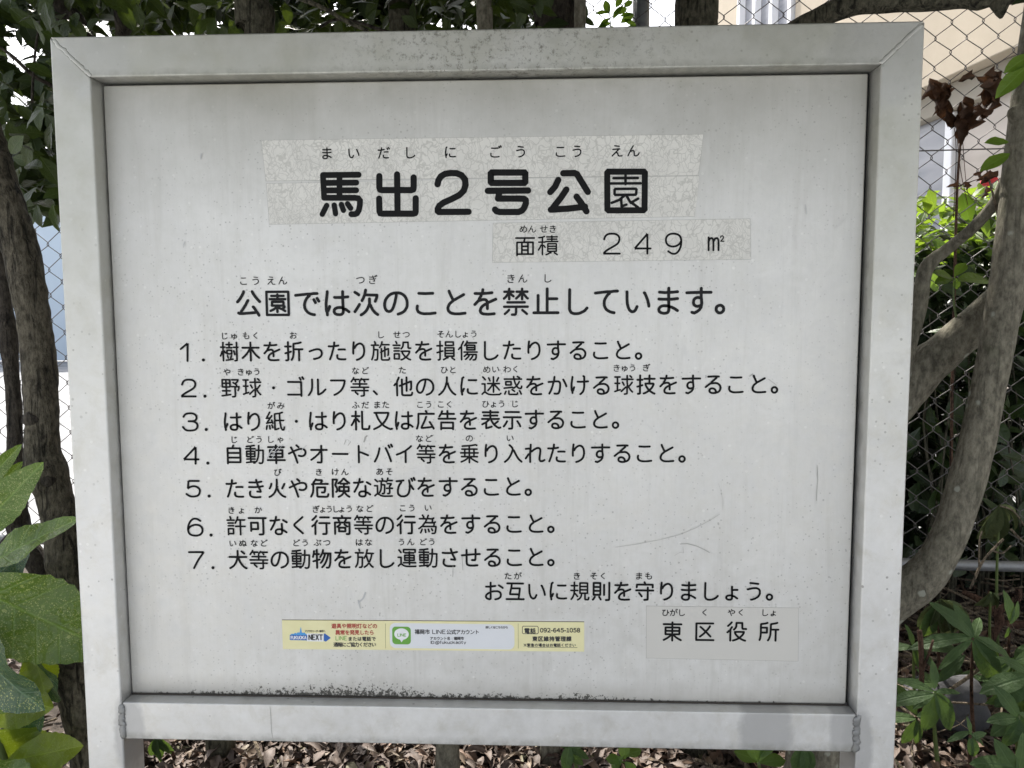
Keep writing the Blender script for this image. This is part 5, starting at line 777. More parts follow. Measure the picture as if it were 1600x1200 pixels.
FREE = [
  ('item_number',25.6,[[(-3697.8,-3646.5),(-3692.3,-3642.2),(-3681.3,-3633.7),(-3664.9,-3620.8),(-3642.9,-3603.7),(-3626.5,-3590.9),(-3615.5,-3582.4),(-3610.1,-3578.1),(-3610.1,-3578.1),(-3610.1,-3578.1),(-3610.1,-3578.1),(-3610.1,-3578.1),(-3610.1,-3578.1),(-3610.6,-3591.5),(-3611.7,-3618.3),(-3613.3,-3658.5),(-3615.5,-3712.1),(-3617.1,-3752.4),(-3618.2,-3779.3),(-3618.8,-3792.7)]]),
  ('item_number',40.0,[[(-3420.1,-3782.0)]]),
  ('item_number',25.7,[[(-3698.6,-4084.3),(-3697.8,-4082.0),(-3696.0,-4077.4),(-3693.4,-4070.5),(-3690.0,-4061.3),(-3685.5,-4053.1),(-3680.0,-4046.0),(-3673.4,-4039.9),(-3665.7,-4034.8),(-3657.5,-4030.7),(-3648.6,-4027.6),(-3639.1,-4025.6),(-3629.0,-4024.6),(-3618.4,-4024.1),(-3607.2,-4024.1),(-3595.5,-4024.6),(-3583.3,-4025.6),(-3572.2,-4028.2),(-3562.1,-4032.2),(-3553.0,-4037.9),(-3545.0,-4045.0),(-3539.0,-4052.9),(-3534.9,-4061.6),(-3532.9,-4071.0),(-3532.9,-4081.2),(-3534.1,-4090.9),(-3536.7,-4100.1),(-3540.5,-4108.8),(-3545.7,-4117.0),(-3552.5,-4124.9),(-3561.2,-4132.6),(-3571.5,-4140.0),(-3583.6,-4147.2),(-3596.6,-4154.6),(-3610.5,-4162.2),(-3625.3,-4170.2),(-3640.9,-4178.4),(-3655.2,-4186.3),(-3668.0,-4194.0),(-3679.3,-4201.4),(-3689.3,-4208.6),(-3696.9,-4214.7),(-3702.1,-4219.8),(-3705.0,-4223.9),(-3705.6,-4227.0),(-3706.0,-4229.3),(-3706.3,-4230.9),(-3706.4,-4231.6),(-3706.4,-4231.6),(-3703.4,-4231.6),(-3697.2,-4231.6),(-3688.0,-4231.6),(-3675.8,-4231.6),(-3658.9,-4231.6),(-3637.4,-4231.6),(-3611.3,-4231.6),(-3580.7,-4231.6),(-3557.7,-4231.6),(-3542.3,-4231.6),(-3534.7,-4231.6)]]),
  ('item_number',40.2,[[(-3417.3,-4228.3)]]),
  ('item_number',25.8,[[(-3697.1,-4486.1),(-3695.8,-4483.8),(-3693.2,-4479.4),(-3689.2,-4472.7),(-3683.9,-4463.7),(-3676.5,-4456.4),(-3667.0,-4450.6),(-3655.5,-4446.4),(-3641.9,-4443.8),(-3628.4,-4442.0),(-3614.9,-4441.2),(-3601.4,-4441.4),(-3588.0,-4442.4),(-3575.8,-4445.0),(-3564.7,-4449.2),(-3554.8,-4454.9),(-3546.1,-4462.2),(-3539.7,-4470.4),(-3535.6,-4479.3),(-3533.7,-4489.0),(-3534.2,-4499.4),(-3536.2,-4508.8),(-3539.9,-4516.9),(-3545.2,-4523.9),(-3552.2,-4529.6),(-3561.9,-4534.1),(-3574.4,-4537.3),(-3589.6,-4539.2),(-3607.6,-4539.7),(-3621.1,-4540.1),(-3630.1,-4540.4),(-3634.6,-4540.5)],[(-3634.6,-4540.5),(-3630.1,-4540.7),(-3621.2,-4540.9),(-3607.7,-4541.3),(-3589.7,-4541.8),(-3573.9,-4544.1),(-3560.1,-4548.3),(-3548.5,-4554.3),(-3538.9,-4562.2),(-3531.8,-4570.7),(-3527.2,-4579.9),(-3525.1,-4589.7),(-3525.6,-4600.2),(-3527.5,-4610.2),(-3531.0,-4619.7),(-3536.1,-4628.6),(-3542.7,-4637.0),(-3552.0,-4643.9),(-3563.9,-4649.2),(-3578.4,-4652.9),(-3595.6,-4655.0),(-3611.9,-4656.4),(-3627.2,-4656.9),(-3641.6,-4656.7),(-3655.0,-4655.7),(-3667.3,-4652.3),(-3678.3,-4646.5),(-3688.1,-4638.4),(-3696.7,-4627.9),(-3703.1,-4620.0),(-3707.4,-4614.8),(-3709.5,-4612.1)]]),
  ('item_number',40.3,[[(-3417.2,-4642.4)]]),
  ('item_number',25.9,[[(-3568.5,-5071.5),(-3568.0,-5058.5),(-3566.9,-5032.5),(-3565.4,-4993.5),(-3563.3,-4941.6),(-3561.8,-4902.8),(-3560.8,-4876.8),(-3560.2,-4863.9),(-3560.2,-4863.9),(-3560.2,-4863.9),(-3560.2,-4863.9),(-3560.2,-4863.9),(-3560.2,-4863.9),(-3569.8,-4873.5),(-3589.0,-4892.7),(-3617.9,-4921.6),(-3656.3,-4960.1),(-3685.2,-4989.0),(-3704.4,-5008.3),(-3714.1,-5018.0),(-3714.1,-5018.0),(-3714.1,-5018.0),(-3714.1,-5018.0),(-3714.1,-5018.0),(-3714.1,-5018.0),(-3702.5,-5017.9),(-3679.4,-5017.8),(-3644.8,-5017.7),(-3598.6,-5017.6),(-3564.0,-5017.4),(-3541.0,-5017.3),(-3529.4,-5017.3)]]),
  ('item_number',40.5,[[(-3413.1,-5063.6)]]),
  ('item_number',26.0,[[(-3537.4,-5289.4),(-3545.5,-5289.4),(-3561.8,-5289.5),(-3586.1,-5289.6),(-3618.6,-5289.8),(-3643.0,-5289.9),(-3659.3,-5290.0),(-3667.4,-5290.0),(-3667.4,-5290.0),(-3667.4,-5290.0),(-3667.4,-5290.0),(-3667.4,-5290.0),(-3667.4,-5290.0),(-3668.1,-5295.9),(-3669.4,-5307.5),(-3671.4,-5325.0),(-3674.0,-5348.4),(-3676.0,-5365.9),(-3677.3,-5377.6),(-3677.9,-5383.4),(-3677.9,-5383.4),(-3674.8,-5381.7),(-3668.5,-5378.3),(-3659.1,-5373.1),(-3646.6,-5366.2),(-3633.8,-5361.2),(-3620.8,-5358.0),(-3607.6,-5356.6),(-3594.1,-5357.0),(-3581.3,-5359.1),(-3569.2,-5362.9),(-3557.8,-5368.5),(-3547.1,-5375.7),(-3538.8,-5383.8),(-3532.8,-5392.8),(-3529.2,-5402.6),(-3527.9,-5413.3),(-3528.3,-5424.1),(-3530.5,-5435.1),(-3534.3,-5446.2),(-3539.8,-5457.4),(-3547.1,-5466.7),(-3556.3,-5474.1),(-3567.3,-5479.5),(-3580.1,-5483.0),(-3592.9,-5485.6),(-3605.6,-5487.4),(-3618.3,-5488.3),(-3631.0,-5488.4),(-3643.6,-5486.4),(-3656.2,-5482.3),(-3668.6,-5476.1),(-3680.9,-5467.9),(-3690.2,-5461.8),(-3696.4,-5457.7),(-3699.5,-5455.6)]]),
  ('item_number',40.6,[[(-3412.8,-5480.0)]]),
  ('item_number',26.1,[[(-3536.6,-5795.8),(-3539.5,-5793.9),(-3545.2,-5790.3),(-3553.9,-5784.8),(-3565.4,-5777.5),(-3577.5,-5772.3),(-3590.1,-5769.3),(-3603.2,-5768.3),(-3616.9,-5769.5),(-3630.1,-5774.0),(-3642.9,-5782.0),(-3655.3,-5793.4),(-3667.3,-5808.3),(-3677.3,-5824.3),(-3685.2,-5841.5),(-3691.2,-5859.8),(-3695.2,-5879.4),(-3697.2,-5897.6),(-3697.2,-5914.5),(-3695.2,-5930.1),(-3691.2,-5944.3),(-3684.6,-5956.3),(-3675.5,-5966.0),(-3663.7,-5973.5),(-3649.3,-5978.6),(-3634.6,-5982.4),(-3619.4,-5984.6),(-3603.9,-5985.4),(-3587.9,-5984.8),(-3573.0,-5982.1),(-3559.2,-5977.5),(-3546.4,-5971.0),(-3534.7,-5962.4),(-3525.6,-5952.5),(-3519.0,-5941.1),(-3515.0,-5928.2),(-3513.5,-5914.0),(-3514.2,-5900.9),(-3517.2,-5889.1),(-3522.3,-5878.4),(-3529.7,-5869.0),(-3539.2,-5861.1),(-3550.7,-5854.9),(-3564.4,-5850.2),(-3580.2,-5847.2),(-3596.1,-5846.4),(-3612.0,-5847.8),(-3628.1,-5851.5),(-3644.3,-5857.4),(-3658.2,-5864.5),(-3669.9,-5872.8),(-3679.4,-5882.2),(-3686.6,-5892.8),(-3692.1,-5900.8),(-3695.7,-5906.1),(-3697.5,-5908.7)]]),
  ('item_number',40.8,[[(-3407.3,-5977.2)]]),
  ('item_number',26.2,[[(-3697.0,-6197.9),(-3685.3,-6197.8),(-3662.0,-6197.6),(-3627.0,-6197.3),(-3580.3,-6196.9),(-3545.3,-6196.6),(-3522.0,-6196.4),(-3510.4,-6196.3),(-3510.4,-6196.3),(-3510.4,-6196.3),(-3510.4,-6196.3),(-3510.4,-6196.3),(-3510.4,-6196.3),(-3515.1,-6202.7),(-3524.4,-6215.6),(-3538.4,-6234.8),(-3557.2,-6260.5),(-3574.6,-6286.2),(-3590.8,-6311.9),(-3605.7,-6337.6),(-3619.3,-6363.3),(-3629.5,-6382.6),(-3636.4,-6395.4),(-3639.8,-6401.9)]]),
  ('item_number',40.9,[[(-3398.6,-6396.3)]]),
  ('area_figure',24.1,[[(1471.5,-2357.3),(1472.4,-2354.7),(1474.0,-2349.5),(1476.4,-2341.8),(1479.7,-2331.4),(1484.2,-2322.3),(1489.8,-2314.2),(1496.7,-2307.4),(1504.8,-2301.7),(1513.5,-2297.2),(1523.0,-2293.8),(1533.3,-2291.6),(1544.2,-2290.5),(1555.8,-2290.0),(1567.9,-2290.1),(1580.6,-2290.8),(1594.0,-2292.1),(1606.3,-2295.0),(1617.5,-2299.7),(1627.7,-2306.1),(1636.8,-2314.2),(1643.8,-2323.2),(1648.6,-2333.0),(1651.3,-2343.7),(1651.9,-2355.2),(1651.0,-2366.1),(1648.7,-2376.5),(1645.0,-2386.2),(1639.9,-2395.4),(1632.8,-2404.3),(1623.8,-2412.8),(1612.9,-2421.1),(1600.1,-2429.1),(1586.4,-2437.4),(1571.6,-2445.9),(1556.0,-2454.7),(1539.3,-2463.8),(1524.3,-2472.7),(1510.7,-2481.2),(1498.7,-2489.5),(1488.3,-2497.5),(1480.3,-2504.4),(1474.9,-2510.1),(1471.9,-2514.7),(1471.5,-2518.2),(1471.1,-2520.8),(1470.9,-2522.5),(1470.8,-2523.4),(1470.8,-2523.4),(1474.1,-2523.4),(1480.8,-2523.5),(1490.9,-2523.5),(1504.2,-2523.6),(1522.6,-2523.8),(1546.0,-2523.9),(1574.4,-2524.1),(1607.8,-2524.3),(1632.9,-2524.5),(1649.6,-2524.6),(1657.9,-2524.7)],[(1983.4,-2526.9),(1983.2,-2512.5),(1982.9,-2483.7),(1982.4,-2440.5),(1981.7,-2383.0),(1981.2,-2339.9),(1980.9,-2311.1),(1980.7,-2296.8),(1980.7,-2296.8),(1980.7,-2296.8),(1980.7,-2296.8),(1980.7,-2296.8),(1980.7,-2296.8),(1971.5,-2307.3),(1953.1,-2328.4),(1925.6,-2360.1),(1888.8,-2402.4),(1861.2,-2434.1),(1842.7,-2455.3),(1833.5,-2465.9),(1833.5,-2465.9),(1833.5,-2465.9),(1833.5,-2465.9),(1833.5,-2465.9),(1833.5,-2465.9),(1845.2,-2466.0),(1868.5,-2466.2),(1903.5,-2466.4),(1950.1,-2466.7),(1985.0,-2467.0),(2008.3,-2467.1),(2020.0,-2467.2)],[(2228.6,-2500.9),(2231.5,-2503.0),(2237.3,-2507.0),(2246.1,-2513.1),(2257.8,-2521.3),(2270.0,-2527.1),(2282.5,-2530.7),(2295.5,-2531.9),(2308.8,-2530.8),(2321.6,-2526.0),(2333.7,-2517.5),(2345.2,-2505.2),(2356.1,-2489.2),(2365.0,-2471.8),(2371.9,-2453.2),(2376.7,-2433.3),(2379.4,-2412.0),(2380.4,-2392.2),(2379.4,-2373.9),(2376.6,-2356.9),(2371.9,-2341.4),(2364.8,-2328.3),(2355.3,-2317.6),(2343.4,-2309.3),(2329.0,-2303.5),(2314.4,-2299.2),(2299.5,-2296.5),(2284.2,-2295.4),(2268.6,-2295.9),(2254.2,-2298.5),(2240.9,-2303.3),(2228.8,-2310.2),(2217.7,-2319.3),(2209.3,-2330.0),(2203.5,-2342.3),(2200.2,-2356.2),(2199.5,-2371.6),(2201.0,-2385.9),(2204.5,-2398.8),(2210.1,-2410.5),(2217.8,-2420.9),(2227.5,-2429.6),(2239.2,-2436.6),(2252.9,-2441.8),(2268.6,-2445.4),(2284.2,-2446.5),(2299.8,-2445.2),(2315.3,-2441.4),(2330.8,-2435.2),(2344.1,-2427.7),(2355.1,-2418.9),(2363.8,-2408.8),(2370.3,-2397.3),(2375.2,-2388.7),(2378.4,-2383.0),(2380.1,-2380.2)],[(2702.1,-2491.7),(2699.9,-2372.1),(2699.3,-2342.3)],[(2700.3,-2394.5),(2714.6,-2357.3),(2736.9,-2350.0),(2752.2,-2365.1),(2756.5,-2395.0),(2758.3,-2492.1)],[(2756.5,-2395.0),(2774.5,-2357.8),(2796.8,-2350.5),(2812.1,-2365.5),(2816.4,-2395.4),(2818.3,-2492.5)]]),
  ('area_figure',13.6,[[(2837.8,-2343.3),(2845.0,-2328.5),(2863.6,-2325.6),(2875.1,-2339.9),(2868.0,-2358.5),(2842.4,-2388.1),(2879.8,-2388.4)]]),
  ('park_name',70.4,[[(-1881.0,-1572.6),(-1450.8,-1573.2)],[(-1881.0,-1572.6),(-1873.1,-1835.5)],[(-1681.3,-1578.8),(-1687.2,-1837.2)],[(-1879.2,-1664.8),(-1481.5,-1664.9)],[(-1877.2,-1753.0),(-1483.4,-1754.9)],[(-1873.2,-1839.5),(-1501.8,-1843.0),(-1458.7,-1851.5),(-1440.6,-1875.7),(-1443.8,-1929.9),(-1457.4,-1990.2),(-1478.8,-2024.2),(-1505.8,-2036.1),(-1549.2,-2035.7)]]),
  ('park_name',65.8,[[(-1844.4,-1930.3),(-1900.7,-2032.6)],[(-1753.3,-1927.1),(-1739.2,-2028.0)],[(-1666.4,-1919.9),(-1643.2,-1988.5)],[(-1591.9,-1912.5),(-1555.9,-1965.1)]]),
  ('park_name',75.0,[[(-989.5,-1574.2),(-990.8,-2028.5)],[(-1202.8,-1591.9),(-1205.2,-1721.7),(-1195.5,-1751.8),(-1170.9,-1756.1),(-822.5,-1759.5),(-797.8,-1751.8),(-793.3,-1725.8),(-791.7,-1612.2)],[(-1209.7,-1855.8),(-1208.3,-2002.4),(-1198.5,-2026.7),(-1173.9,-2032.9),(-806.0,-2036.2),(-779.3,-2030.4),(-772.8,-2006.3),(-770.6,-1856.0)],[(-506.9,-1694.8),(-496.1,-1649.1),(-467.1,-1603.7),(-415.8,-1574.4),(-350.6,-1565.1),(-279.4,-1567.9),(-218.6,-1592.4),(-178.4,-1642.5),(-172.8,-1706.2),(-193.8,-1771.7),(-251.3,-1825.0),(-343.5,-1870.1),(-435.8,-1909.2),(-487.3,-1944.8),(-508.2,-1982.6),(-508.5,-2006.7),(-494.3,-2018.8),(-138.8,-2020.0)],[(128.2,-1576.8),(140.8,-1564.7),(526.8,-1568.8),(537.2,-1581.2),(537.0,-1677.2),(524.5,-1689.4),(140.1,-1685.4),(127.7,-1673.0),(128.2,-1576.8)],[(91.4,-1777.3),(570.2,-1777.9)],[(231.7,-1782.8),(212.4,-1868.8),(471.9,-1871.3),(517.9,-1873.8),(542.9,-1890.5),(542.8,-1927.5),(523.9,-1978.7),(498.8,-2009.3),(456.9,-2027.5),(230.6,-2025.5),(192.8,-2014.8),(176.2,-1996.1)],[(984.3,-1581.9),(1117.0,-1581.3),(1148.1,-1595.9),(1210.8,-1698.5),(1275.6,-1801.3)],[(926.3,-1658.8),(889.0,-1736.1),(832.9,-1798.9)],[(1022.1,-1772.2),(962.0,-1859.6),(851.8,-1998.1)],[(839.3,-2004.2),(1045.6,-1993.7),(1243.2,-1972.9)],[(1142.9,-1855.2),(1201.4,-1933.6),(1260.1,-2026.4)]]),
  ('park_name',71.9,[[(1501.9,-1583.4),(1514.2,-1569.3),(1930.7,-1573.8),(1943.2,-1588.2),(1943.9,-2005.9),(1929.6,-2020.1),(1521.7,-2018.5),(1507.1,-2004.0),(1501.9,-1583.4)]]),
  ('park_name',32.1,[[(1576.8,-1645.3),(1861.5,-1646.2)],[(1716.7,-1602.0),(1717.8,-1713.9)],[(1544.2,-1706.0),(1895.2,-1707.6)],[(1590.3,-1779.9),(1598.4,-1769.7),(1838.1,-1770.1),(1846.4,-1780.4),(1842.9,-1831.3),(1834.7,-1839.4),(1599.0,-1839.1),(1590.7,-1828.9),(1590.3,-1779.9)],[(1708.7,-1846.3),(1647.1,-1896.8),(1558.3,-1930.8)],[(1667.6,-1878.6),(1674.7,-1972.8),(1730.4,-1952.8)],[(1729.4,-1846.5),(1771.4,-1918.4),(1865.2,-1984.7)],[(1868.2,-1884.6),(1781.9,-1932.8)]]),
]

INK = {'ink': M_INK, 'dark': flatmat('print_black', (.03, .03, .03), .5), 'red': flatmat('print_red', (.42, .06, .04), .5),
       'lime': flatmat('print_green', (.17, .42, .07), .5), 'white': flatmat('print_white', (.8, .8, .8), .5)}
GM = {c: [[(s[i] / 200 - .5, s[i + 1] / 200 - .48) for i in range(0, len(s), 2)] for s in g] for c, g in GLYPHS.items()}

# films and sticker bodies stuck on the panel: thin slabs with true thickness
def slab(name, quad, y, th, mat, parent, r=0, zo=ZT):
    if r:
        cx = sum(q[0] for q in quad) / 4; cz = sum(q[1] for q in quad) / 4; hx = (quad[1][0] - quad[0][0]) / 2; hz = abs(quad[0][1] - quad[3][1]) / 2
        poly = []
        for (sx, sz, a0) in ((1, 1, 0), (-1, 1, 90), (-1, -1, 180), (1, -1, 270)):
            for k in range(6):
                a = radians(a0 + 18 * k); poly.append((cx + sx * (hx - r) + r * cos(a), zo + cz + sz * (hz - r) + r * sin(a)))
    else: poly = [(a, zo + b) for a, b in quad]
    v, f = prism(poly, y - th, y); mb = MB(); mb.add(v, f); return mb.obj(name, mat, parent, smooth=False)
Y0 = DP
slab('cracked_film', [(-0.2615, -0.1158), (0.2618, -0.1154), (.2598, -.135), (0.2567, -0.1622), (.05, -.1624), (-.12, -.1628), (-0.2575, -0.1632)], Y0 - .00002, .00025, M_TAPE, sign)
slab('cracked_film', [(-0.2569, -0.1665), (.0, -.1643), (0.2574, -0.163), (.2562, -.186), (0.253, -0.2095), (-0.2549, -0.2146)], Y0 - .00002, .00025, M_TAPE, sign)
slab('cracked_film', [(0.0153, -0.2157), (0.318, -0.213), (0.3199, -0.26), (0.0143, -0.2618)], Y0 - .00002, .00025, M_TAPE, sign)
slab('smooth_film', [(0.2023, -0.6831), (0.3875, -0.6835), (0.389, -0.7509), (0.2031, -0.7494)], Y0 - .00002, .0002, M_TAPE2, sign)
m, nt, bs, nd, lk = newmat('sun_faded_yellow_sticker'); co = coord(nt)
c = mixc(nt, noise_(nt, co, 40, 5), (.74, .68, .36), (.84, .79, .47)); lk.new(c, bs.inputs['Base Color']); bs.inputs['Roughness'].default_value = .45
M_YEL = m
M_EDGE = flatmat('film_edge_grime', (.30, .29, .26), .8)
for q in ([(-0.2615, -0.1158), (0.2618, -0.1154), (.2598, -.135), (0.2567, -0.1622), (-0.2575, -0.1632)], [(-0.2569, -0.1665), (0.2574, -0.163), (0.253, -0.2095), (-0.2549, -0.2146)], [(0.0153, -0.2157), (0.318, -0.213), (0.3199, -0.26), (0.0143, -0.2618)], [(0.2023, -0.6831), (0.3875, -0.6835), (0.389, -0.7509), (0.2031, -0.7494)]):
    mb = MB(); ribbon(mb, [(a, ZT + b) for a, b in q + q[:1]], .0006, Y0 - .00012, closed=True); mb.obj('film_edge', M_EDGE, sign, smooth=False)
stk = slab('sticker', [(-0.2541, -0.7066), (0.1258, -0.7045), (0.126, -0.7423), (-0.2541, -0.7442)], Y0 - .00002, .00025, M_YEL, sign)
stk['label'] = 'long pale yellow information sticker under the rules'
YS = Y0 - .0003
slab('sticker_edge', [(-0.2541, -0.7058), (0.1258, -0.7037), (0.1258, -0.7045), (-0.2541, -0.7066)], Y0 - .00002, .0002, flatmat('sticker_grime', (.12, .10, .05), .8), stk)
slab('white_field', [(-0.1173, -0.7087), (0.0393, -0.708), (0.0392, -0.7406), (-0.1179, -0.7411)], YS, .00006, flatmat('sticker_white', (.72, .73, .74), .45), stk, r=.007)
M_GRN = flatmat('icon_green', (.13, .36, .045), .4)
icon = slab('chat_icon', [(-0.1142, -0.7132), (-0.0907, -0.7129), (-0.0911, -0.7357), (-0.1145, -0.7361)], YS - .0001, .00006, M_GRN, stk, r=.0045)
icz = -.7240; mb = MB()
mb.add([(-.1026 + .0092 * cos(2 * pi * k / 28), YS - .0002, ZT + icz + .0014 + .0074 * sin(2 * pi * k / 28)) for k in range(28)], [tuple(range(28))])
mb.add([(-.1052, YS - .00021, ZT + icz - .0045), (-.0998, YS - .00021, ZT + icz - .005), (-.1028, YS - .00021, ZT + icz - .0092)], [(0, 1, 2)])
mb.obj('speech_bubble', INK['white'], icon, smooth=False)
def pxz(L, y):
    return [(at(a, b, DP).x, y, at(a, b, DP).z) for a, b in L]
def poly_part(name, L, y, mat, parent):
    mb = MB(); v = pxz(L, y); mb.add(v, [tuple(range(len(v)))]); return mb.obj(name, mat, parent, smooth=False)
SB = flatmat('skyline_blue', (.07, .33, .68), .4); SN = flatmat('arrow_blue', (.02, .12, .42), .4)
lg = poly_part('city_skyline', [(454, 994), (454, 991.5), (456, 990), (459, 990.3), (461, 988.8), (464, 989.5), (465, 988), (468.5, 988), (469.2, 983), (470.2, 979), (471, 983), (471.8, 988), (474, 988.6), (476, 988), (478, 990.5), (481, 990.8), (481, 994)], YS - .00004, SB, stk)
poly_part('name_band', [(453, 991.8), (480, 992.3), (480, 1000.5), (453, 999.8)], YS - .00008, SN, stk)
poly_part('arrow_panel', [(479.5, 989.5), (505.5, 989.8), (505.5, 1002.3), (479.5, 1001.8)], YS - .00006, INK['white'], stk)
poly_part('arrow_head', [(506, 1001.5), (506, 990.5), (508.5, 989), (508.5, 990), (517, 996.5), (508.5, 1003), (508.5, 1001.5)], YS - .00008, SN, stk)
for xx in (602, 809.3):
    poly_part('divider', [(xx, 974), (xx + .7, 974), (xx + .9, 1013), (xx + .2, 1013)], YS - .00004, flatmat('divider_olive', (.35, .32, .16), .6), stk)
mb = MB()
L = [(x, z) for x, y, z in pxz([(817.5, 978.2), (839.5, 978.3), (841, 980), (841, 988.8), (839.5, 990.2), (817.5, 990), (816.2, 988.6), (816.2, 979.8), (817.5, 978.2)], 0)]
ribbon(mb, L, .0008, YS - .00004, closed=True); mb.obj('phone_frame', INK['dark'], stk, smooth=False)
poly_part('underline', [(824.5, 1011), (902, 1011.3), (902, 1011.9), (824.5, 1011.6)], YS - .00004, INK['dark'], stk)

for (nm, colr, sw, text, ch, lev) in LINES:
    mb = MB(); cs = text.replace(' ', ''); idx = [0]
    yb = (Y0 - .0006) if not lev else (YS - .0003)
    for k, c in enumerate(cs):
        cx, cz, ex, ez = ch[4 * k] * 1e-4, ch[4 * k + 1] * 1e-4 + ZT, ch[4 * k + 2] * 1e-4, ch[4 * k + 3] * 1e-4
        w = sw * 1e-4; idx[0] = 0
        if not lev and sw * 1e-4 > .0022 and len(GM[c]) > 8: w *= .86
        for s in GM[c]:
            stroke(mb, [(cx + x * ex, cz + z * ez) for x, z in s], w if c != '・' else w * 1.5, yb, idx)
    mb.obj(nm, (M_INK2 if len(cs) == 17 else INK[colr]), stk if lev else panel, smooth=False)
parts = {}
for (nm, sw, ss) in FREE:
    key = nm if nm != 'item_number' else nm + str(len([1 for f_ in parts if f_.startswith('item')]) // 2 if False else '')
    mb = MB(); idx = [0]
    for s in ss: stroke(mb, [(a * 1e-4, b * 1e-4 + ZT) for a, b in s], sw * 1e-4, Y0 - .0006, idx)
    if nm in ('park_name', 'area_figure') and nm in parts:
        q = parts[nm]; q.add(mb.v, mb.f)
    elif nm == 'item_number':
        if len(ss[0]) == 1 and 'num' in parts: parts['num'].add(mb.v, mb.f); parts.pop('num').obj('item_number', M_INK, panel, smooth=False)
        else: parts['num'] = mb
    else: parts[nm] = mb
for nm, mb in parts.items(): mb.obj(nm, M_INK, panel, smooth=False)
# scratches and scuffs in the lacquer
SCR = flatmat('scratch_dark', (.36, .35, .32), .7); SCL = flatmat('scratch_pale', (.5, .5, .49), .5)
def c6(L): return [(680 + a / 2.857, 670 + b / 2.857) for a, b in L]
for L, w, mt in ((c6([(805, 528), (900, 514), (1000, 495), (1090, 472), (1160, 443), (1230, 405), (1270, 380)]), .00035, SCR), (c6([(1283, 360), (1284, 320), (1276, 280), (1264, 245)]), .00022, SCR),
                 (c6([(1092, 514), (1125, 512), (1165, 522), (1200, 538), (1224, 552)]), .0006, SCR), (c6([(1068, 565), (1090, 552), (1108, 553), (1105, 525)]), .0003, SCR),
                 (c6([(80, 610), (78, 660)]), .0005, SCR), (c6([(120, 570), (124, 630)]), .0006, SCR),
                 ([(1276.5, 727), (1277.5, 750), (1276, 768), (1275.5, 782)], .0006, SCR), ([(538, 694), (541, 687)], .0006, SCR), ([(544, 696), (548, 690)], .0006, SCR), ([(569, 690), (571, 683), (573.5, 681)], .0016, SCR),
                 ([(417, 718), (423, 706), (428, 700)], .0012, SCL), ([(426, 716), (431, 703), (437, 696)], .0009, SCL), ([(421, 712), (436, 704), (442, 694)], .0005, SCL), ([(470, 707), (474, 700), (479, 696)], .0009, SCL),
                 ([(436, 1117), (437.5, 1126)], 0, SCR), ([(1171, 588), (1176, 584)], .0007, SCR), ([(1200, 592), (1208, 598), (1213, 602)], .0004, SCR), ([(1258, 320), (1260, 334)], .0008, SCL), ([(315, 240), (314, 248)], .0012, SCL), ([(289, 378), (287, 384)], .0012, SCL),
                 ([(562, 940), (568, 934), (571, 926)], .002, SCL), ([(560, 938), (563, 950)], .0013, SCL)):
    if not w: continue
    mb = MB(); ribbon(mb, [(x, z) for x, y, z in pxz(L, 0)], w, Y0 - .00085); mb.obj('scratch', mt, panel, smooth=False)
mb = MB(); ribbon(mb, [(at(a, b, .0012).x, at(a, b, .0012).z) for a, b in ((422, 1104), (423.5, 1120), (424, 1140), (427, 1157))], .0006, .0009); mb.obj('scratch', SCR, sign, smooth=False)

# ---------------------------------------------------------------- leaves
def leaf_mesh(name, mat, w=.4, seg=6, fold=.25, droop=.2, peak=.45, serr=0, curl=0, wave=0, seed=0, across=1):
    """unit leaf along +Y, face +Z; u across, v along"""
    mb = MB(); V = []; UV = []; na = across * 2 + 1; rs = random.Random(seed)
    for i in range(seg + 1):
        t = i / seg
        hw = w / 2 * (sin(pi * t ** (math.log(.5) / math.log(peak))) ** .85 if 0 < t < 1 else 0) + (.012 if i < seg else .002)
        if serr and t > .35 and i % 2: hw *= 1 + serr
        for k in range(na):
            u = (k / (na - 1)) * 2 - 1
            z = fold * abs(u) * hw - droop * t * t + wave * hw * sin(t * 14 + seed) * abs(u) * (1 if u > 0 else -1)
            x = u * hw
            if curl:
                th = u * curl; x = hw * sin(th) / max(curl, .1); z += hw * (1 - cos(th)) / max(curl, .1)
            V.append((x, t - droop * .25 * t * t, z)); UV.append((.5 + u * hw, t))
    F_ = [(i * na + k, i * na + k + 1, (i + 1) * na + k + 1, (i + 1) * na + k) for i in range(seg) for k in range(na - 1)]
    mb.add(V, F_, UV); return mb.mesh(name, mat)
def orient(d, nrm):
    y = Vector(d).normalized(); z = Vector(nrm); z = (z - y * z.dot(y))
    if z.length < 1e-4: z = y.orthogonal()
    z.normalize(); x = y.cross(z); return Matrix((x, y, z)).transposed()
def leaf_at(me, pos, d, nrm, size, parent, name='leaf', wide=1.0):
    o = link(name, me, parent); M3 = orient(d, nrm) @ Matrix.Diagonal((size * wide, size, size))
    o.matrix_basis = Matrix.Translation(Vector(pos) - (parent.location if parent else Vector())) @ M3.to_4x4(); return o
def rv(rs, s=1.0): return Vector((rs.uniform(-s, s), rs.uniform(-s, s), rs.uniform(-s, s)))
def scatter(mb, proto, pos, d, nrm, size, wide=1.0):
    M3 = orient(d, nrm) @ Matrix.Diagonal((size * wide, size, size)); P = Vector(pos)
    mb.add([M3 @ Vector(v) + P for v in proto[0]], proto[1], proto[2])
def proto(me):
    uv = [None] * len(me.vertices)
    for l in me.loops: uv[l.vertex_index] = tuple(me.uv_layers[0].data[l.index].uv)
    return [tuple(v.co) for v in me.vertices], [tuple(p.vertices) for p in me.polygons], uv
LV = [leaf_mesh('leaf', M_LEAF, .48, 6, .22, .18, .5, wave=.1, seed=i) for i in range(3)]
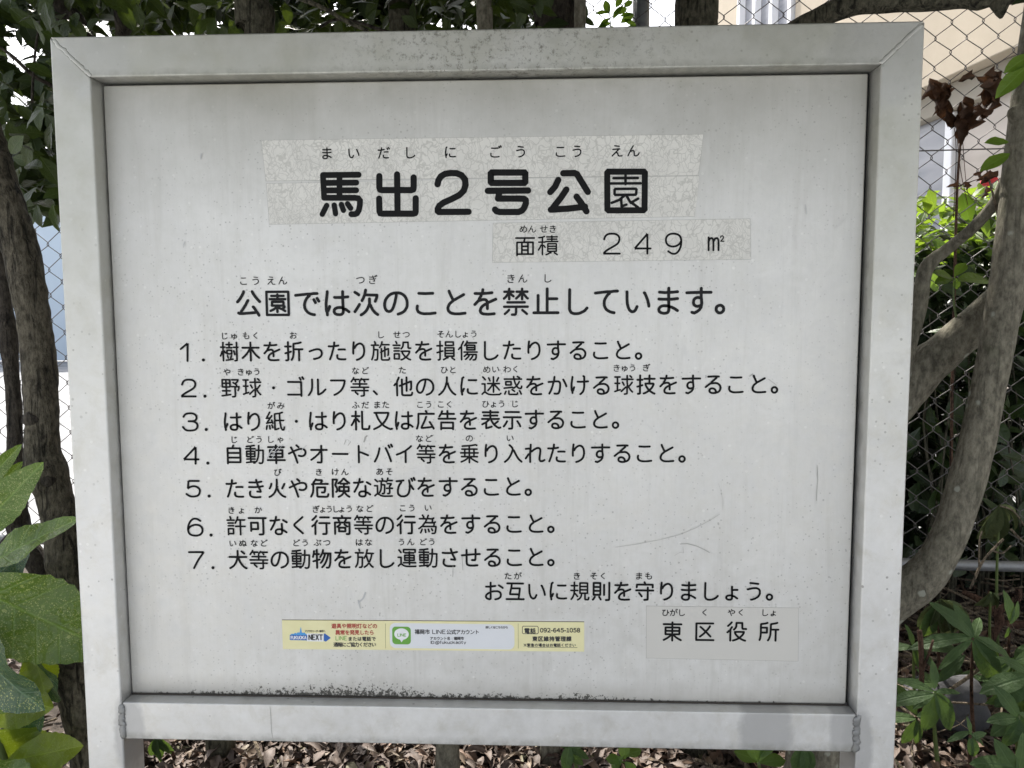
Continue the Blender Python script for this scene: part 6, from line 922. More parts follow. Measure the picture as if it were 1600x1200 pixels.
LVB = [leaf_mesh('leaf', M_BRIGHT, .44, 6, .2, .15, .5, wave=.1, seed=i) for i in range(2)]
LH = [leaf_mesh('leaf', M_HEDGE, .42, 6, .22, .2, .62, wave=.08, seed=i) for i in range(3)]
LHB = [leaf_mesh('leaf', M_BRIGHT, .46, 6, .22, .2, .6, seed=5)]
LL = [leaf_mesh('leaf', M_LANCE, .27, 9, .12, .28, .48, wave=.12, seed=i) for i in range(3)]
LD = [leaf_mesh('dead_leaf', M_DEAD, .62, 7, .3, .45, .45, curl=1.5, wave=.7, seed=i, across=2) for i in range(4)]
LW = [leaf_mesh('leaf', M_WILT, .34, 8, .3, .5, .5, curl=1.0, seed=i, across=2) for i in range(2)]
simple = proto(leaf_mesh('leaf', M_LEAF_I, .46, 3, .2, .15)); hprot = proto(leaf_mesh('leaf', M_HEDGE_I, .42, 3, .2, .2, .6))

def tree(name, label, base, mat, limbs_, group='trees growing behind the notice board'):
    root = empty(name, label, 'tree', base, group); res = []
    for nm, pts, kw in limbs_:
        mb = MB(); q = limb(mb, pts, **kw); mb.v = [tuple(Vector(v) - root.location) for v in mb.v]
        mb.obj(nm, mat, root); res.append(q)
    root['_'] = 0; del root['_']
    return root, res
def twig_part(root, P, R, mat, name='twig'):
    mb = MB(); q = catmull(P, 6); r = [v.x for v in catmull([(a, 0, 0) for a in R], 6)]
    tube(mb, [v - root.location for v in q], r, 6, .1, 60); return mb.obj(name, mat, root)

# gaps of open sky the photograph shows between the leaves (image-space discs kept clear of leaves)
HOLES = [(35, 2, 10), (8, 37, 11), (52, 37, 7), (85, 4, 9), (142, 22, 8), (172, 20, 8), (165, 47, 15), (285, 42, 17), (262, 50, 10), (330, 27, 9), (352, 34, 12), (22, 84, 22), (44, 68, 12), (40, 100, 14), (10, 62, 10), (45, 147, 11), (22, 180, 8), (62, 242, 6), (60, 268, 8), (58, 284, 5),
         (328, 26, 9), (355, 32, 11), (512, 6, 14), (548, 2, 5), (503, 46, 5), (564, 18, 5), (665, 30, 10), (684, 28, 8), (713, 24, 6), (714, 40, 6), (742, 35, 5), (773, 36, 8), (831, 28, 8), (600, 2, 5), (437, 8, 7), (466, 6, 5)]
def open_gap(p, grow=0):
    x, y = to_px(p)
    for a, b, r in HOLES:
        if (x - a) ** 2 + (y - b) ** 2 < (r + grow) ** 2: return True
    return False
def onscreen(p, m=0):
    x, y = to_px(p); return -m < x < 1600 + m and y > -m
def fill_leaves(root, region, count, Y, size, seed, meshes=LV, grow=9):
    rs = random.Random(seed); n = 0; tries = 0
    while n < count and tries < count * 12:
        tries += 1; px = rs.uniform(region[0], region[2]); py = rs.uniform(region[1], region[3]); y = rs.uniform(*Y)
        p = at(px, py, y)
        s = rs.uniform(*size); d = Vector((rs.uniform(-1, 1), rs.uniform(-.6, .6), rs.uniform(-1.1, .35))).normalized()
        if open_gap(p + d * s * .5, grow * .7) or open_gap(p + d * s, 1): continue
        nr = Vector((rs.uniform(-.5, .5), rs.uniform(-1.1, -.2), rs.uniform(.1, 1.1)))
        leaf_at(rs.choice(meshes), p, d, nr, s, root); n += 1
def crown(root, c, rad, count, seed, size=(.04, .065), name='foliage'):
    """the crown above the picture: it shades the board; clumps of leaves round a centre"""
    rs = random.Random(seed); mb = MB(); n = 0
    cl = [Vector((c[0] + rs.gauss(0, .45) * rad[0], c[1] + rs.gauss(0, .45) * rad[1], c[2] + rs.gauss(0, .4) * rad[2])) for _ in range(max(8, count // 90))]
    for _ in range(count * 4):
        if n >= count: break
        q = rs.choice(cl); p = q + Vector((rs.gauss(0, .11), rs.gauss(0, .11), rs.gauss(0, .08)))
        if p.z < 1.25 or (onscreen(p, 45)): continue
        scatter(mb, simple, p - root.location, (rs.uniform(-1, 1), rs.uniform(-1, 1), rs.uniform(-.9, .2)), (rs.uniform(-.5, .5), rs.uniform(-.5, .5), 1), rs.uniform(*size)); n += 1
    o = mb.obj(name, M_LEAF_I, root); o['kind'] = 'stuff'; return o
def mass(root, region, count, Y, size, seed, name='foliage', pr=None, mat=None, gaps=True):
    rs = random.Random(seed); mb = MB(); n = 0
    for _ in range(count * 3):
        if n >= count: break
        p = at(rs.uniform(region[0], region[2]), rs.uniform(region[1], region[3]), rs.uniform(*Y))
        if p.z < .02 or (gaps and open_gap(p, 9)): continue
        scatter(mb, pr or simple, p - root.location, (rs.uniform(-1, 1), rs.uniform(-1, 1), rs.uniform(-1, .3)), (rs.uniform(-.6, .6), rs.uniform(-1, .2), rs.uniform(.1, 1)), rs.uniform(*size)); n += 1
    o = mb.obj(name, mat or M_LEAF_I, root); o['kind'] = 'stuff'; return o

def ft(px, Y): p = at(px, 1195, Y); return (p.x, p.y, 0)
G_ = 'trees growing behind the notice board'
# left trunk, two stems
tL, _ = tree('tree', 'thick rough barked trunk left of the board, bending in behind its left post', ft(150, .22), M_BARK, [
    ('trunk', [(-78, 60, .20, 60), (-30, 200, .20, 66), (10, 320, .19, 68), (36, 410, .19, 64), (52, 490, .19, 60), (62, 570, .19, 62), (65, 640, .18, 62), (68, 710, .18, 62), (85, 775, .18, 64), (106, 850, .18, 74), (124, 930, .19, 92), (134, 1050, .20, 108), (162, 1190, .22, 116)],
     dict(sides=44, rough=.13, nscale=30, n=22, down=(0.01, 0), up=(-.25, 0, .7), knots=((.60, .2), (.735, .14)))),
], G_)
for i, (px, py, s) in enumerate(((52, 655, .016), (75, 750, .013), (112, 1035, .012))):
    mb = MB(); P = at(px, py, .165) - tL.location
    tube(mb, [P + Vector((0, .02, 0)), P, P + Vector((0, -.008, -.002)), P + Vector((0, -.011, -.003))], [s * 1.5, s, s * .7, s * .15], 14, .35, 90, i); mb.obj('knot', M_BARK_DARK, tL)
tL2, _ = tree('tree', 'thinner darker trunk at the far left edge behind the thick one', ft(20, .42), M_BARK_DARK, [
    ('trunk', [(-20, 300, .44, 24), (2, 430, .44, 26), (14, 540, .44, 25), (22, 640, .43, 26), (24, 720, .42, 32), (24, 790, .42, 44), (40, 850, .42, 48), (74, 905, .42, 46), (110, 975, .42, 50), (140, 1060, .42, 60), (160, 1190, .42, 70)], dict(sides=20, rough=.2, nscale=26, n=10, down=(0, 0), up=(-.08, 0, .9), knots=((.24, .35),))),
    ('root', [(30, 830, .42, 34), (8, 870, .41, 44), (-20, 960, .40, 56), (-40, 1100, .38, 60)], dict(sides=14, rough=.25, n=8))], G_)
tF, _ = tree('tree', 'slender dark stem leaning over the top left corner of the board', ft(230, .55), M_BARK_DARK, [
    ('trunk', [(92, -20, .55, 30), (118, 30, .55, 32), (150, 120, .55, 34), (185, 400, .54, 36), (210, 800, .54, 40), (225, 1190, .54, 44)], dict(sides=14, rough=.15, n=8, down=(0, 0), up=(-.08, 0, .7))),
    ('branch', [(238, -25, .5, 9), (214, 25, .5, 11), (185, 70, .52, 14), (152, 125, .55, 16)], dict(sides=8, n=6)),
    ('branch', [(178, -20, .47, 13), (186, 20, .48, 18), (190, 60, .5, 22), (178, 140, .54, 22)], dict(sides=8, n=6)),
    ('branch', [(-10, 66, .42, 5), (22, 90, .42, 7), (52, 118, .44, 8), (90, 140, .48, 9), (150, 190, .54, 12)], dict(sides=8, n=6)),
    ('branch', [(50, 160, .4, 5), (52, 120, .42, 5), (58, 60, .45, 5), (75, -10, .5, 6)], dict(sides=6, n=6))], G_)
# stems right behind the board, left to right
spec = [
 ('dark straight stem showing under the left end of the bottom rail', M_BARK_MOSS, .42, [(390, -25, 56), (398, 20, 50), (404, 60, 48), (380, 500, 50), (352, 900, 54), (345, 1190, 55)]),
 ('slim stem under the bottom rail, just right of the board\'s left quarter', M_BARK_MOSS, .62, [(625, -25, 36), (628, 20, 36), (627, 60, 38), (580, 500, 36), (500, 950, 36), (472, 1190, 35)]),
 ('smooth greenish stem with a curved foot below the middle of the board', M_BARK_SMOOTH, .30, [(756, -25, 22), (758, 20, 22), (757, 60, 24), (740, 500, 34), (708, 950, 38), (699, 1190, 42)]),
 ('gnarled dark stem right of the middle, thick above the top rail', M_BARK_DARK, .55, [(868, -25, 66), (871, 20, 63), (872, 60, 62), (860, 500, 60), (830, 950, 62), (812, 1190, 62)]),
 ('pale slim stem close beside the gnarled one under the bottom rail', M_BARK_SMOOTH, .40, [(905, 300, 22), (890, 600, 26), (868, 1000, 31), (860, 1190, 34)]),
 ('thickest trunk, pale and stout under the right part of the bottom rail', M_BARK_MOSS, .50, [(1088, -25, 66), (1088, 20, 64), (1089, 60, 64), (1088, 500, 76), (1080, 950, 98), (1072, 1190, 128)]),
]
TR = []
for i, (lab, mt, Y, pts) in enumerate(spec):
    lm = [('trunk', [(a, b, Y, w) for a, b, w in pts], dict(sides=18, rough=.16, nscale=22, n=9, down=(0, 0), up=((0, 0, .75) if pts[0][1] < 0 else (0, .02, .5))))]
    if i == 5:
        lm.append(('branch', [(1700, -35, .22, 34), (1600, -12, .23, 38), (1540, -8, .24, 38), (1470, -2, .25, 38), (1400, 2, .26, 36), (1330, 8, .28, 38), (1275, 32, .31, 36), (1225, 62, .36, 38), (1150, 120, .43, 44), (1092, 200, .5, 50)], dict(sides=14, rough=.12, n=8, knots=((.235, .25),))))
    if i == 0: lm.append(('branch', [(575, 48, .40, 7), (540, 32, .4, 7), (500, 10, .4, 7), (450, -10, .4, 8), (400, -40, .42, 10)], dict(sides=8, n=6)))
    if i == 3: lm.append(('branch', [(500, 42, .5, 5), (530, 30, .5, 5), (590, 45, .5, 6), (700, 90, .52, 8), (860, 160, .55, 10)], dict(sides=8, n=6)))
    t, _ = tree('tree', lab, ft(pts[-1][0], Y), mt, lm, G_); TR.append(t)
mb = MB(); P = at(1562, 8, .235) - TR[5].location
tube(mb, [P + Vector((0, 0, .008)), P, P + Vector((.002, 0, -.013)), P + Vector((.003, 0, -.018))], [.014, .012, .006, .002], 12, .3, 80); mb.obj('branch_stub', M_BARK_MOSS, TR[5])
# right trunk with its forks
tR, qR = tree('tree', 'smooth grey trunk with pale lichen spots leaning across the right edge', ft(1275, .27), M_BARK_SMOOTH, [
    ('trunk', [(1625, 60, .22, 66), (1610, 170, .22, 66), (1594, 300, .22, 66), (1582, 400, .22, 64), (1565, 500, .22, 61), (1546, 600, .22, 60), (1524, 700, .22, 61), (1497, 795, .22, 61), (1472, 860, .22, 63), (1436, 908, .23, 72), (1375, 948, .25, 82), (1310, 1020, .26, 90), (1280, 1100, .27, 98), (1275, 1190, .27, 105)],
     dict(sides=24, rough=.07, nscale=14, n=10, down=(0, 0), up=(.06, 0, .7), knots=((.515, .06), (.53, -.04)))),
    ('branch', [(1575, 270, .24, 17), (1553, 318, .25, 20), (1520, 356, .27, 20), (1482, 388, .30, 21), (1447, 420, .31, 27), (1436, 480, .31, 27), (1414, 560, .30, 30), (1385, 700, .28, 44), (1370, 900, .26, 60)], dict(sides=14, rough=.08, n=8)),
    ('branch', [(1600, 430, .27, 56), (1540, 492, .29, 64), (1480, 545, .31, 68), (1425, 592, .33, 78), (1365, 680, .32, 84), (1340, 880, .30, 90)], dict(sides=18, rough=.09, n=8))], G_)
mb = MB(); P = at(1587, 176, .215) - tR.location
tube(mb, [P + Vector((.02, 0, -.004)), P, P + Vector((-.006, 0, .003)), P + Vector((-.008, 0, .005))], [.019, .014, .009, .003], 14, .4, 70); mb.obj('knot', M_BARK_SMOOTH, tR)

# visible leaves of each tree
fill_leaves(tL, (-40, -50, 90, 330), 130, (.16, .5), (.032, .052), 1, grow=8)
fill_leaves(tL2, (-40, -40, 100, 310), 120, (.5, .8), (.04, .06), 2, grow=8)
fill_leaves(tF, (60, -60, 380, 60), 190, (.35, .8), (.035, .055), 3)
fill_leaves(TR[0], (300, -60, 560, 55), 150, (.46, .9), (.035, .055), 4)
fill_leaves(TR[1], (470, -60, 760, 55), 170, (.5, .95), (.035, .055), 5)
fill_leaves(TR[2], (650, -60, 850, 60), 120, (.4, .9), (.033, .052), 6)
fill_leaves(TR[3], (780, -60, 850, 55), 60, (.4, .9), (.033, .052), 7)
for (px, py, d, s) in ((907, 2, (.3, 0, -1), .036), (903, 28, (1, 0, -.3), .034), (912, 10, (-.4, 0, -.8), .028)):
    leaf_at(LV[0], at(px, py, .5), d, (0, -1, .5), s, TR[3])
mass(tL, (-60, -60, 110, 330), 1500, (.5, 1.0), (.04, .065), 21); mass(TR[0], (80, -60, 600, 56), 2200, (.9, 1.5), (.05, .08), 22); mass(TR[1], (560, -60, 838, 56), 1300, (.9, 1.5), (.05, .08), 23)
for k, (t, c, n) in enumerate(((tL, (-1.0, .1, 2.0), 2600), (tF, (-.75, -.3, 1.85), 2800), (TR[0], (-.35, -.4, 1.85), 3000), (TR[1], (0, .4, 2.0), 2400), (TR[3], (.3, -.45, 1.8), 3000), (TR[5], (.85, -.35, 1.85), 2800), (tR, (1.3, .1, 2.1), 2200))):
    crown(t, c, (.55, .65, .35), n, 40 + k, (.045, .07))
# crowns behind the board keep the sun off the trunks and the bed
for k, (t, c, n) in enumerate(((tL, (-1.25, .75, 2.25), 4200), (tF, (-.6, .95, 2.4), 4200), (TR[1], (.05, 1.0, 2.4), 4200), (TR[4], (.7, .95, 2.45), 4200), (tR, (1.35, .8, 2.5), 3200))):
    crown(t, c, (.6, .8, .35), n, 80 + k, (.05, .08))
# unseen low boughs added over the board to shade its top
for k, (t, c, n) in enumerate(((TR[0], (-.38, -.30, 1.40), 2400), (TR[3], (.12, -.34, 1.38), 3000), (TR[5], (.52, -.32, 1.36), 3200))):
    crown(t, c, (.34, .36, .12), n, 60 + k, (.045, .07))
# leaves on the right trunk
for (px, py, d, nr, s, w) in ((1612, 84, (-.55, 0, -.35), (-.3, -1, .3), .042, 1), (1608, 100, (-.75, 0, -.75), (-.2, -1, .4), .060, .85), (1576, 222, (-1, 0, .1), (0, -.9, .8), .032, 1.3), (1578, 240, (-1, 0, -.5), (.2, -.8, .8), .045, 1.0)):
    leaf_at(LVB[0], at(px, py, .2), d, nr, s, tR, wide=w)
twig_part(tR, [at(1560, 338, .24), at(1548, 290, .24), at(1541, 262, .235)], [.002, .0015, .001], M_TWIG)
for (px, py, d, s) in ((1560, 274, (-1, 0, -.1), .028), (1532, 288, (.5, 0, .5), .02)):
    leaf_at(LD[0], at(px, py, .23), d, (0, -1, .3), s, tR, name='dead_leaf')
# sprig over the top rail
sp = empty('sapling', 'small leafy sprig rising just above the top rail against white sky', 'plant', ft(968, .75))
twig_part(sp, [at(965, 1190, .75) * 1.0, at(960, 700, .75), at(957, 200, .75), at(955, 60, .75), at(951, 10, .75)], [.004, .003, .002, .0013, .0008], M_STEM, 'stem')
rs = random.Random(3)
for (px, py, dx, dz, s) in ((952, 20, -.9, .1, .032), (952, 22, -.3, .9, .034), (954, 28, -.8, -.5, .03), (955, 36, -1, -.2, .03), (958, 30, .6, 1, .034), (960, 22, .9, .5, .034), (968, 26, .9, .2, .032), (970, 36, .8, .6, .036), (975, 30, .9, -.5, .034), (956, 40, .2, -.9, .026), (948, 38, -.9, -.6, .03), (980, 42, .8, -.1, .026), (962, 12, .5, .9, .03), (975, 12, .7, .7, .028)):
    leaf_at(rs.choice(LVB), at(px, py, .75), (dx, rs.uniform(-.3, .3), dz), (rs.uniform(-.4, .4), -1, rs.uniform(.1, .8)), s, sp)

# hedge of broad leaved shrubs behind the fence on the right
hb = empty('hedge', 'dense dark evergreen hedge with sunlit tips behind the right part of the fence', 'hedge', (at(1520, 900, 1.5).x, 1.5, 0))
rs = random.Random(77)
def htop(px): return 335 + 22 * noise.noise(Vector((px * .02, 0, 0))) + 12 * noise.noise(Vector((px * .07, 5, 0)))
for i in range(290):
    px = rs.uniform(1425, 1640); u = rs.random() ** .8; py = htop(px) + u * 560; Y = rs.uniform(1.08, 1.45) if u > .12 else rs.uniform(1.15, 1.9)
    d = Vector((rs.uniform(-1, 1), rs.uniform(-.9, .2), rs.uniform(-.5, .9) if u < .15 else rs.uniform(-1, .5)))
    leaf_at(rs.choice(LHB if u < .16 else LH), at(px, py, Y), d, (rs.uniform(-.5, .5), rs.uniform(-1, .1), rs.uniform(.3, 1)), rs.uniform(.06, .10), hb)  # topmost leaves take a brighter colour to read as sunlit
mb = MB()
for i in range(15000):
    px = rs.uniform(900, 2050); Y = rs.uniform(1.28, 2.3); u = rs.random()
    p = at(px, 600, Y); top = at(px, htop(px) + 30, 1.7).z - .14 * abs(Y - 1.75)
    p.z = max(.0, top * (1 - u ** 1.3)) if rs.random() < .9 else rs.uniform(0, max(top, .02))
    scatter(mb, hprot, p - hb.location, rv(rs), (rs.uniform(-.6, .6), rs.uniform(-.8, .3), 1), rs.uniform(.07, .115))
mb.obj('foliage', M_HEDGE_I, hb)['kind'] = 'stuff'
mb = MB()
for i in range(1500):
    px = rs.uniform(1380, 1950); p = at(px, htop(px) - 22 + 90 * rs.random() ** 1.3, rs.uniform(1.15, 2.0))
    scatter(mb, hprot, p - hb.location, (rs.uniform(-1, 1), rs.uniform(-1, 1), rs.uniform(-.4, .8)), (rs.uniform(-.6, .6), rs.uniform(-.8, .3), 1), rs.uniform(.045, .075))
mb.obj('sunlit_tips', M_BRIGHT_I, hb)['kind'] = 'stuff'  # sun on the tips comes from their brighter leaf colour
for i in range(26):
    px = rs.uniform(1430, 1640); Y = rs.uniform(1.12, 1.35); P = at(px, rs.uniform(820, 880), Y); Q = at(px + rs.uniform(-60, 60), rs.uniform(450, 700), Y + .05)
    mb = MB(); tube(mb, [v - hb.location for v in catmull([Vector((P.x, P.y, 0)), P, (P + Q) / 2 + rv(rs, .04), Q], 4)], [.005 - .00028 * k for k in range(13)], 5); mb.obj('stem', M_BARK_MOSS, hb)

# ---------------------------------------------------------------- withered vine hanging on the fence
dv = empty('dead_vine', 'withered brown vine with a heart shaped bunch of curled leaves hanging on the fence', 'vine', (at(1493, 330, .96).x, .96, 0))
for P, R in (([at(1484, 900, .97), at(1488, 600, .97), at(1494, 345, .96), at(1497, 270, .955), at(1503, 200, .95)], [.004, .004, .0036, .003, .002]),
             ([at(1490, 340, .955), at(1494, 240, .955), at(1490, 190, .95)], [.0012, .001, .0008]), ([at(1512, 320, .955), at(1500, 260, .955), at(1494, 195, .95)], [.0009] * 3),
             ([at(1530, 315, .955), at(1512, 300, .955), at(1503, 205, .95)], [.0008] * 3), ([at(1458, 130, .955), at(1475, 165, .95), at(1500, 200, .95)], [.0016, .0016, .002]), ([at(1555, 115, .955), at(1540, 150, .95), at(1503, 205, .95)], [.0012, .0016, .002]),
             ([at(1500, 290, .955), at(1522, 282, .955), at(1545, 275, .955)], [.0012, .001, .0008])):
    twig_part(dv, P, R, M_REDSTEM, 'stem')
rs = random.Random(5)
for (px, py, dx, dz, s) in ((1452, 122, .1, -.9, .05), (1458, 128, .5, -.8, .06), (1450, 150, .6, -.5, .05), (1466, 135, .2, -1, .06), (1472, 150, .3, -1, .065), (1478, 172, .5, -.6, .06), (1486, 132, -.3, -.8, .05), (1497, 128, .7, .3, .05), (1508, 150, -.1, -1, .07), (1500, 160, .3, -.9, .075), (1512, 165, .4, -.8, .07),
                          (1525, 120, .6, -.2, .055), (1536, 118, .8, -.1, .05), (1530, 135, .8, -.4, .06), (1540, 130, .3, -1, .06), (1548, 140, .4, -.8, .06), (1528, 160, -.3, -.8, .06), (1534, 165, .1, -.9, .05), (1495, 185, .2, -.7, .055), (1510, 190, -.2, -.6, .05), (1484, 150, -.5, .7, .05), (1556, 118, -.4, -.9, .05), (1520, 272, 1, -.1, .03), (1505, 285, .8, -.6, .028), (1500, 292, -.8, .2, .026), (1540, 290, .2, -1, .03)):
    leaf_at(rs.choice(LD), at(px, py, .955 - rs.uniform(0, .05)), (dx, rs.uniform(-.3, .3), dz), (rs.uniform(-.9, .9), -1, rs.uniform(-.2, .9)), s * 1.12, dv, name='dead_leaf', wide=rs.uniform(.7, 1.15))

# ---------------------------------------------------------------- spotted laurel at the lower left
lau = empty('spotted_laurel', 'glossy spotted laurel shrub with big toothed leaves by the left post', 'shrub', (-.62, .12, 0))
def big_leaf(base, tip, width, mat, nrm=(0, -1, .35), seg=26, droop=.1, seed=0, name='leaf'):
    b, t = at(*base), at(*tip); L = (t - b).length; me = leaf_mesh(name, mat, width / L, seg, .22, droop, .52, serr=.055, wave=.17, seed=seed, across=4)
    return leaf_at(me, b, t - b, nrm, L, lau, name)
big_leaf((-70, 905, .02), (178, 1020, .075), .098, M_AUC, (.1, -1, .55), seed=1, droop=.05)
big_leaf((-90, 960, -.01), (55, 1128, -.02), .092, M_AUC_DARK, (-.5, -1, .15), seed=2)
big_leaf((-75, 870, .03), (68, 722, .06), .046, M_AUC, (.5, -.8, .5), seed=3, droop=.0)
big_leaf((-60, 905, .0), (118, 803, .02), .045, M_AUC, (.25, -.55, .9), seed=4, droop=.06)
big_leaf((-60, 790, .10), (30, 697, .10), .022, M_AUC, (.6, -.8, .2), seed=6)
big_leaf((-60, 810, .12), (38, 722, .16), .022, M_AUC, (.9, -.5, .3), seed=7)
big_leaf((-60, 1150, .08), (92, 1250, .12), .11, M_AUC_YEL, (.2, -1, .6), seed=8)
big_leaf((10, 1190, .08), (130, 1165, .11), .05, M_AUC_YEL, (.0, -1, .5), seed=9)
big_leaf((-50, 1080, .09), (84, 1110, .12), .07, M_AUC_YEL, (.1, -1, .3), seed=10)
big_leaf((50, 1010, .12), (72, 1090, .12), .045, M_AUC_YEL, (.7, -1, .2), seed=11)
big_leaf((30, 1060, .11), (50, 1172, .12), .04, M_AUC_DARK, (.5, -1, .2), seed=12)
big_leaf((40, 1000, .11), (83, 1110, .14), .05, M_AUC_DARK, (-.2, -1, .4), seed=13)
big_leaf((-40, 920, .1), (45, 860, .14), .05, M_AUC_DARK, (.2, -.9, .6), seed=14)
big_leaf((-60, 1200, .03), (40, 1290, .04), .1, M_AUC, (.2, -1, .7), seed=15)
rs = random.Random(8)
for i in range(14):
    big_leaf((rs.uniform(-220, -60), rs.uniform(800, 1250), rs.uniform(0, .25)), (rs.uniform(-140, 10), rs.uniform(850, 1300), rs.uniform(0, .25)), rs.uniform(.05, .085), rs.choice([M_AUC, M_AUC_DARK]), (rs.uniform(-.5, .5), -1, rs.uniform(.2, 1)), 18, seed=20 + i)
for P in ([(-.66, .12, -.02), (-.69, .1, .2), (-.72, .06, .36)], [(-.68, .14, -.02), (-.72, .13, .3), (-.74, .09, .56)], [(-.66, .12, -.02), (-.72, .08, .3), (-.74, .04, .45)]):
    twig_part(lau, [Vector(p) for p in P], [.006, .005, .004], M_STEM, 'stem')

# ---------------------------------------------------------------- leafy shrubs at the lower right
def whorl(name, label, px, py, Y, lv, stem=True, mesh=LL, cat='shrub', group=None, seed=0):
    c = at(px, py, Y); rs = random.Random(seed); root = empty(name, label, cat, (c.x, c.y, 0), group)
    if stem: twig_part(root, [Vector((c.x + .03, c.y + .02, zsoil(c.x, c.y) - .02)), Vector((c.x + .015, c.y + .02, c.z * .5)), c], [.0042, .0035, .0022], M_REDSTEM if seed % 2 else M_STEM, 'stem')
    for k, (dx, dy, dz, s, w) in enumerate(lv):
        leaf_at(rs.choice(mesh), c + Vector((0, 0, rs.uniform(-.006, .006))), (dx, dy, dz), (rs.uniform(-.25, .25), -.65, 1) if abs(dz) < .7 else (rs.uniform(-.5, .5), -1, .3), s, root, wide=w)
    return root
GS = 'low leafy shrubs in the bed right of the board'
whorl('leafy_shrub', 'shrub with long flat pointed leaf reaching left, highest beside the right post', 1520, 996, .42, [(-1, .0, -.06, .115, .75), (-.75, -.1, -.55, .085, .6), (-.45, .1, .55, .09, 1.1), (-.15, .3, .65, .07, 1), (.9, 0, -.75, .10, .95), (.6, -.1, -1, .12, 1.15), (1, 0, -.35, .1, .8), (.3, .3, .4, .06, 1)], group=GS, seed=1)
whorl('leafy_shrub', 'star shaped shrub with drooping leaves, nearest the right post', 1460, 1082, .36, [(-.15, -.1, -1, .075, 1.35), (.55, -.1, -.9, .092, 1.25), (-1, 0, -.12, .085, 1.0), (.9, 0, .12, .05, .8), (-.9, 0, .45, .07, .9), (.1, .2, .6, .05, 1), (.7, 0, -.35, .05, .8), (-.6, .1, -.5, .05, 1)], group=GS, seed=2)
whorl('leafy_shrub', 'broad green shrub cut by the right picture edge', 1612, 1058, .34, [(-1, 0, -.22, .088, 1.35), (-.75, -.1, -.5, .08, 1.5), (-.9, -.1, -.7, .085, 1.2), (-.3, 0, -1, .085, 1.4), (.2, 0, -1, .09, 1.3), (.9, 0, -.3, .09, 1.2), (-.6, .1, .5, .06, 1.2), (.5, 0, .7, .07, 1.1)], group=GS, seed=3)
whorl('leafy_shrub', 'lower broad leaved shrub at the right edge below the cut one', 1592, 1118, .30, [(-.3, -.2, -.95, .06, 1.8), (-.9, 0, .0, .05, 1.4), (.2, 0, -1, .07, 1.6), (-.5, 0, .8, .06, 1.3), (.7, 0, -.3, .07, 1.3), (-.85, 0, -.55, .055, 1.5)], group=GS, seed=4)
whorl('leafy_shrub', 'small low shrub with few leaves near the bottom right corner', 1516, 1148, .26, [(.3, -.1, -1, .042, 1.5), (-.8, 0, -.3, .04, .9), (.6, 0, .3, .03, 1.2), (.9, 0, -.5, .035, 1.2), (.0, 0, .8, .03, 1)], group=GS, seed=5)
whorl('leafy_shrub', 'pale green shrub right in the bottom right corner', 1590, 1205, .24, [(-1, 0, .25, .07, 1.4), (-.5, 0, .8, .06, 1.4), (.3, 0, .9, .06, 1.4), (.9, 0, .4, .06, 1.3), (-.9, 0, -.2, .05, 1.3)], group=GS, seed=6)
whorl('leafy_shrub', 'dark shrub low against the right post', 1432, 1120, .40, [(-.5, 0, .8, .06, 1.2), (.2, 0, -.9, .06, 1), (.8, 0, .2, .05, 1.1), (-.3, 0, -.9, .06, 1.2), (-.8, 0, .1, .07, 1.0)], group=GS, seed=7)
whorl('wilted_shrub', 'shrub with hanging wilted leaves in front of the dark hedge', 1562, 790, .8, [(-.3, 0, -1, .105, 1.2), (-.05, 0, -1, .115, 1.3), (.25, 0, -1, .085, 1.2), (.9, 0, -.5, .09, .8), (-.5, 0, -.95, .07, 1.1)], mesh=LW, seed=8)
whorl('wilted_shrub', 'shrub with limp grey green leaves just right of the post foot', 1468, 940, .52, [(.15, 0, -1, .10, 1.4), (.5, 0, -.95, .12, 1.3), (-.2, 0, -.9, .09, 1.5), (.85, 0, -.6, .12, 1.2), (-.5, 0, -.9, .08, 1.2), (.7, 0, -.85, .13, 1.2)], mesh=LW + LL[:1], seed=9)
whorl('wilted_shrub', 'bunch of small pale folded leaves on a cut branch at the right', 1548, 925, .72, [(-.5, 0, -.9, .05, 1.2), (-.1, 0, -1, .05, 1.2), (.3, 0, -.9, .055, 1.2), (.7, 0, -.6, .05, 1.2)], mesh=LW, seed=10)
whorl('upright_seedling', 'single upright green seedling near the right edge above the litter', 1578, 975, .55, [(0, 0, 1, .062, 1.3), (.5, 0, .85, .05, 1.1), (-.1, 0, -.9, .03, 1)], seed=11)
whorl('hedge_sprig', 'fresh sprig rising from the thick low branch of the right tree', 1491, 435, .30, [(-.8, 0, .5, .035, 1.6), (.9, 0, .15, .06, 1.3), (-.9, 0, -.1, .03, 1.5), (.4, 0, .6, .03, 1.2), (.2, -.1, -.6, .02, 1.4)], stem=False, mesh=LHB, cat='plant', seed=12)
twig_part(bpy.data.objects['hedge_sprig'], [at(1495, 500, .30), at(1490, 470, .30), at(1491, 435, .30)], [.0018, .0016, .0012], M_STEM, 'stem')
GB = 'small green plants under the bottom rail'
whorl('seedling', 'green seedling with hanging leaves just right of the left post', 245, 1150, .34, [(-.35, 0, -1, .05, 1.2), (0, 0, -1, .055, 1.3), (.35, 0, -1, .05, 1.2), (.55, 0, -.9, .045, 1.3), (-.1, 0, -1, .06, 1)], group=GB, seed=13)
whorl('seedling', 'green seedling right of the pale slim stem under the bottom rail', 890, 1168, .28, [(.5, 0, .2, .035, 1.5), (-.2, -.3, -.9, .05, 1.4), (.5, 0, -.9, .045, 1.3), (.9, 0, -.3, .04, 1.2), (-.6, 0, .4, .03, 1.3)], group=GB, seed=14)
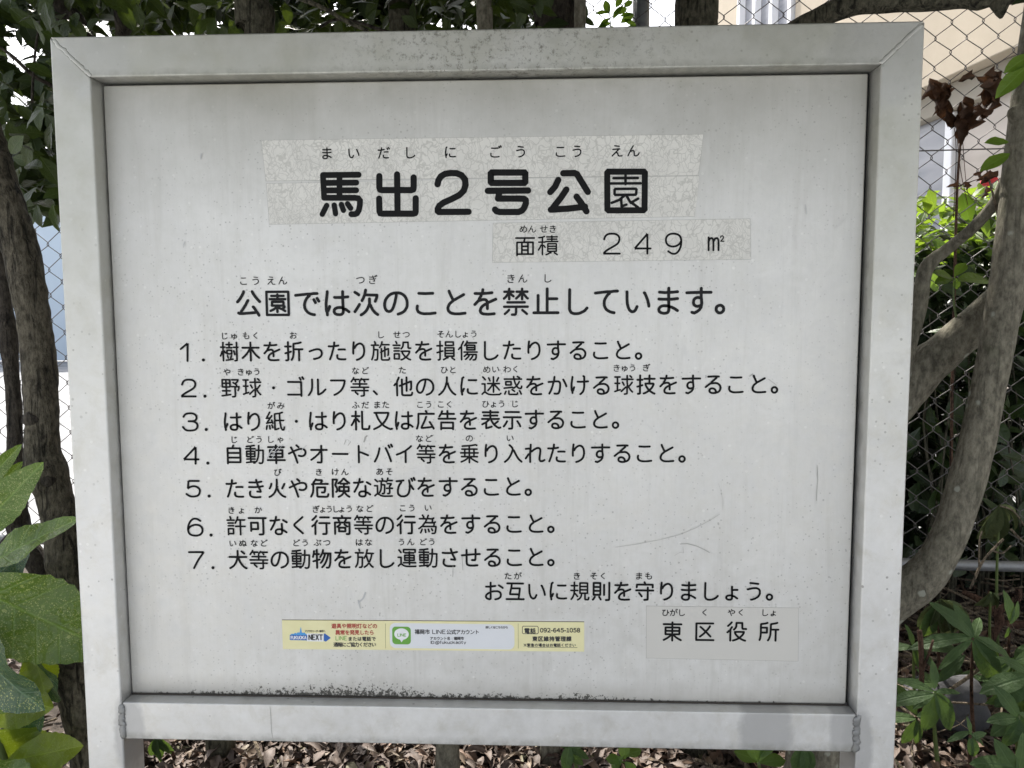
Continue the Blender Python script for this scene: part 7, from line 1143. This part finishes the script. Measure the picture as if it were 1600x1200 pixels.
whorl('seedling', 'pale green seedling just left of the thickest trunk', 975, 1186, .24, [(-.9, 0, .3, .03, 1.3), (.8, 0, .4, .03, 1.3), (-.6, 0, -.5, .03, 1.3), (.6, -.2, -.6, .03, 1.3), (0, 0, 1, .03, 1.3)], group=GB, mesh=LHB, seed=15)
whorl('seedling', 'bright seedling just right of the thickest trunk', 1185, 1190, .22, [(-.9, 0, .5, .04, 1.2), (.4, 0, .9, .05, .9), (-.3, 0, .8, .04, 1.1), (.9, 0, .2, .045, 1.0), (.7, 0, .8, .04, .9)], group=GB, mesh=LHB, seed=16)
whorl('seedling', 'broad dark leaved seedling near the right post under the rail', 1255, 1165, .20, [(-.2, -.1, -1, .05, 1.8), (.35, -.1, -1, .055, 1.8), (.1, 0, -1, .05, 1.5), (-.7, 0, .1, .03, 1.4)], group=GB, seed=17)
rs2 = random.Random(31)
for i in range(16):
    px, py = rs2.uniform(1425, 1640), rs2.uniform(985, 1210); Y = rs2.uniform(.42, .62)
    lv = [(rs2.uniform(-1, 1), rs2.uniform(-.3, .3), rs2.uniform(-1, .6), rs2.uniform(.045, .085), rs2.uniform(.9, 1.5)) for _ in range(7)]
    c_ = at(px, py, Y)
    if c_.z < .03: continue
    whorl('undergrowth', 'dark leafy undergrowth behind the shrubs at the lower right', px, py, Y, lv, group='undergrowth behind the lower right shrubs', seed=40 + i)
# pruned stump with reddish stems
stp = empty('pruned_stump', 'reddish brown pruned stem standing beside a grey stone right of the post', 'stump', (at(1440, 1060, .42).x, .42, 0))
for P, R in (([at(1436, 1110, .42), at(1440, 1060, .42), at(1439, 1010, .42), at(1437, 985, .42)], [.0055, .005, .0048, .0046]), ([at(1440, 1050, .42), at(1452, 1020, .41), at(1458, 1000, .41)], [.003, .0025, .002]),
             ([at(1560, 1090, .8), at(1545, 1010, .8), at(1562, 965, .8), at(1535, 940, .8), at(1505, 925, .8)], [.013, .012, .011, .009, .005]), ([at(1562, 975, .8), at(1600, 975, .8), at(1640, 960, .78)], [.010, .009, .008]), ([at(1550, 960, .8), at(1590, 935, .78), at(1592, 920, .78)], [.008, .008, .008])):
    twig_part(stp, P, R, M_REDSTEM, 'stem')
cb = empty('cut_branch', 'bare forked reddish branch leaning up below the hanging wilted leaves', 'branch', (at(1530, 930, .75).x, .75, 0))
for P, R in (([at(1516, 920, .75), at(1535, 878, .75), at(1555, 855, .75), at(1568, 842, .75)], [.003, .003, .003, .0026]), ([at(1550, 860, .75), at(1566, 864, .74), at(1580, 853, .74)], [.0022, .002, .0016]), ([at(1530, 890, .75), at(1530, 850, .75), at(1534, 830, .75)], [.0022, .002, .0016]),
             ([at(1580, 827, .75), at(1592, 840, .75), at(1606, 850, .75)], [.0028, .0026, .0024]), ([at(1562, 790, .78), at(1585, 800, .78), at(1606, 830, .78)], [.002, .002, .002])):
    twig_part(cb, P, R, M_TWIG, 'twig')
# grey stone
P = at(1482, 1040, .55); bm = bmesh.new(); bmesh.ops.create_icosphere(bm, subdivisions=4, radius=1)
for v in bm.verts:
    n_ = v.co.normalized(); r = 1 + .22 * noise.noise(n_ * 1.6) + .05 * noise.noise(n_ * 6); v.co = Vector((n_.x * r * .085, n_.y * r * .06, n_.z * r * .06))
me = bpy.data.meshes.new('stone'); bm.to_mesh(me); bm.free(); me.materials.append(soilmat('stone', (.055, .055, .06), (.12, .12, .125), 25, .004))
for p in me.polygons: p.use_smooth = True
o = link('stone', me); o.location = (P.x, P.y, .05); tag(o, 'smooth grey stone half buried in litter right of the board', 'stone')

# ---------------------------------------------------------------- litter and twigs on the bed
lit = [proto(leaf_mesh('dead_leaf', M_LITTER, w_, 4, .25, .35, .5, curl=c_, wave=.4, seed=i, across=1)) for i, (w_, c_) in enumerate(((.30, .7), (.36, 1.2), (.42, .4), (.26, 1.4)))]
rs = random.Random(99); mb = MB()
for i in range(21000):
    x = rs.uniform(-1.5, 2.1); y = rs.uniform(-.05, 1.4)
    if i > 9000: x = rs.uniform(-.75, 1.3); y = rs.uniform(.25, 1.0)
    z = zsoil(x, y) + rs.random() ** 1.3 * .028 + .003
    a = rs.uniform(0, 2 * pi); scatter(mb, rs.choice(lit), (x, y, z), (cos(a), sin(a), rs.uniform(-.25, .3)), (rs.gauss(0, .35), rs.gauss(0, .35), 1), rs.uniform(.024, .05))
tag(mb.obj('leaf_litter', M_LITTER), kind='stuff')
mb = MB()
for i in range(560):
    if i < 330: p = Vector((rs.uniform(.55, 1.75), rs.uniform(.35, 1.35), rs.uniform(.02, .13)))
    else: p = Vector((rs.uniform(-1.2, 1.3), rs.uniform(.1, 1.2), rs.uniform(.02, .045)))
    a = rs.uniform(0, 2 * pi); L = rs.uniform(.05, .3) if i < 330 else rs.uniform(.04, .16); e = rs.gauss(0, .28 if i < 330 else .08); d = Vector((cos(a) * cos(e), sin(a) * cos(e), sin(e))) * L
    r = rs.choice((.0008, .0011, .0015, .0022, .0035)); q = catmull([p - d * .5, p + rv(rs, .012), p + d * .5], 3)
    for v in q: v.z = max(v.z, zsoil(v.x, v.y) + r)
    tube(mb, q, [r] * len(q), 5)
tag(mb.obj('fallen_twigs', M_TWIG), kind='stuff')
